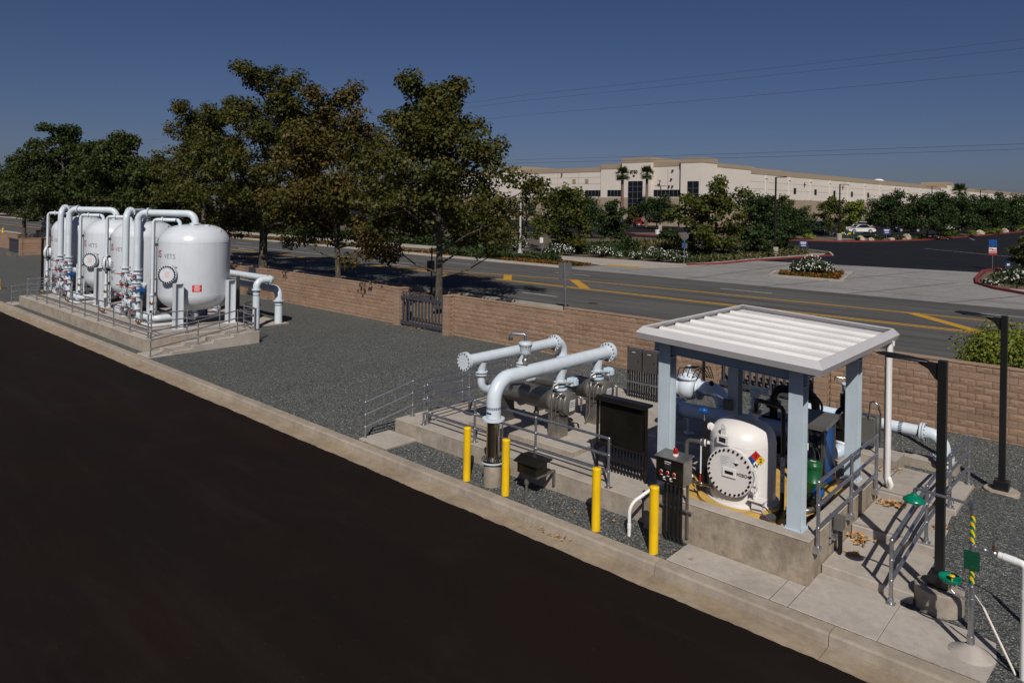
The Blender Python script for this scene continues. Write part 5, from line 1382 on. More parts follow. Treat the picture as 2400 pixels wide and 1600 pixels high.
build('handwheel', MB().lathe([(.14, -.012), (.155, 0), (.14, .012)], (-8.6, 18.4, 1.0), (.5, -.8, .2), 20), 'black_metal', t)
t = thing('gate_valve', 'white lever valve stack catching sun behind the acid tank', 'valve', (-7.3, 17.4, .44))
build('body', MB().cyl((-7.33, 17.45, 1.1), (-7.33, 17.45, 1.75), .08, n=14).flange((-7.33, 17.45, 1.45), (0, 0, 1), .16, .05).flange((-7.33, 17.45, 1.35), (0, 0, 1), .16, .05).ball((-7.33, 17.45, 1.65), .14, 12, 8), 'pipe_white', t)
build('actuator', MB().cbox(-7.45, 17.35, 1.8, -7.25, 17.55, 2.0, .02).bar((-7.3, 17.4, 1.88), (-6.98, 17.3, 2.02), .06, .06).cbox(-7.05, 17.2, 1.95, -6.9, 17.38, 2.1, .01), 'pipe_white', t)
build('yoke', MB().bar((-7.42, 17.35, 1.15), (-7.3, 17.35, 1.5), .05, .05).bar((-7.2, 17.35, 1.2), (-7.35, 17.35, 1.5), .05, .05), 'pipe_white', t)
t = thing('safety_shower', 'shaded emergency shower with striped post behind the acid tank', 'emergency shower', (-8.45, 18.5, .44))
build('post', MB().cyl((-8.45, 18.5, .44), (-8.45, 18.5, 2.55), .035, n=12), 'galv', t)
m = MB()
for k in range(9): m.cyl((-8.45, 18.5, 1.45+.1*k), (-8.45, 18.5, 1.5+.1*k), .037, n=12, cap=False)
build('yellow_stripes', m, 'yellow_paint', t, kind='stuff')
build('arm', MB().tube([(-8.45, 18.5, 2.1), (-8.3, 18.3, 2.18), (-8.1, 18.2, 2.1)], .022, 8, .1), 'galv', t)
build('shower_head', MB().lathe([(.03, .12), (.06, .08), (.17, .02), (.18, 0), (0, 0)], (-8.1, 18.2, 1.90), n=20), 'green_paint', t)
build('sign', MB().cbox(-8.56, 18.44, 1.02, -8.28, 18.455, 1.32, .003), 'green_sign', t)
t = thing('junction_box', 'grey box on the rear left canopy column', 'junction box', (-7.4, 16.05, 1.6))
build('box', MB().cbox(-7.52, 15.98, 1.75, -7.30, 16.09, 2.0, .008), 'strainer_grey', t)
t = thing('booster_pump', 'black pump with looping suction pipe at the rear under the canopy', 'pump', (-6.5, 18, .44))
build('loop_pipe', MB().tube([(-7.05, 17.9, 1.2), (-7.05, 17.9, 2.02), (-6.05, 17.9, 2.05), (-5.95, 17.9, 1.0)], .10, 18, .25, seg=8), 'black_bronze', t)
build('flange', MB().flange((-7.05, 17.9, 1.65), (0, 0, 1), .19, .06).flange((-7.05, 17.9, 1.55), (0, 0, 1), .19, .06), 'black_metal', t)
build('casing', MB().cbox(-7.25, 17.6, .9, -6.6, 18.2, 1.35, .03).lathe([(.0, 0), (.22, .02), (.26, .1), (.26, .4), (.2, .45), (0, .46)], (-6.5, 17.9, .95), (1, 0, 0), 22), 'black_metal', t)
build('cable_loop', MB().tube([(-5.9, 17.7, 1.2), (-5.75, 17.6, 1.9), (-5.95, 17.5, 2.15), (-6.3, 17.5, 2.1)], .03, 8, .3), 'black_paint', t)
build('base', MB().cbox(-7.4, 17.55, .44, -5.7, 18.25, .9, .02), 'black_metal', t)
t = thing('transfer_pump', 'dark pump and grey housing behind the rear right canopy column', 'pump', (-5.4, 18.8, .7))
build('housing', MB().cbox(-5.25, 18.6, .9, -4.85, 19.0, 1.55, .03), 'strainer_grey', t)
build('volute', MB().lathe([(0, 0), (.25, .02), (.30, .08), (.30, .2), (.22, .26), (0, .27)], (-5.75, 18.8, 1.35), (1, -.3, 0), 22).cyl((-5.7, 18.75, .7), (-5.7, 18.75, 1.2), .14, n=16), 'black_metal', t)
build('motor', MB().cyl((-5.6, 18.8, 1.5), (-5.6, 18.8, 1.95), .13, n=18), 'black_metal', t)
build('vent_valve', MB().lathe([(.05, 0), (.09, .04), (.10, .2), (.12, .22), (.12, .27), (0, .28)], (-5.62, 18.9, 1.95), n=16), 'pipe_bluewhite', t)
build('vent_pipe', MB().tube([(-5.62, 18.9, 2.2), (-5.62, 18.9, 2.32), (-5.85, 18.8, 2.34), (-5.87, 18.8, 2.26)], .02, 8, .04), 'stainless', t)
build('hose_loop', MB().tube([(-5.0, 18.6, 1.5), (-4.95, 18.5, 1.95), (-4.8, 18.5, 2.0), (-4.72, 18.5, 1.7), (-4.72, 18.5, .9)], .022, 8, .15), 'stainless', t)
t = thing('blue_elbow', 'pale blue pipe elbow with white end ring under the canopy rear', 'pipe', (-5.3, 17.2, .5))
build('pipe', MB().tube([(-6.4, 17.15, .9), (-5.55, 17.2, .9), (-5.3, 17.35, .9), (-5.25, 17.45, 1.1)], .14, 20, .2), 'pipe_bluewhite', t)
build('end_ring', MB().flange((-5.25, 17.46, 1.12), (.1, .4, .9), .16, .05), 'white_paint', t)
build('shelf', MB().cbox(-6.2, 16.75, .5, -5.0, 17.0, .78, .01), 'black_metal', t)

# right-hand discharge pipe
t = thing('discharge_pipe', 'white pipe with blue printed band bending down by the nearer pole', 'pipe', (-3.8, 20.6, 0))
build('pipe', MB().tube([(-7.6, 20.55, .92), (-3.78, 20.55, .92), (-3.78, 20.55, .16)], .155, 24, .36, seg=12), 'pipe_white', t)
f = build('flange', MB().flange((-4.28, 20.55, .92), (1, 0, 0), .235, .045, 30).flange((-4.22, 20.55, .92), (1, 0, 0), .235, .045, 30).flange((-3.78, 20.55, .34), (0, 0, 1), .235, .045, 30).flange((-3.78, 20.55, .40), (0, 0, 1), .235, .045, 30), 'pipe_white', t)
build('bolts', MB().bolts((-4.25, 20.55, .92), (1, 0, 0), .2, 12, .016, .14).bolts((-3.78, 20.55, .37), (0, 0, 1), .2, 12, .016, .14), 'bolt', f, kind='stuff')
build('printed_band', dash_band(MB(), (-4.75, 20.55, .92), (1, 0, 0), .158, 22, .1, .09), 'navy', t)
build('lead_pipe', MB().cyl((-7.6, 20.55, .92), (-5.95, 20.55, .92), .175, n=22, cap=True), 'pipe_bluewhite', t)

# ------------------------------------------------------------------ light poles
def light_pole(label, x, y, z0, ztop, arm=(-1, 0), h_=None):
    t = thing('light_pole', label, 'light pole', (x, y, z0), 'black yard light poles')
    build('shaft', MB().cbox(x-.066, y-.066, z0, x+.066, y+.066, ztop, .006), 'black_paint', t)
    build('base_cover', MB().cbox(x-.15, y-.15, z0, x+.15, y+.15, z0+.22, .02), 'black_paint', t)
    a = Vector((arm[0], arm[1], 0)).normalized(); s = Vector((-a.y, a.x, 0))
    build('bracket', MB().prism([(0, -.34), (.05, -.31), (.15, -.17), (.30, -.09), (.30, -.04), (0, -.06)], Vector((x, y, ztop))+a*.062-s*.03, a, (0, 0, 1), s*.06), 'black_paint', t)
    m = MB(); n = 14; vs = []; rows = []
    st = [(0.22, .045, .035, -.065), (.32, .075, .045, -.06), (.5, .125, .05, -.045), (.75, .135, .048, -.03), (.92, .11, .04, -.02), (1.0, .06, .02, -.022), (1.02, .012, .006, -.024)]
    for u_, wd, ht, zc in st:
        for k in range(n):
            q = 2*PI*k/n
            vs.append(Vector((x, y, ztop+zc))+a*u_+s*math.cos(q)*wd+Vector((0, 0, 1))*math.sin(q)*ht*(1 if math.sin(q) > 0 else .45))
    fs = [(i*n+k, i*n+(k+1) % n, (i+1)*n+(k+1) % n, (i+1)*n+k) for i in range(len(st)-1) for k in range(n)]
    m._add(vs, fs, True); m._add(vs[-n:], [tuple(range(n))]); m._add(vs[:n], [tuple(reversed(range(n)))])
    h = build('luminaire', m, 'black_paint', t)
    build('lens', MB().cbox(*(Vector((x, y, ztop-.068))+a*.40-s*.09-Vector((.0, .0, 0)))[:2], ztop-.072, *(Vector((x, y, 0))+a*.86+s*.09)[:2], ztop-.060, .002) if False else MB().obox(Vector((x, y, ztop-.058))+a*.64, (.22, .09, .006), a, s), 'paper', h)
    return t
light_pole('nearer black light pole rising behind the green shower head', -2.52, 13.52, .36, 4.07)
light_pole('farther black light pole in gravel by the block wall', -2.51, 20.08, .08, 4.13)
light_pole('black light pole beyond the far end of the white tanks', -56.8, 14.9, .02, 3.7, (1, 0))

# ------------------------------------------------------------------ eyewash and shower
SX, SY = -1.90, 12.42
t = thing('emergency_shower', 'emergency shower and eyewash with green bowl and striped post', 'emergency shower', (SX, SY, 0))
build('lower_post', MB().cyl((SX, SY, .08), (SX, SY, .98), .042, n=16), 'galv', t)
build('upper_post', MB().cyl((SX, SY, .98), (SX, SY, 2.22), .033, n=16), 'galv', t)
m = MB()
for z in (.22, .78, .96, 1.58, 2.12, 2.20): m.cyl((SX, SY, z-.05), (SX, SY, z+.05), .052, n=16)
build('fitting', m, 'galv', t)
def helix(mb, z0, z1, r, pitch, ph, frac):
    n = 20; rows = int((z1-z0)/.01)
    for i in range(rows):
        for k in range(n):
            a0, a1 = 2*PI*k/n, 2*PI*(k+1)/n; za, zb = z0+(z1-z0)*i/rows, z0+(z1-z0)*(i+1)/rows
            if ((za+.07*math.sin(a0+.6)*1.0-ph)/pitch) % 1 < frac:
                mb._add([(SX+math.cos(a)*r, SY+math.sin(a)*r, z) for a, z in ((a0, za), (a1, za), (a1, zb), (a0, zb))], [(0, 1, 2, 3)])
    return mb
build('green_tape', MB().cyl((SX, SY, 1.05), (SX, SY, 1.56), .0352, n=20, cap=False).cyl((SX, SY, 1.64), (SX, SY, 2.08), .0352, n=20, cap=False), 'green_paint', t)
build('yellow_stripes', helix(helix(MB(), 1.05, 1.24, .0364, .115, 0, .5), 1.64, 2.08, .0364, .115, 0, .5), 'yellow_paint', t, kind='stuff')
build('shower_arm', MB().tube([(SX, SY, 2.20), (SX-.80, SY+.12, 2.20), (SX-.80, SY+.12, 2.10)], .021, 12, .05), 'galv', t)
sh = build('shower_head', MB().lathe([(.028, .13), (.04, .125), (.05, .10), (.085, .085), (.13, .055), (.155, .03), (.16, .012), (.15, 0), (.10, .01), (0, .03)], (SX-.80, SY+.12, 1.99), n=32), 'green_paint', t)
bx, by = SX-.28, SY+.03
b = build('eyewash_bowl', MB().lathe([(.03, -.05), (.10, -.035), (.14, .0), (.155, .045), (.148, .05), (.13, .012), (.08, -.012), (.0, -.02)], (bx, by, .985), n=36), 'green_paint', t)
build('eyewash_nozzle', MB().lathe([(.0, .07), (.04, .07), (.042, .055), (.02, .05), (.012, .0)], (bx+.02, by+.02, .985), n=20).cyl((bx+.02, by+.02, .97), (bx+.02, by+.02, 1.05), .008, n=8), 'yellow_paint', b)
build('bowl_arm', MB().tube([(SX, SY, .78), (SX-.22, SY+.02, .80), (bx, by, .86), (bx, by, .94)], .02, 10, .06).tube([(SX, SY, .90), (SX-.18, SY+.02, .90), (bx+.02, by, .93)], .012, 8, .05), 'galv_bright', t)
build('push_paddle', MB().obox((bx+.12, by+.08, .90), (.05, .03, .003), (.9, .3, -.3), (-.3, .9, 0)), 'stainless', t)
s = build('sign', MB().obox((SX+.005, SY-.05, 1.40), (.10, .14, .003), (1, 0, 0), (0, 0, 1), (0, -1, 0)), 'green_sign', t)
m = MB()
for k, wd in enumerate((.06, .07, .04)): m.obox((SX+.005, SY-.056, 1.47-.05*k), (wd, .007, .001), (1, 0, 0), (0, 0, 1), (0, -1, 0))
m.obox((SX+.005, SY-.056, 1.315), (.03, .02, .001), (1, 0, 0), (0, 0, 1), (0, -1, 0))
build('sign_text', m, 'green_drum', s)
build('pull_rod', MB().tube([(SX-.42, SY+.07, 2.22), (SX-.30, SY+.05, 2.26), (SX-.25, SY+.04, 2.14)], .006, 6), 'black_metal', t)
t = thing('supply_pipe', 'white water pipe feeding the green shower at the right edge', 'pipe', (-1.23, 12.28, 0))
build('pipe', MB().tube([(-1.24, 12.27, -.1), (-1.24, 12.27, 1.60), (-1.56, 12.35, 1.60)], .052, 18, .06), 'pvc', t)
build('collar', MB().cyl((-1.24, 12.27, 1.12), (-1.24, 12.27, 1.24), .057, n=18), 'pvc', t)
build('collar', MB().cyl((-1.35, 12.30, 1.60), (-1.50, 12.335, 1.60), .057, n=18), 'pvc', t)
build('union', MB().cyl((-1.56, 12.35, 1.60), (-1.86, 12.415, 1.59), .03, n=12).ball((-1.62, 12.36, 1.60), .05, 10, 7).ball((-1.74, 12.39, 1.60), .042, 10, 7), 'galv', t)
build('bleed_valve', MB().cyl((-1.62, 12.36, 1.60), (-1.62, 12.36, 1.72), .03, n=12), 'brass', t)
build('valve_cap', MB().cyl((-1.62, 12.36, 1.72), (-1.62, 12.36, 1.80), .034, n=12), 'galv', t)
single('prop_stick', MB().tube([(SX+.04, SY+.02, .88), (SX+.16, SY-.0, .74)], .007, 6).tube([(SX+.15, SY-.0, .75), (-1.34, 12.31, .0)], .017, 10), 'pvc_old', 'thin white plastic tube leaning from the shower post to gravel', 'tube')
t = thing('irrigation_post', 'black bent hose post at the right edge of the gravel', 'post', (-1.02, 13.4, 0))
build('post', MB().cyl((-1.02, 13.42, 0), (-1.02, 13.42, 1.30), .04, n=12), 'black_paint', t)
build('hose', MB().tube([(-1.02, 13.42, 1.3), (-1.02, 13.42, 1.42), (-1.25, 13.45, 1.50), (-1.6, 13.5, 1.42)], .014, 8, .1), 'galv', t)

# ------------------------------------------------------------------ dead leaves
def leaf_pile(label, x, y, z, n, sp, size=.07, stretch=(1, 1)):
    g = random.Random(int(x*1000+y*77)); m = MB()
    for i in range(n):
        px, py = x+g.gauss(0, sp)*stretch[0], y+g.gauss(0, sp)*stretch[1]; a = g.uniform(0, 2*PI); s = size*g.uniform(.6, 1.3); pz = z+.008+g.uniform(0, .05)*(1 if n > 8 else .2)
        ca, sa = math.cos(a), math.sin(a)
        loc = [(-1, 0, .0), (-.5, .42, .7), (.1, .16, .15), (1, .05, .55), (.15, -.5, .6), (-.35, -.18, .1)]
        m._add([(px+s*(u_*ca-v_*sa), py+s*(u_*sa+v_*ca), pz+s*h_*g.uniform(.3, 1.2)) for u_, v_, h_ in loc], [(0, 5, 2, 1), (5, 4, 3, 2)])
    return setp(build('dead_leaves', m, 'dead_leaf'), label, 'leaves', kind='stuff')
leaf_pile('heap of dry brown leaves on the lowest step by the wall', -4.05, 14.72, .17, 34, .10)
leaf_pile('few dry leaves on the lowest step below the bracket', -4.02, 14.05, .17, 8, .06)
leaf_pile('drift of dry leaves at the foot of the downspout', -4.0, 16.55, .34, 38, .12, stretch=(1.3, .8))
leaf_pile('dry leaves on the landing slab by the raised block', -4.45, 18.3, .50, 16, .10)
leaf_pile('dry leaves on the right-hand step edge by the pole', -3.0, 16.0, .34, 7, .06)
leaf_pile('scattered dry leaves on the gravel by the farther pole', -3.0, 19.6, .01, 14, .35)
leaf_pile('scattered dry leaves on the gravel near the striped post', -2.2, 16.8, .01, 9, .5)
leaf_pile('dry leaves caught in the gutter by the bollards', -8.9, 11.35, -.18, 16, .12, .05, (2.5, .5))
leaf_pile('dry leaves in the gutter below the tank pad', -45.5, 11.3, -.18, 14, .15, .06, (3, .6))
leaf_pile('scattered dry leaves on gravel before the acid tank wall', -8.0, 12.3, .01, 14, .35, .045, (3, .6))
leaf_pile('dry leaves on gravel along the foot of the slatted gate', -28.1, 24.2, .01, 40, .15, .06, (7, 1))
leaf_pile('dry leaves scattered on gravel by the far left wall', -97, 21, .01, 40, .8, .1, (4, 1))

# ------------------------------------------------------------------ foliage
def leaf_verts(cent, size, g, shape='leaf', upb=.35, nrm=None):
    """kite-shaped leaves at cent (N,3)"""
    n = len(cent)
    nv = g.normal(size=(n, 3)); nv[:, 2] += upb*2
    if nrm is not None: nv = nv*.8+nrm*1.1
    nv /= np.linalg.norm(nv, axis=1)[:, None]+1e-9
    a = g.normal(size=(n, 3)); a -= nv*(a*nv).sum(1)[:, None]; a /= np.linalg.norm(a, axis=1)[:, None]+1e-9
    b = np.cross(nv, a)
    s = size*g.uniform(.6, 1.35, (n, 1))
    if shape == 'leaf': pr = [(-.5, 0, 0), (.05, .46, .10), (.62, 0, -.06), (.05, -.46, .10)]
    elif shape == 'sprig': pr = [(-.6, 0, 0), (.0, .17, .05), (1.0, 0, -.12), (.0, -.17, .05)]
    else: pr = [(-.5, -.4, 0), (-.5, .4, 0), (.5, .4, 0), (.5, -.4, 0)]
    v = np.stack([cent+(a*p[0]+b*p[1]+nv*p[2])*s for p in pr], 1)
    return v.reshape(-1, 3), np.arange(4*n).reshape(-1, 4)
def leaves_obj(name, cent, size, mat, parent, g, shape='leaf', upb=.35, nrm=None, kind=None):
    v, f = leaf_verts(np.asarray(cent), size, g, shape, upb, nrm)
    o = put(name, np_mesh(name, v, f, mat), parent)
    if kind: o['kind'] = kind
    return o
def branchy(t, x, y, z0, base_h, H, rad, seed, trunk_r, bark, limbs=14, lean=(0, 0), prof=None, droop=.0, extra=0, low=()):
    """trunk with limbs; returns clump centres spread along the limb ends"""
    g = random.Random(seed)
    top = Vector((x+lean[0], y+lean[1], z0+H*.93))
    m = MB()
    def spine(s): return Vector((x, y, z0)).lerp(top, s)+Vector((math.sin(s*5+seed)*.02*H*s, math.cos(s*4+seed)*.02*H*s, 0))
    pts = [spine(s/8) for s in range(9)]
    m.tube([tuple(pts[0]-Vector((0, 0, .2)))]+[tuple(p) for p in pts], 0, 9, 0, taper=(trunk_r, trunk_r*.12))
    m.lathe([(trunk_r*1.5, -.2), (trunk_r*1.2, .08), (trunk_r*1.0, .35)], (x, y, z0), n=9)
    cl = []
    s0 = base_h/H
    for i in range(limbs):
        s = s0+(1-s0)*(i+g.uniform(-.3, .3))/limbs*.92; s = max(s0, min(.93, s))
        rr = rad*(prof(s) if prof else 1)
        az = i*2.39996+g.uniform(-.4, .4)
        el = .12+.85*(s-s0)/(1-s0)+g.uniform(-.15, .2)-droop
        st = spine(s*.93)
        L = rr*g.uniform(.75, 1.12)
        d = Vector((math.cos(az)*math.cos(el), math.sin(az)*math.cos(el), math.sin(el)))
        e = st+d*L/max(.45, math.cos(el))*.9
        mid = st.lerp(e, .5)+Vector((g.uniform(-.1, .1), g.uniform(-.1, .1), g.uniform(.0, .12)))*rr
        r_ = trunk_r*.42*(1-s*.6)
        m.tube([tuple(st), tuple(mid), tuple(e)], 0, 6, 0, taper=(r_, r_*.25))
        nb = max(4, int(4+L*1.6))
        for k in range(nb):
            q = g.uniform(.28, 1.0); b0 = st.lerp(mid, q*2) if q < .5 else mid.lerp(e, q*2-1)
            off = Vector((g.gauss(0, 1), g.gauss(0, 1), g.gauss(0, .7)+.15)).normalized()*g.uniform(.2, .42)*rr*(1.1-.5*q)
            c = b0+off
            if k % 2 == 0: m.tube([tuple(b0), tuple(c)], 0, 5, 0, taper=(r_*.35, r_*.1), cap=False)
            cl.append((c, (1.05-.3*q)))
        cl.append((e, .9))
    for zz, az, L, el in low:
        st = Vector((x, y, z0+zz)); d = Vector((math.cos(az)*math.cos(el), math.sin(az)*math.cos(el), math.sin(el))); e = st+d*L
        m.tube([tuple(st), tuple(st.lerp(e, .5)+Vector((0, 0, -.08*L))), tuple(e)], 0, 6, 0, taper=(trunk_r*.32, trunk_r*.08))
        cl += [(e, .42), (e-d*.35+Vector((0, 0, .2)), .38), (st.lerp(e, .7)+Vector((0, 0, .15)), .25)]
    for k in range(extra):
        s = s0*1.15+(1-s0*1.15)*g.random()**1.1*.97; az = g.uniform(0, 2*PI)
        rr = rad*(prof(s) if prof else 1)*(1+.16*math.sin(3*az+seed)+.12*math.sin(5*az+2*seed+9*s))
        rr *= g.uniform(.35, 1.0)**.6
        cl.append((spine(s)+Vector((math.cos(az)*rr, math.sin(az)*rr, g.uniform(-.4, .4))), g.uniform(.65, 1.0)))
    for k in range(6): cl.append((spine(.86+.025*k)+Vector((g.uniform(-.3, .3), g.uniform(-.3, .3), 0)), .65))
    build('trunk', m, bark, t)
    return cl
def tree(name, label, x, y, z0, H, rad, base_h, seed, mat, leaf=.2, nleaf=14000, trunk_r=.2, bark='bark_grey', limbs=14, lean=(0, 0), cr=.85, shape='leaf', group=None, prof=None, droop=0, cat='tree', extra=0, low=(), keepout=None, bsc=1.0):
    t = thing(name, label, cat, (x, y, z0), group)
    cl = branchy(t, x, y, z0, base_h, H*bsc, rad*(.5+.5*bsc), seed, trunk_r, bark, limbs, lean, prof, droop, extra, low)
    g = np.random.default_rng(seed)
    c = np.array([tuple(p) for p, s in cl]); sz = np.array([s for p, s in cl])
    wts = sz**2/np.sum(sz**2); idx = g.choice(len(c), nleaf, p=wts)
    d = g.normal(size=(nleaf, 3)); d /= np.linalg.norm(d, axis=1)[:, None]
    r_ = g.random((nleaf, 1))**.45*cr*sz[idx][:, None]
    pos = c[idx]+d*r_*np.array([1, 1, .72])
    lowz = z0+base_h*(.80 if not low else .45); under = pos[:, 2] < lowz; pos[under, 2] = lowz+g.random(int(under.sum()))**2*1.2*min(1, H/8)
    zt = np.percentile(pos[:, 2], 99.7)
    if zt > z0+H: pos[:, 2] = np.where(pos[:, 2] > lowz, lowz+(pos[:, 2]-lowz)*(z0+H-lowz)/(zt-lowz), pos[:, 2])
    if keepout is not None:            # crowns are clear of the wall face below this level
        k_ = ~((pos[:, 1] < keepout[0]) & (pos[:, 2] < keepout[1])); pos, d = pos[k_], d[k_]
    leaves_obj('crown', pos, leaf, mat, t, g, shape, nrm=d)
    return t
syc = lambda s: 1.08-.92*max(0, (s-.38)/.62)**1.15
GZ = 1.0
LOW = {101: ((1.5, .55, 3.4, .42), (1.7, -2.4, 3.0, .5), (2.2, .9, 2.0, .7)), 102: ((1.9, -2.3, 2.4, .45),), 103: ((1.4, -2.5, 4.2, .18),)}
SYC = [
    (-29.1, 26.5, 13.0, 5.1, 3.3, 101, 'leaf_sycamore', 20000, .24, (-.7, .3), 'spreading sycamore behind the gate, rightmost of the street trees'),
    (-38.6, 26.5, 13.2, 4.9, 3.0, 102, 'leaf_sycamore_rust', 19000, .22, (-1.2, .2), 'rusty-leaved sycamore, second from the right of the street trees'),
    (-48.1, 26.5, 16.6, 6.0, 3.0, 103, 'leaf_sycamore', 25000, .36, (-.4, .6), 'tallest street sycamore with pale mottled trunk right of the tanks'),
    (-57.7, 26.7, 13.9, 5.6, 3.0, 104, 'leaf_sycamore', 19000, .3, (-1.6, .2), 'street sycamore rising directly behind the rightmost white tank'),
    (-67.2, 26.7, 9.4, 4.0, 2.4, 105, 'leaf_sycamore_dark', 9000, .26, (-.4, 0), 'low street sycamore behind the middle white tanks'),
    (-76.9, 26.7, 13.0, 4.3, 2.4, 106, 'leaf_sycamore_dark', 10000, .28, (.5, 0), 'dark street sycamore behind the leftmost white tank'),
    (-95.7, 27.2, 15.2, 5.2, 2.6, 107, 'leaf_sycamore_dark', 12000, .32, (.2, 0), 'big dark street tree at left, its top highest of the left group'),
    (-112.0, 27.2, 12.2, 5.0, 2.8, 108, 'leaf_sycamore_dark', 9000, .3, (.2, 0), 'street tree at the far left edge above the low wall'),
    (-104.5, 29.5, 11.6, 4.6, 2.6, 109, 'leaf_sycamore_dark', 8000, .3, (0, 0), 'dark tree filling the gap between the two far left street trees'),
    (-86.2, 27.4, 12.6, 4.4, 2.4, 111, 'leaf_sycamore_dark', 9000, .3, (0, .3), 'dark leafy tree between the left group and the tank-side trees'),
]
for (x, y, H, rad, bh, seed, mat, nl, tr, lean, lab) in SYC:
    tree('sycamore_tree', lab, x, y, GZ, H, rad, bh, seed, mat, .175 if x > -60 else .24, int(nl*1.75), tr, 'bark_grey', 17, lean, .95, group='street trees behind the wall', prof=syc, extra=64, low=LOW.get(seed, ()), keepout=(25.3, 6.3))
# a low bare-tipped branch pair on the near sycamore
FAR = [
    ('sycamore_tree', 'leaf_autumn', -48.0, 62.0, 7.6, 3.5, 'big yellow-green tree behind the white roses, left of the stop sign', .26, 7000, 'leaf'),
    ('pine_tree', 'leaf_pine', -63.1, 79.7, 8.4, 1.4, 'slim dark pine poking up before the long white building', .3, 2500, 'sprig'),
    ('mesquite_tree', 'leaf_mesquite', -61.3, 84.1, 6.9, 3.0, 'feathery green tree beside the slim pine', .3, 4500, 'sprig'),
    ('oak_tree', 'leaf_dark', -50.3, 74.7, 6.2, 2.1, 'dark narrow tree left of the lot entrance island', .26, 4500, 'leaf'),
    ('mesquite_tree', 'leaf_mesquite', -67.0, 114.2, 6.3, 3.6, 'feathery green tree in front of the glass entrance', .34, 4500, 'sprig'),
    ('sycamore_tree', 'leaf_autumn', -33.2, 66.7, 8.2, 3.9, 'big yellowing tree right behind the stop sign', .26, 8500, 'leaf'),
    ('mesquite_tree', 'leaf_mesquite', -32.8, 78.2, 7.5, 3.0, 'feathery tree at the tall lamp with concrete base', .3, 5000, 'sprig'),
    ('olive_tree', 'leaf_olive', -55.0, 63.7, 8.8, 1.9, 'sparse grey-green tree behind the far street lamp', .22, 2200, 'leaf'),
    ('mesquite_tree', 'leaf_mesquite', -37.9, 100.9, 5.0, 2.4, 'rounded feathery tree left of the white sedan, nearest the curb', .3, 3500, 'sprig'),
    ('sycamore_tree', 'leaf_autumn', -48.4, 125.8, 6.6, 2.6, 'yellow tree near the tall lamp before the small square windows', .3, 2500, 'leaf'),
    ('mesquite_tree', 'leaf_mesquite', -42.5, 114.5, 4.5, 4.2, 'wide feathery tree left of the yellow tree by the white sedan', .32, 4500, 'sprig'),
    ('sycamore_tree', 'leaf_autumn', -37.5, 116.8, 7.0, 2.2, 'slender yellow tree just left of the white sedan', .28, 2600, 'leaf'),
    ('ash_tree', 'leaf_bright', -38.8, 133.0, 5.8, 2.4, 'bright green tree behind the white sedan', .3, 2600, 'leaf'),
    ('mesquite_tree', 'leaf_mesquite', -28.2, 112.6, 7.5, 3.3, 'feathery tree right of the white sedan, first of the long row', .32, 5500, 'sprig'),
    ('mesquite_tree', 'leaf_mesquite', -23.9, 116.1, 6.9, 3.9, 'feathery tree second in the long row at right', .32, 5500, 'sprig'),
    ('mesquite_tree', 'leaf_mesquite', -22.5, 126.0, 6.7, 3.8, 'feathery tree third in the long row at right', .34, 5000, 'sprig'),
    ('mesquite_tree', 'leaf_mesquite', -21.1, 137.2, 6.4, 4.3, 'feathery tree fourth in the long row at right', .36, 5000, 'sprig'),
    ('mesquite_tree', 'leaf_mesquite', -18.6, 147.1, 6.7, 4.2, 'feathery tree fifth in the long row at right', .36, 4500, 'sprig'),
    ('mesquite_tree', 'leaf_mesquite', -15.2, 157.0, 6.9, 4.7, 'feathery tree at the right end of the long row', .38, 4500, 'sprig'),
    ('oak_tree', 'leaf_olive', -26.5, 172, 5.6, 3.6, 'dark tree behind the long row, below the stepped parapet', .4, 3000, 'leaf'),
    ('oak_tree', 'leaf_olive', -16.5, 182, 6.6, 3.4, 'dark tree at right rising above the feathery row', .4, 3000, 'leaf'),
    ('plum_tree', 'leaf_autumn', -6.9, 71.4, 3.4, 2.0, 'small dark yellowing tree at the right edge beside the signs', .2, 3500, 'leaf'),
    ('sapling', 'leaf_autumn', -73.8, 116.7, 4.9, 1.5, 'thin young tree in front of the glass entrance', .26, 900, 'leaf'),
    ('oak_tree', 'leaf_dark', -30.6, 72.0, 3.3, 2.0, 'low dark tree beneath the big yellowing tree', .24, 3500, 'leaf'),
    ('oak_tree', 'leaf_dark', -30.4, 77.8, 3.0, 1.6, 'low dark tree left of the blue board on the median', .24, 2500, 'leaf'),
    ('oak_tree', 'leaf_dark', -40.8, 72.4, 2.6, 1.7, 'low dark tree between the two big yellowing trees', .22, 2500, 'leaf'),
    ('sapling', 'leaf_dark', -41.5, 65.1, 1.8, 1.2, 'tiny tree on a crooked stem behind the white roses', .16, 900, 'leaf'),
]
for i, (nm, mt, x, y, H, rad, lab, lf, nl, shp) in enumerate(FAR):
    pr = (lambda s: 1.0-.75*max(0, (s-.5)/.5)**1.6) if nm != 'pine_tree' else (lambda s: 1.05-.9*s)
    mq = nm == 'mesquite_tree'
    tree(nm, lab, x, y, lane_z(y)-.05, H, rad*(1.12 if mq else 1), H*(.24 if mq else .16 if nm != 'sapling' else .3), 300+i, mt, lf*(.72 if mq else 1), int(nl*1.7) if mq else nl, .05+.015*H, 'bark_brown', (9 if H < 6 else 12)+(5 if mq else 0), (0, 0), min(1.1, .36*rad) if mq else min(.95, .34*rad), 'leaf' if mq else shp, extra=34 if mq else 12, bsc=.82 if mq else .94, group='trees beyond the road', prof=pr)
k = 0
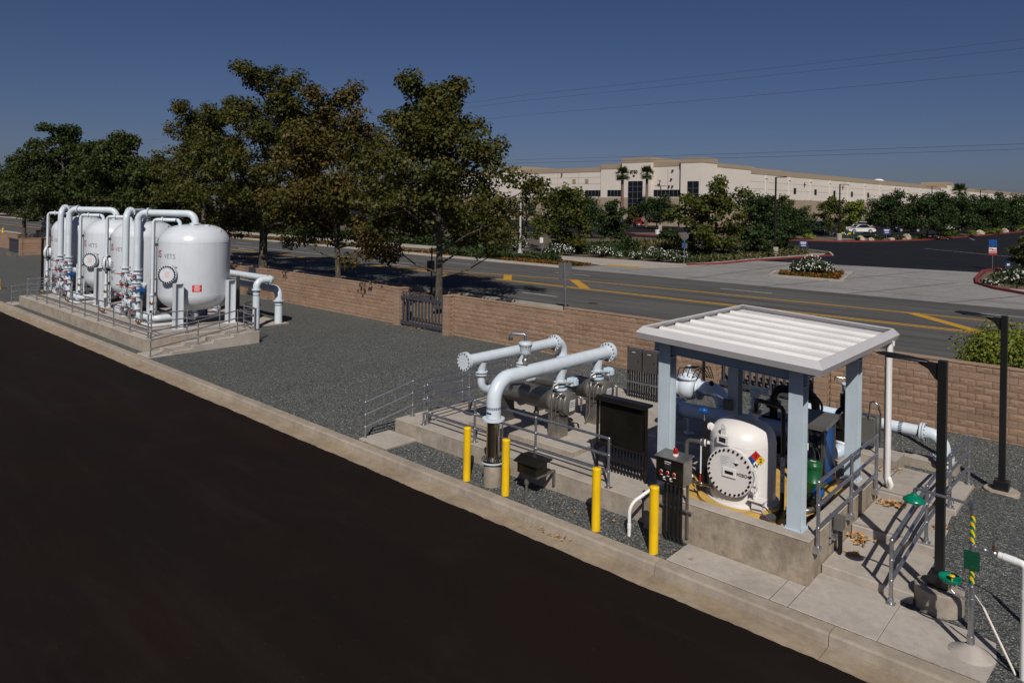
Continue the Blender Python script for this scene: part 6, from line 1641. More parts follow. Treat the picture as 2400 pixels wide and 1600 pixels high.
for x, y, H, rad, lab in ((-62, 61, 6.0, 3.4, 'dark tree beyond the road, seen right of the second street sycamore'), (-72, 62, 6.5, 3.6, 'dark tree beyond the road between the first two sycamore trunks'), (-84, 63, 6.5, 3.8, 'dark tree beyond the road, right of the mottled trunk'), (-98, 64, 6.5, 4.2, 'dark tree beyond the road, left of the mottled trunk'), (-116, 62, 7, 5, 'dark tree beyond the road above the right tank'), (-138, 60, 7, 5.5, 'dark tree beyond the road over the middle tanks'), (-165, 58, 8, 6, 'dark tree beyond the road over the left tanks'), (-200, 56, 8, 7, 'dark tree far down the road at left'), (-240, 52, 9, 8, 'most distant dark tree down the road at left')):
    tree('oak_tree', lab, x, y, lane_z(y)-.05, H, rad, 1.0, 500+k, 'leaf_dark', .34+.001*abs(x), 4500, .14, 'bark_brown', 10, (0, 0), 1.1, group='trees beyond the road'); k += 1

def bush(name, label, x, y, z, h, r, seed, leafm='leaf_dark', n=900, lf=.14, flowers=0, fsize=.09, flowm='petal_white', sq=(1, 1), group=None, cat='bush', lump=9):
    g = np.random.default_rng(seed)
    t = thing(name, label, cat, (x, y, z), group)
    m = MB()
    for k in range(5):
        a = 2*PI*k/5+.3; m.tube([(x, y, z-.05), (x+.2*r*math.cos(a), y+.2*r*math.sin(a), z+.3*h), (x+.55*r*math.cos(a), y+.55*r*math.sin(a), z+.7*h)], 0, 5, 0, taper=(.03*r+.01, .008), cap=False)
    build('stems', m, 'bark_brown', t, kind='stuff')
    cen = np.column_stack([g.uniform(-.55, .55, lump)*r*sq[0], g.uniform(-.55, .55, lump)*r*sq[1], g.uniform(.3, .62, lump)*h])
    rad = g.uniform(.38, .58, lump)
    def pts(n, lo):
        i = g.integers(0, lump, n); d = g.normal(size=(n, 3)); d[:, 2] = np.abs(d[:, 2])*.9-.25; d /= np.linalg.norm(d, axis=1)[:, None]
        q = (lo+(1-lo)*g.random((n, 1))**.5)
        p = cen[i]+d*q*rad[i][:, None]*np.array([r*sq[0], r*sq[1], h*.95])
        p[:, 2] = np.clip(p[:, 2], .03, None)
        return p+np.array([x, y, z]), d
    p, d = pts(n, .2); leaves_obj('foliage', p, lf, leafm, t, g, nrm=d)
    if flowers:
        p, d = pts(flowers, .95); leaves_obj('blossoms', p+d*.03, fsize, flowm, t, g, 'blob', nrm=d*1.5, kind='stuff')
    return t
RB = [(-51.6, 58.6, 1.73, 1.78, 'white-flowering bush behind the far street lamp'), (-46.8, 59.4, 1.25, 1.8, 'white-flowering bush behind the small white sign'), (-42.1, 61.0, 1.06, 1.3, 'loose white-flowering bush left of the crooked sapling'), (-38.0, 60.9, .75, 1.05, 'small white-flowering bush right of the crooked sapling'), (-35.2, 60.3, 1.2, 1.3, 'dense white-flowering bush, left half of the pair by the stop sign'), (-33.2, 60.5, 1.25, 1.2, 'dense white-flowering bush, right half of the pair by the stop sign'), (-20.0, 58.8, 1.45, 1.45, 'round white-flowering bush on the driveway island'), (-7.0, 62.3, 1.25, 1.3, 'white-flowering bush at the right edge corner bed'), (-8.4, 60.3, .5, .55, 'tiny white-flowering bush at the red curb corner'), (-40.3, 61.3, .5, .6, 'low white-flowering clump at the foot of the slope'), (-20.9, 58.6, 1.2, 1.0, 'left shoulder of white blooms on the driveway island')]
for i, (x, y, h, r, lab) in enumerate(RB): bush('flowering_bush', lab, x, y, lane_z(y), h, r, 700+i, 'leaf_dark', int(900*r), .15, int(150*r*r*.6+60), .10, group='white-flowering bushes')
bush('juniper', 'broad yellow-green juniper behind the wall at right', -2.2, 27.6, 1.0, 1.95, 2.6, 750, 'leaf_juniper', 30000, .085, lump=60, group=None)
bush('juniper', 'second mass of yellow-green juniper running out of frame', .6, 28.0, 1.0, 1.6, 2.2, 751, 'leaf_juniper', 9000, .085, lump=22)
# low shrubs, rocks along the far red curb
SH_ = [(-27.9, 107.5, 'leaf_autumn', .9), (-26.2, 110.0, 'leaf_dark', .9), (-25.0, 112.6, 'leaf_autumn', .8), (-24.2, 114.6, 'leaf_bright', 1.0), (-22.6, 121.0, 'leaf_bright', 1.2), (-21.8, 124.5, 'leaf_bright', 1.3), (-20.8, 131, 'leaf_juniper', 1.2), (-19.6, 136, 'leaf_bright', 1.3), (-18.6, 141, 'leaf_juniper', 1.3), (-17.4, 147, 'leaf_bright', 1.3), (-16.2, 153, 'leaf_juniper', 1.4), (-30.0, 104.4, 'leaf_dark', .8), (-38.5, 103.0, 'leaf_juniper', 1.1), (-36.2, 103.8, 'leaf_juniper', 1.1)]
nm_ = ('first', 'second', 'third', 'fourth', 'fifth', 'sixth', 'seventh', 'eighth', 'ninth', 'tenth', 'eleventh')
for i, (x, y, mt, s) in enumerate(SH_):
    lab = f'{nm_[i]} low rounded shrub from the left along the far red curb' if i < 11 else ('low dark shrub by the green transformer', 'low yellow-green shrub left of the green transformer', 'low yellow-green shrub between transformer and blue sign')[i-11]
    bush('shrub', lab, x, y, lane_z(y)+.05, .75*s, 1.05*s, 800+i, mt, 500, .2, group='low shrubs along the far curb', lump=6)
g_ = random.Random(3)
for i, (x, y, s, lab) in enumerate(((-29.6, 104.6, .9, 'flat tan boulder left of the small blue sign'), (-28.6, 106.0, .6, 'low tan rock just left of the small blue sign'), (-26.7, 108.6, .6, 'low tan rock right of the small blue sign'), (-25.5, 111.6, 0.8, 'upright pale boulder right of the small blue sign'), (-23.2, 117.6, .7, 'low tan rock on the far red curb'), (-20.2, 134.0, .9, 'tan rock halfway along the far red curb'), (-18.3, 144, .9, 'tan rock near the right end of the far red curb'))):
    m = MB(); m.ball((x, y, lane_z(y)+.25*s), .75*s, 10, 7, (1, .8, .75 if i != 3 else 1.2))
    m.v = [(a+g_.uniform(-.1, .1)*s, b+g_.uniform(-.1, .1)*s, c+g_.uniform(-.1, .1)*s) for a, b, c in m.v]; m.sm = [False]*len(m.sm)
    single('boulder', m, 'rock', lab, 'boulder', 'boulders along the far curb')

def cover(name, label, pts, mat, lf, h, cat='ground cover', seed=5, shape='leaf'):
    g = np.random.default_rng(seed); p = np.array(pts)
    z = np.array([lane_z(v) for v in p[:, 1]])
    c = np.column_stack([p, z+g.uniform(.02, h, len(p))])
    o = leaves_obj(name, c, lf, mat, None, g, shape, kind='stuff')
    return setp(o, label, cat)
def in_poly(n, poly, seed):
    g = random.Random(seed); xs_, ys_ = [p[0] for p in poly], [p[1] for p in poly]; out = []
    while len(out) < n:
        x, y = g.uniform(min(xs_), max(xs_)), g.uniform(min(ys_), max(ys_)); c = False; j = len(poly)-1
        for i in range(len(poly)):
            if (poly[i][1] > y) != (poly[j][1] > y) and x < (poly[j][0]-poly[i][0])*(y-poly[i][1])/(poly[j][1]-poly[i][1])+poly[i][0]: c = not c
            j = i
        if c: out.append((x, y))
    return out
cover('flower_bed', 'orange and green flower bed along the far curb by the street lamp', in_poly(5000, [(-47, 50.1), (-44, 49.6), (-40, 50.2), (-37.6, 52.7), (-41, 52.4), (-45.9, 51.6)], 1), 'petal_orange', .16, .25)
cover('flower_bed', 'orange flower bed along the far curb behind the street trees', in_poly(6000, [(-120, 49.5), (-55, 49.5), (-55, 51.3), (-120, 51.3)], 2), 'petal_orange', .2, .3)
cover('ornamental_grass', 'dark green grass strip behind the orange flower bed', in_poly(6000, [(-58, 51.3), (-46, 52.0), (-42, 53.0), (-42.5, 54.8), (-58, 54.8)], 3), 'grass_green', .35, .55, shape='sprig')
cover('ornamental_grass', 'dark green hedge strip along the far sidewalk at left', in_poly(9000, [(-140, 57.8), (-52, 58.6), (-52, 60), (-140, 60)], 9), 'leaf_dark', .3, 1.2)
cover('ornamental_grass', 'green and straw grass on the slope above the white roses', in_poly(9000, [(-50, 62), (-31, 62), (-30, 70), (-48, 78), (-56, 70)], 4), 'grass_green', .4, .5, shape='sprig')
cover('ornamental_grass', 'straw grass on the median by the tall lamp', in_poly(3500, [(-31.2, 61), (-29.8, 66), (-28.8, 71), (-27.0, 77), (-29, 82), (-33, 80), (-34, 66)], 6), 'grass_dry', .35, .55, shape='sprig')
cover('ornamental_grass', 'tall pale grass behind the crooked sapling', in_poly(1500, [(-44, 68), (-38, 67), (-37, 72), (-43, 73)], 7), 'grass_dry', .55, 1.2, shape='sprig')
cover('flower_bed', 'orange ground cover on the driveway island', in_poly(2600, [(-21.9, 56.0), (-17.4, 56.1), (-18.6, 61.6), (-22.7, 58.6)], 8), 'petal_orange', .15, .28)
cover('ground_cover', 'dull green planting in the corner bed at right', in_poly(1500, [(-8.8, 61), (-9.3, 68), (-2, 72), (4, 62), (-6, 58.8)], 10), 'grass_green', .3, .4, shape='sprig')
kerb_line('island_curb', [(-22.3, 55.5), (-17.0, 55.6), (-18.2, 62.3), (-23.1, 58.8), (-22.3, 55.5)], 'conc_far', .25, .16)

# ------------------------------------------------------------------ palms
def palm(label, x, y, z0, H, cr, seed, nf=60):
    g = random.Random(seed)
    t = thing('palm_tree', label, 'palm tree', (x, y, z0), 'fan palms')
    build('trunk', MB().tube([(x, y, z0-.1), (x+.05, y, z0+H*.5), (x, y, z0+H)], 0, 12, 0, taper=(.32, .24)), 'palm_bark', t)
    m = MB(); c = Vector((x, y, z0+H))
    for i in range(nf):
        az = i*2.39996; el = g.uniform(-.85, 1.35); d = Vector((math.cos(az)*math.cos(el), math.sin(az)*math.cos(el), math.sin(el)))
        L = cr*g.uniform(.6, .95)*.55; e = c+d*L; sd = d.cross(Vector((0, 0, 1))).normalized()*.04
        m._add([c-sd, c+sd, e+sd, e-sd], [(0, 1, 2, 3)])
        s_ = d.cross(Vector((0, 0, 1))).normalized(); u_ = s_.cross(d).normalized()
        nb = 9
        for k in range(nb):
            a = (k/(nb-1)-.5)*2.4; q = (d*math.cos(a)+s_*math.sin(a)).normalized(); tip = e+q*cr*.5*(1-.25*abs(a))+Vector((0, 0, -.18*cr*abs(a)*.5-.05)); pw = q.cross(u_).normalized()*.05*cr/1.5
            m._add([e-pw*.3, e.lerp(tip, .45)-pw, tip, e.lerp(tip, .45)+pw], [(0, 1, 2, 3)])
    build('crown', m, 'leaf_palm', t)
palm('left of the two fan palms before the building entrance', -76.4, 117.0, lane_z(117), 10.2, 2.1, 1, 90)
palm('right of the two fan palms before the building entrance', -73.0, 120.4, lane_z(120), 10.4, 2.0, 2, 90)
palm('fan palm peeping over the long row of trees at right', -36.0, 209, 4.4, 7.6, 2.8, 3)

# ------------------------------------------------------------------ warehouse beyond the lot
BO = Vector((-82.63, 127.41, 0)); BU = Vector((.9953, -.0971, 0)); BV = Vector((.0971, .9953, 0)); BZ = 2.0
def bp(u, v, z): return BO+BU*u+BV*v+Vector((0, 0, z))
def bbox(mb, u0, v0, z0, u1, v1, z1):
    vs = [bp(u, v, z) for z in (z0, z1) for u, v in ((u0, v0), (u1, v0), (u1, v1), (u0, v1))]
    return mb._add(vs, [(0, 3, 2, 1), (4, 5, 6, 7), (0, 1, 5, 4), (1, 2, 6, 5), (2, 3, 7, 6), (3, 0, 4, 7)])
t = thing('warehouse', 'long cream warehouse with stepped tan parapets and glass entrance', 'building', tuple(bp(0, 0, BZ)))
def wallpiece(u0, v0, u1, v1, top, band, low=8.6, lab='wall'):
    w_ = build('wall', bbox(MB(), u0, v0, low, u1, v1, band), 'stucco', t)
    build('parapet_band', bbox(MB(), u0-.06, v0-.06, band, u1+.06, v1+.06, top), 'stucco_tan', w_)
    build('lower_band', bbox(MB(), u0-.05, v0-.05, BZ, u1+.05, v1+.05, low), 'stucco_tan', w_)
wallpiece(-75, .0, -38.4, 40, 15.2, 14.2)
wallpiece(-38.3, -.4, -32.05, 20, 16.1, 15.1)
wallpiece(-32.0, .0, -6.35, 40, 15.2, 14.2)
wallpiece(-6.3, -.3, -.05, 40, 15.75, 14.7)
wallpiece(0, -1.0, 7.45, 40, 16.8, 15.8)
wallpiece(7.5, -.2, 14.5, 40, 15.75, 14.85)
wallpiece(14.55, -1.0, 19.2, 4.4, 16.3, 15.35)
wallpiece(14.6, 4.5, 19.4, 17, 15.5, 14.7)
wallpiece(0.1, 17.1, 19.2, 136.5, 15.1, 14.0, 8.9)
wallpiece(12, 136.6, 19.7, 140.9, 15.7, 14.7, 8.9)
wallpiece(12, 141.0, 19.9, 147, 16.6, 15.6, 8.9)
wallpiece(12, 147.1, 19.7, 151, 15.7, 14.7, 8.9)
wallpiece(0.1, 151.1, 19.2, 330, 15.3, 14.2, 9.2)
for u in (-26, -19.5, -13, 3.6, 11): 
    v_ = -1.0 if 0 < u < 7.4 else (-.2 if u > 7.4 else 0)
    z1_ = 15.7 if 0 < u < 7.4 else 14.15
    if not 0 < u < 7.4: build('panel_joint', bbox(MB(), u-.04, v_-.012, 10.4, u+.04, v_+.0, z1_), 'stucco_tan', t)
for z_ in (11.6, 13.0): build('panel_joint', bbox(MB(), -31.9, -.012, z_-.03, -6.4, 0, z_+.03), 'stucco_tan', t)
for z_ in (10.9, 12.4): build('panel_joint', bbox(MB(), 19.2, 17.2, z_-.03, 19.212, 136, z_+.03), 'stucco_tan', t)
def window(u0, u1, z0, z1, v, k, par=t, hm=()):
    w_ = build('window', bbox(MB(), u0, v-.06, z0, u1, v+.05, z1), 'glass_mullion', par)
    for i in range(k):
        a = u0+(u1-u0)*i/k+.06; b = u0+(u1-u0)*(i+1)/k-.06
        zz = [z0]+[z0+(z1-z0)*h for h in hm]+[z1]
        for za, zb in zip(zz, zz[1:]): build('pane', bbox(MB(), a, v-.075, za+.05, b, v-.0605, zb-.05), 'glass_dark', w_)
window(-11.0, -5.0, 8.9, 10.2, -.05, 6)
window(-4.3, -.6, 8.9, 10.2, -.35, 4)
window(7.7, 14.4, 8.9, 10.2, -.25, 7)
window(1.8, 5.5, 4.0, 12.0, -1.05, 3, hm=(.25, .42, .55, .72, .86))
window(16.2, 18.7, 8.4, 11.8, -1.05, 2, hm=(.3, .6))
window(-20, -12.4, 8.9, 10.2, -.05, 7)
for s_ in [36.9+10.36*i for i in range(12)]:
    m = MB(); vs = [bp(19.26, s_+dv, z) for dv, z in ((-.55, 10.3), (.55, 10.3), (.55, 11.5), (-.55, 11.5))]
    m._add(vs, [(0, 1, 2, 3)]); m._add([bp(19.2, s_+dv, z) for dv, z in ((-.62, 10.22), (.62, 10.22), (.62, 11.58), (-.62, 11.58))], [(0, 1, 2, 3)])
    w_ = build('window', bbox(MB(), 19.19, s_-.62, 10.22, 19.24, s_+.62, 11.58), 'glass_mullion', t)
    build('pane', bbox(MB(), 19.2405, s_-.52, 10.3, 19.252, s_+.52, 11.5), 'glass_dark', w_)
for s_ in [23.7+10.46*i for i in range(22)]:
    build('pilaster', bbox(MB(), 19.19, s_-.25, 9.0, 19.34, s_+.25, 13.6), 'stucco', t)
    build('scupper', bbox(MB(), 19.19, s_-.35, 13.2, 19.5, s_+.35, 13.75), 'stucco', t)
for u in (-10.6, -14.4): build('louver', bbox(MB(), u-.5, -.06, 11.7, u+.5, .02, 12.7), 'stucco_tan', t)
build('downpipe', bbox(MB(), -.22, -.42, 10.5, -.06, -.31, 15.6), 'manhole', t)
for u, v, z in ((9.0, -.3, 12.0),): build('wall_mark', MB().bar(tuple(bp(u, -.3, z-1.0)), tuple(bp(u+.55, -.8, z)), .16, .16).bar(tuple(bp(u+.1, -.8, z+.1)), tuple(bp(u+.75, -.8, z-.05)), .14, .1), 'black_metal', t)  # solid dark bars standing in for a seven-shaped mark and its shadow
for u, z in ((12.2, 14.0), (11.9, 12.3), (11.4, 10.9), (12.2, 10.9), (-18, 13.9)): build('wall_dot', bbox(MB(), u-.14, -.5, z-.16, u+.14, -.21, z+.16), 'manhole', t)  # small dark boxes standing in for unidentified dots on the wall
for s_ in (41.5, 62.3): build('wall_mark', MB().bar(tuple(bp(19.3, s_, 11.9)), tuple(bp(19.5, s_-.5, 12.9)), .12, .12).bar(tuple(bp(19.5, s_-.5, 12.95)), tuple(bp(19.6, s_+.5, 13.0)), .14, .08), 'manhole', t)  # dark bars standing in for tick-like marks on the long face
m = text_mesh('building_number', '8750', .95, 'black_text', bold=.02, ext=.03)
place_text('building_number', m, t, bp(3.2, -1.08, 13.85), BU, (0, 0, 1))
build('entry_sign', bbox(MB(), 2.9, -1.1, 12.95, 3.45, -1.005, 13.25), 'black_text', t)
m = MB(); m.lathe([(0, .9), (.9, .75), (1.5, .35), (1.6, 0)], tuple(bp(16, 94, 15.0)), n=20); build('skylight_dome', m, 'white_paint', t)
build('roof', bbox(MB(), .2, 1, 13.2, 19.0, 329, 13.6), 'stucco', t)

# ------------------------------------------------------------------ signs and street furniture
def post_sign(name, label, x, y, z, h, plates, cat='sign', pm_='galv', r=.035, face=(.55, -.84)):
    """plates: (zc, halfwidth, halfheight, material)"""
    t = thing(name, label, cat, (x, y, z))
    build('post', MB().cyl((x, y, z-.2), (x, y, z+h), r, n=10), pm_, t)
    f = Vector((face[0], face[1], 0)).normalized(); s = Vector((-f.y, f.x, 0)); out = []
    for zc, hw, hh, mt in plates:
        out.append(build('plate', MB().obox(Vector((x, y, z+zc))+f*(r+.012), (hw, hh, .008), s, (0, 0, 1), f), mt, t))
    return t, f, s, out
def bars(name, par, o, f, s, rows, mat, off=.012):
    m = MB()
    for dx, dz, hw, hh in rows: m.obox(Vector(o)+s*dx+Vector((0, 0, dz))+f*off, (hw, hh, .003), s, (0, 0, 1), f)
    return build(name, m, mat, par)
t, f, s, pl = post_sign('road_sign', 'back of a square road sign leaning slightly beyond the wall', -21.9, 28.6, 1.1, 2.55, [(2.15, .37, .42, 'strainer_grey')], pm_='galv', r=.04, face=(-.2, .98))
t.rotation_euler = (0, R(-3), 0)
build('sign_post_face', MB().cbox(-21.93, 28.50, 1.1, -21.87, 28.555, 3.6, .004), 'galv', t)
t = thing('stop_sign', 'back of an octagonal stop sign with small blue plate', 'stop sign', (-32.2, 59.9, 1.38))
build('post', MB().cyl((-32.2, 59.9, 1.2), (-32.2, 59.9, 4.3), .04, n=10), 'galv', t)
m = MB(); fd = Vector((-.3, .95, 0)).normalized(); sd_ = Vector((fd.y, -fd.x, 0))
m.prism([(.40*math.cos(PI/8+k*PI/4), .40*math.sin(PI/8+k*PI/4)) for k in range(8)], Vector((-32.2, 59.9, 3.95))+fd*.05, sd_, (0, 0, 1), fd*.012)
build('octagon_plate', m, 'strainer_grey', t)
build('blue_plate', MB().obox((-32.17, 59.83, 3.15), (.13, .22, .006), sd_, (0, 0, 1), fd), 'blue_paint', t)
build('lower_plate', MB().obox((-32.2, 59.95, 3.05), (.24, .24, .006), sd_, (0, 0, 1), fd), 'strainer_grey', t)
t, f, s, pl = post_sign('parking_sign', 'small white sign on a post beside the far street lamp', -44.6, 54.1, 1.25, 2.15, [(1.9, .16, .26, 'paper')])
t, f, s, pl = post_sign('entrance_sign', 'blue directional sign with white lettering on the median', -28.7, 80.5, 1.85, 1.35, [(.95, .45, .40, 'navy')], face=(.45, -.9))
bars('sign_lettering', pl[0], Vector((-28.7, 80.5, 2.8))+f*.05, f, s, [(0, .18, .3, .05), (0, .03, .27, .03), (.02, -.17, .24, .035)], 'white_paint')
t, f, s, pl = post_sign('entrance_sign', 'blue directional sign with white lettering by the far red curb', -27.1, 107.6, 2.55, 1.7, [(1.3, .48, .45, 'navy')], face=(.4, -.9))
bars('sign_lettering', pl[0], Vector((-27.1, 107.6, 3.85))+f*.05, f, s, [(0, .18, .32, .06), (0, .03, .28, .03), (.02, -.18, .25, .04)], 'white_paint')
t, f, s, pl = post_sign('lot_sign', 'tall post with blue plate over red and white plate at right', -10.1, 73.3, 1.7, 2.6, [(2.28, .29, .30, 'blue_paint'), (1.62, .28, .30, 'paper')], face=(.3, -.95))
bars('sign_lettering', pl[1], Vector((-10.1, 73.3, 3.32))+f*.05, f, s, [(-.12, .16, .14, .03), (.1, .08, .18, .03), (0, -.08, .25, .035), (0, -.24, .3, .08)], 'red_paint')
bars('sign_lettering', pl[0], Vector((-10.1, 73.3, 3.98))+f*.05, f, s, [(-.1, -.2, .06, .05), (.15, -.22, .05, .05), (.12, .02, .05, .05)], 'navy')
t, f, s, pl = post_sign('yard_sign', 'little purple square sign among the roses at right', -8.6, 70.2, 1.65, .95, [(.75, .19, .20, 'navy')], face=(.3, -.95))
bars('sign_lettering', pl[0], Vector((-8.6, 70.2, 2.40))+f*.05, f, s, [(0, .0, .09, .08)], 'white_paint')
t = thing('signal_post', 'dark post with black box beside the right street sycamore trunk', 'post', (-32.2, 28.7, 1.1))
build('post', MB().cyl((-32.2, 28.7, .9), (-32.2, 28.7, 3.9), .045, n=10), 'black_metal', t)
build('box', MB().cbox(-32.42, 28.5, 2.45, -31.98, 28.75, 3.1, .02), 'black_metal', t)
t = thing('street_lamp', 'pale concrete street lamp beyond the road by the orange flowers', 'street lamp', (-46.8, 53.4, 1.2))
build('shaft', MB().lathe([(.42, 0), (.40, .25), (.26, .75), (.15, 1.0), (.13, 1.2), (.085, 5.6), (0, 5.62)], (-46.8, 53.4, 1.2), n=14), 'street_pole', t)
build('arm', MB().tube([(-46.8, 53.4, 6.5), (-47.6, 52.6, 6.75), (-48.4, 51.9, 6.85)], .045, 8, .3), 'street_pole', t)
build('lamp_head', MB().ball((-48.7, 51.6, 6.85), .3, 12, 8, (1.2, 1, .4)), 'street_pole', t)
t = thing('street_box', 'grey pole on a dark box beyond the far left wall', 'utility pole', (-110.6, 29.5, 1.1))
build('cabinet', MB().cbox(-112.2, 28.6, 1.0, -109.4, 30, 2.1, .03), 'dark_grey_paint', t)
build('pole', MB().cyl((-111, 29.2, 2.1), (-111, 29.2, 7.0), .33, .25, n=14), 'street_pole', t)
build('meter', MB().cbox(-112.2, 28.9, 4.2, -111.3, 29.4, 5.0, .03), 'dark_grey_paint', t)
def lot_light(label, x, y, h, base=True, two=True):
    z = lane_z(y)
    t = thing('lot_light', label, 'light pole', (x, y, z), 'dark parking lot light poles')
    if base: build('concrete_base', MB().lathe([(.36, -.1), (.36, .95), (.34, .98), (0, .98)], (x, y, z), n=20, sharp=(1, 2)), 'conc_far', t)
    build('shaft', MB().cyl((x, y, z+.95 if base else z), (x, y, z+h), .11, .09, n=10), 'black_bronze', t)
    build('lamp_head', MB().cbox(x-1.1 if two else x, y-.15, z+h-.03, x+1.1, y+.15, z+h+.05, .02), 'black_bronze', t)
    return t
tl = lot_light('tall lot light on a concrete base right of the yellowing tree', -29.0, 73.2, 8.2, two=False)
build('camera_box', MB().cbox(-29.35, 73.0, 7.4, -28.98, 73.3, 7.9, .02), 'black_bronze', tl)
lot_light('lot light on a concrete base left of the green transformer', -32.3, 104.3, 7.8, two=False)
lot_light('lot light with flat double head before the glass entrance', -64.3, 110.7, 7.8)
lot_light('distant lot light left of the stepped parapet at right', -37.5, 186, 8.2, False)
lot_light('distant lot light farthest right over the tree row', -29.6, 196, 7.4, False)
t = thing('transformer', 'dark green pad-mounted transformer with stickers by the lot light', 'transformer', (-31.9, 108.6, 2.55))
build('pad', MB().cbox(-33.6, 107.2, 2.4, -30.0, 110, 2.62, .02), 'conc_far', t)
build('cabinet', MB().cbox(-33.1, 107.6, 2.62, -30.6, 109.4, 3.6, .03), 'transformer_green', t)
m = MB()
for x, z in ((-32.7, 3.35), (-32.55, 3.2), (-32.25, 3.15), (-31.4, 3.38)): m.box(x, 107.58, z, x+.14, 107.597, z+.14)
build('stickers', m, 'white_paint', t)
m = MB(); m.box(-33.0, 107.58, 3.3, -32.75, 107.597, 3.5); m.box(-32.05, 107.58, 3.25, -31.75, 107.597, 3.5); build('warning_labels', m, 'yellow_paint', t)

# planter on the inner island seen through the trees
t = thing('lot_planter', 'white round planter on the island before the entrance', 'planter', (-57.6, 98.6, 2.3))
build('drum', MB().lathe([(.48, 0), (.5, .7), (.44, .7), (.42, .6), (0, .6)], (-57.6, 98.6, lane_z(98.6)+.1), n=20, sharp=(1, 2)), 'paper', t)
kerb_line('island_red_curb', [(-64.5, 99.5), (-60, 96.2), (-55.5, 95.6), (-52.5, 96.2)], 'curb_red', .3, .17)
poly_sheet('inner_island', [(-64.4, 99.7), (-60, 96.4), (-55.5, 95.8), (-52.5, 96.4), (-53, 101), (-60, 103)], 'soil', .08)

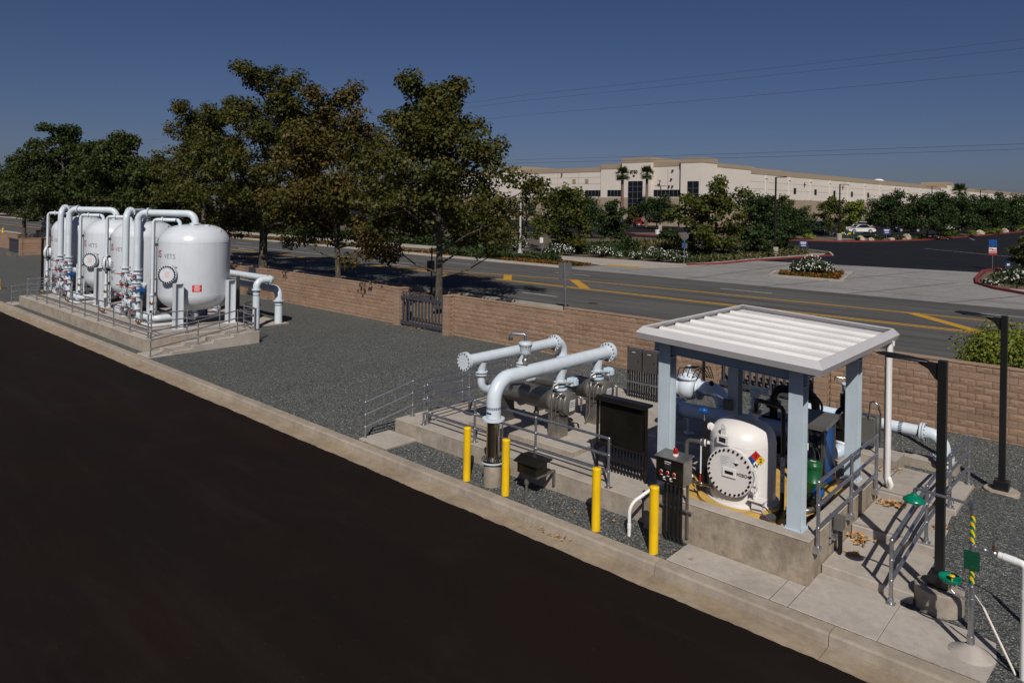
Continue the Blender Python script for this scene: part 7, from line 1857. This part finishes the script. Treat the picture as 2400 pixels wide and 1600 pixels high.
# ------------------------------------------------------------------ parked cars
def car(label, x, y, ang, paint, kind='sedan'):
    z = lane_z(y)
    t = thing('parked_car', label, 'car', (x, y, z), 'cars in the lot')
    d = Vector((math.cos(ang), math.sin(ang), 0)); s = Vector((-d.y, d.x, 0)); o = Vector((x, y, z))
    def P(l, w_, h): return o+d*l+s*w_+Vector((0, 0, h))
    prof = [(-2.35, .35), (-2.38, .62), (-2.25, .92), (-1.55, .99), (.75, .95), (1.9, .80), (2.32, .62), (2.36, .38), (1.9, .26), (-1.9, .26)]
    m = MB(); n = len(prof); ws = (-.90, -.82, .82, .90); vs = []
    for w_, k in ((-.80, .94), (-.90, 1), (.90, 1), (.80, .94)): vs += [P(l*(.985 if abs(w_) < .85 else 1), w_, .62+(h-.62)*k) for l, h in prof]
    m._add(vs, [(r_*n+i, r_*n+(i+1) % n, (r_+1)*n+(i+1) % n, (r_+1)*n+i) for r_ in range(3) for i in range(n)]+[tuple(range(n)), tuple(reversed(range(3*n, 4*n)))], False)
    b = build('body', m, paint, t)
    cab = [(-1.75, .96), (-1.05, 1.40), (-.2, 1.47), (.35, 1.40), (1.15, .93)] if kind == 'sedan' else [(-2.1, .96), (-1.9, 1.62), (-.2, 1.70), (.4, 1.60), (1.1, .95)]
    m = MB(); k = len(cab); vs = [P(l, -.78 if h < 1.1 else -.62, h) for l, h in cab]+[P(l, .78 if h < 1.1 else .62, h) for l, h in cab]
    m._add(vs, [(i, i+1, k+i+1, k+i) for i in range(k-1)]+[tuple(reversed(range(k))), tuple(range(k, 2*k))])
    build('cabin', m, paint, t)
    for sg in (-1, 1):
        m = MB(); gl = [(l*.88-.05, (.96+(h-.96)*.86)+.03) for l, h in cab]
        m._add([P(l, sg*((.785 if h < 1.1 else .645)), h) for l, h in gl], [tuple(range(k))])
        build('side_window', m, 'glass_dark', t)
        for l in (-1.42, 1.42):
            w_ = build('wheel', MB().cyl(P(l, sg*.72, .33), P(l, sg*.92, .33), .33, n=20), 'tyre', t)
            build('rim', MB().cyl(P(l, sg*.915, .33), P(l, sg*.93, .33), .21, n=14), 'street_pole', w_)
    for a, b_ in ((3, 4), (0, 1)):
        (l0, h0), (l1, h1) = cab[a], cab[b_]; e = .012
        q = [P(l0+(l1-l0)*.1, -.56, h0+(h1-h0)*.1+e), P(l1-(l1-l0)*.1, -.66, h1-(h1-h0)*.1+e), P(l1-(l1-l0)*.1, .66, h1-(h1-h0)*.1+e), P(l0+(l1-l0)*.1, .56, h0+(h1-h0)*.1+e)]
        if a == 0: q = [P(l0+(l1-l0)*.1-e, -.66, h0+(h1-h0)*.1+e), P(l1-(l1-l0)*.1-e, -.56, h1-(h1-h0)*.1+e), P(l1-(l1-l0)*.1-e, .56, h1-(h1-h0)*.1+e), P(l0+(l1-l0)*.1-e, .66, h0+(h1-h0)*.1+e)]
        build('windscreen' if a else 'rear_window', MB()._add(q, [(0, 1, 2, 3)]), 'glass_dark', t)
    for sg in (-1, 1):
        build('headlight', MB().obox(P(2.2, sg*.66, .66), (.1, .18, .06), d, s), 'white_paint', t)
        build('tail_light', MB().obox(P(-2.3, sg*.66, .78), (.06, .18, .07), d, s), 'red_paint', t)
    return t
VA = YAW+PI                                # across the line of sight
car('white sedan parked side-on behind the green transformer', -36.0, 126.5, YAW+PI+.1, 'car_white')
car('silver-roofed car behind the white sedan', -37.6, 132.0, YAW+PI-.5, 'car_white', 'suv')
car('dark blue car left of the white sedan, nose this way', -41.5, 124.0, -PI/2+.2, 'car_blue')
car('dark car behind the yellow tree by the white sedan', -43.5, 131.5, -PI/2, 'car_dark', 'suv')
car('dark car in the shade right of the white sedan', -31.0, 135.5, YAW+PI, 'car_dark')
car('white car glimpsed behind the tall lot light', -50.3, 121.5, YAW+PI, 'car_white', 'suv')
car('red car parked before the glass entrance', -77.5, 122.5, YAW+PI-.2, 'car_red', 'suv')
car('white car parked left of the red car', -82.0, 119.5, -PI/2, 'car_white')
car('dark car parked in front of the red car', -76.0, 117.0, YAW+PI, 'car_dark')
car('white car half hidden behind the dark narrow tree', -89.0, 115.0, -PI/2, 'car_white')
car('white car under the right-hand tree row', -27.0, 148, YAW+PI, 'car_white')

# ------------------------------------------------------------------ overhead wires
for z, y, lab in ((17.1, 52.0, 'topmost of the thin overhead power wires'), (16.57, 52.0, 'overhead power wire second from the top'), (15.02, 51.0, 'lone overhead power wire, third from the top'), (10.85, 52.0, 'upper of the low overhead cables crossing the building'), (10.55, 52.2, 'lower of the low overhead cables crossing the building')):
    pts = []
    for k in range(81):
        x = 40-k*5; q = ((x+300) % 85)/85
        pts.append((x, y, z-.25*4*q*(1-q)+.12))
    single('power_line', MB().tube(pts, .010 if z > 12 else .012, 5), 'wire', lab, 'wire')
for z, lab in ((5.35, 'faint cable crossing in front of the lot trees'), (7.6, 'faint upper cable crossing in front of the lot trees')):
    pass
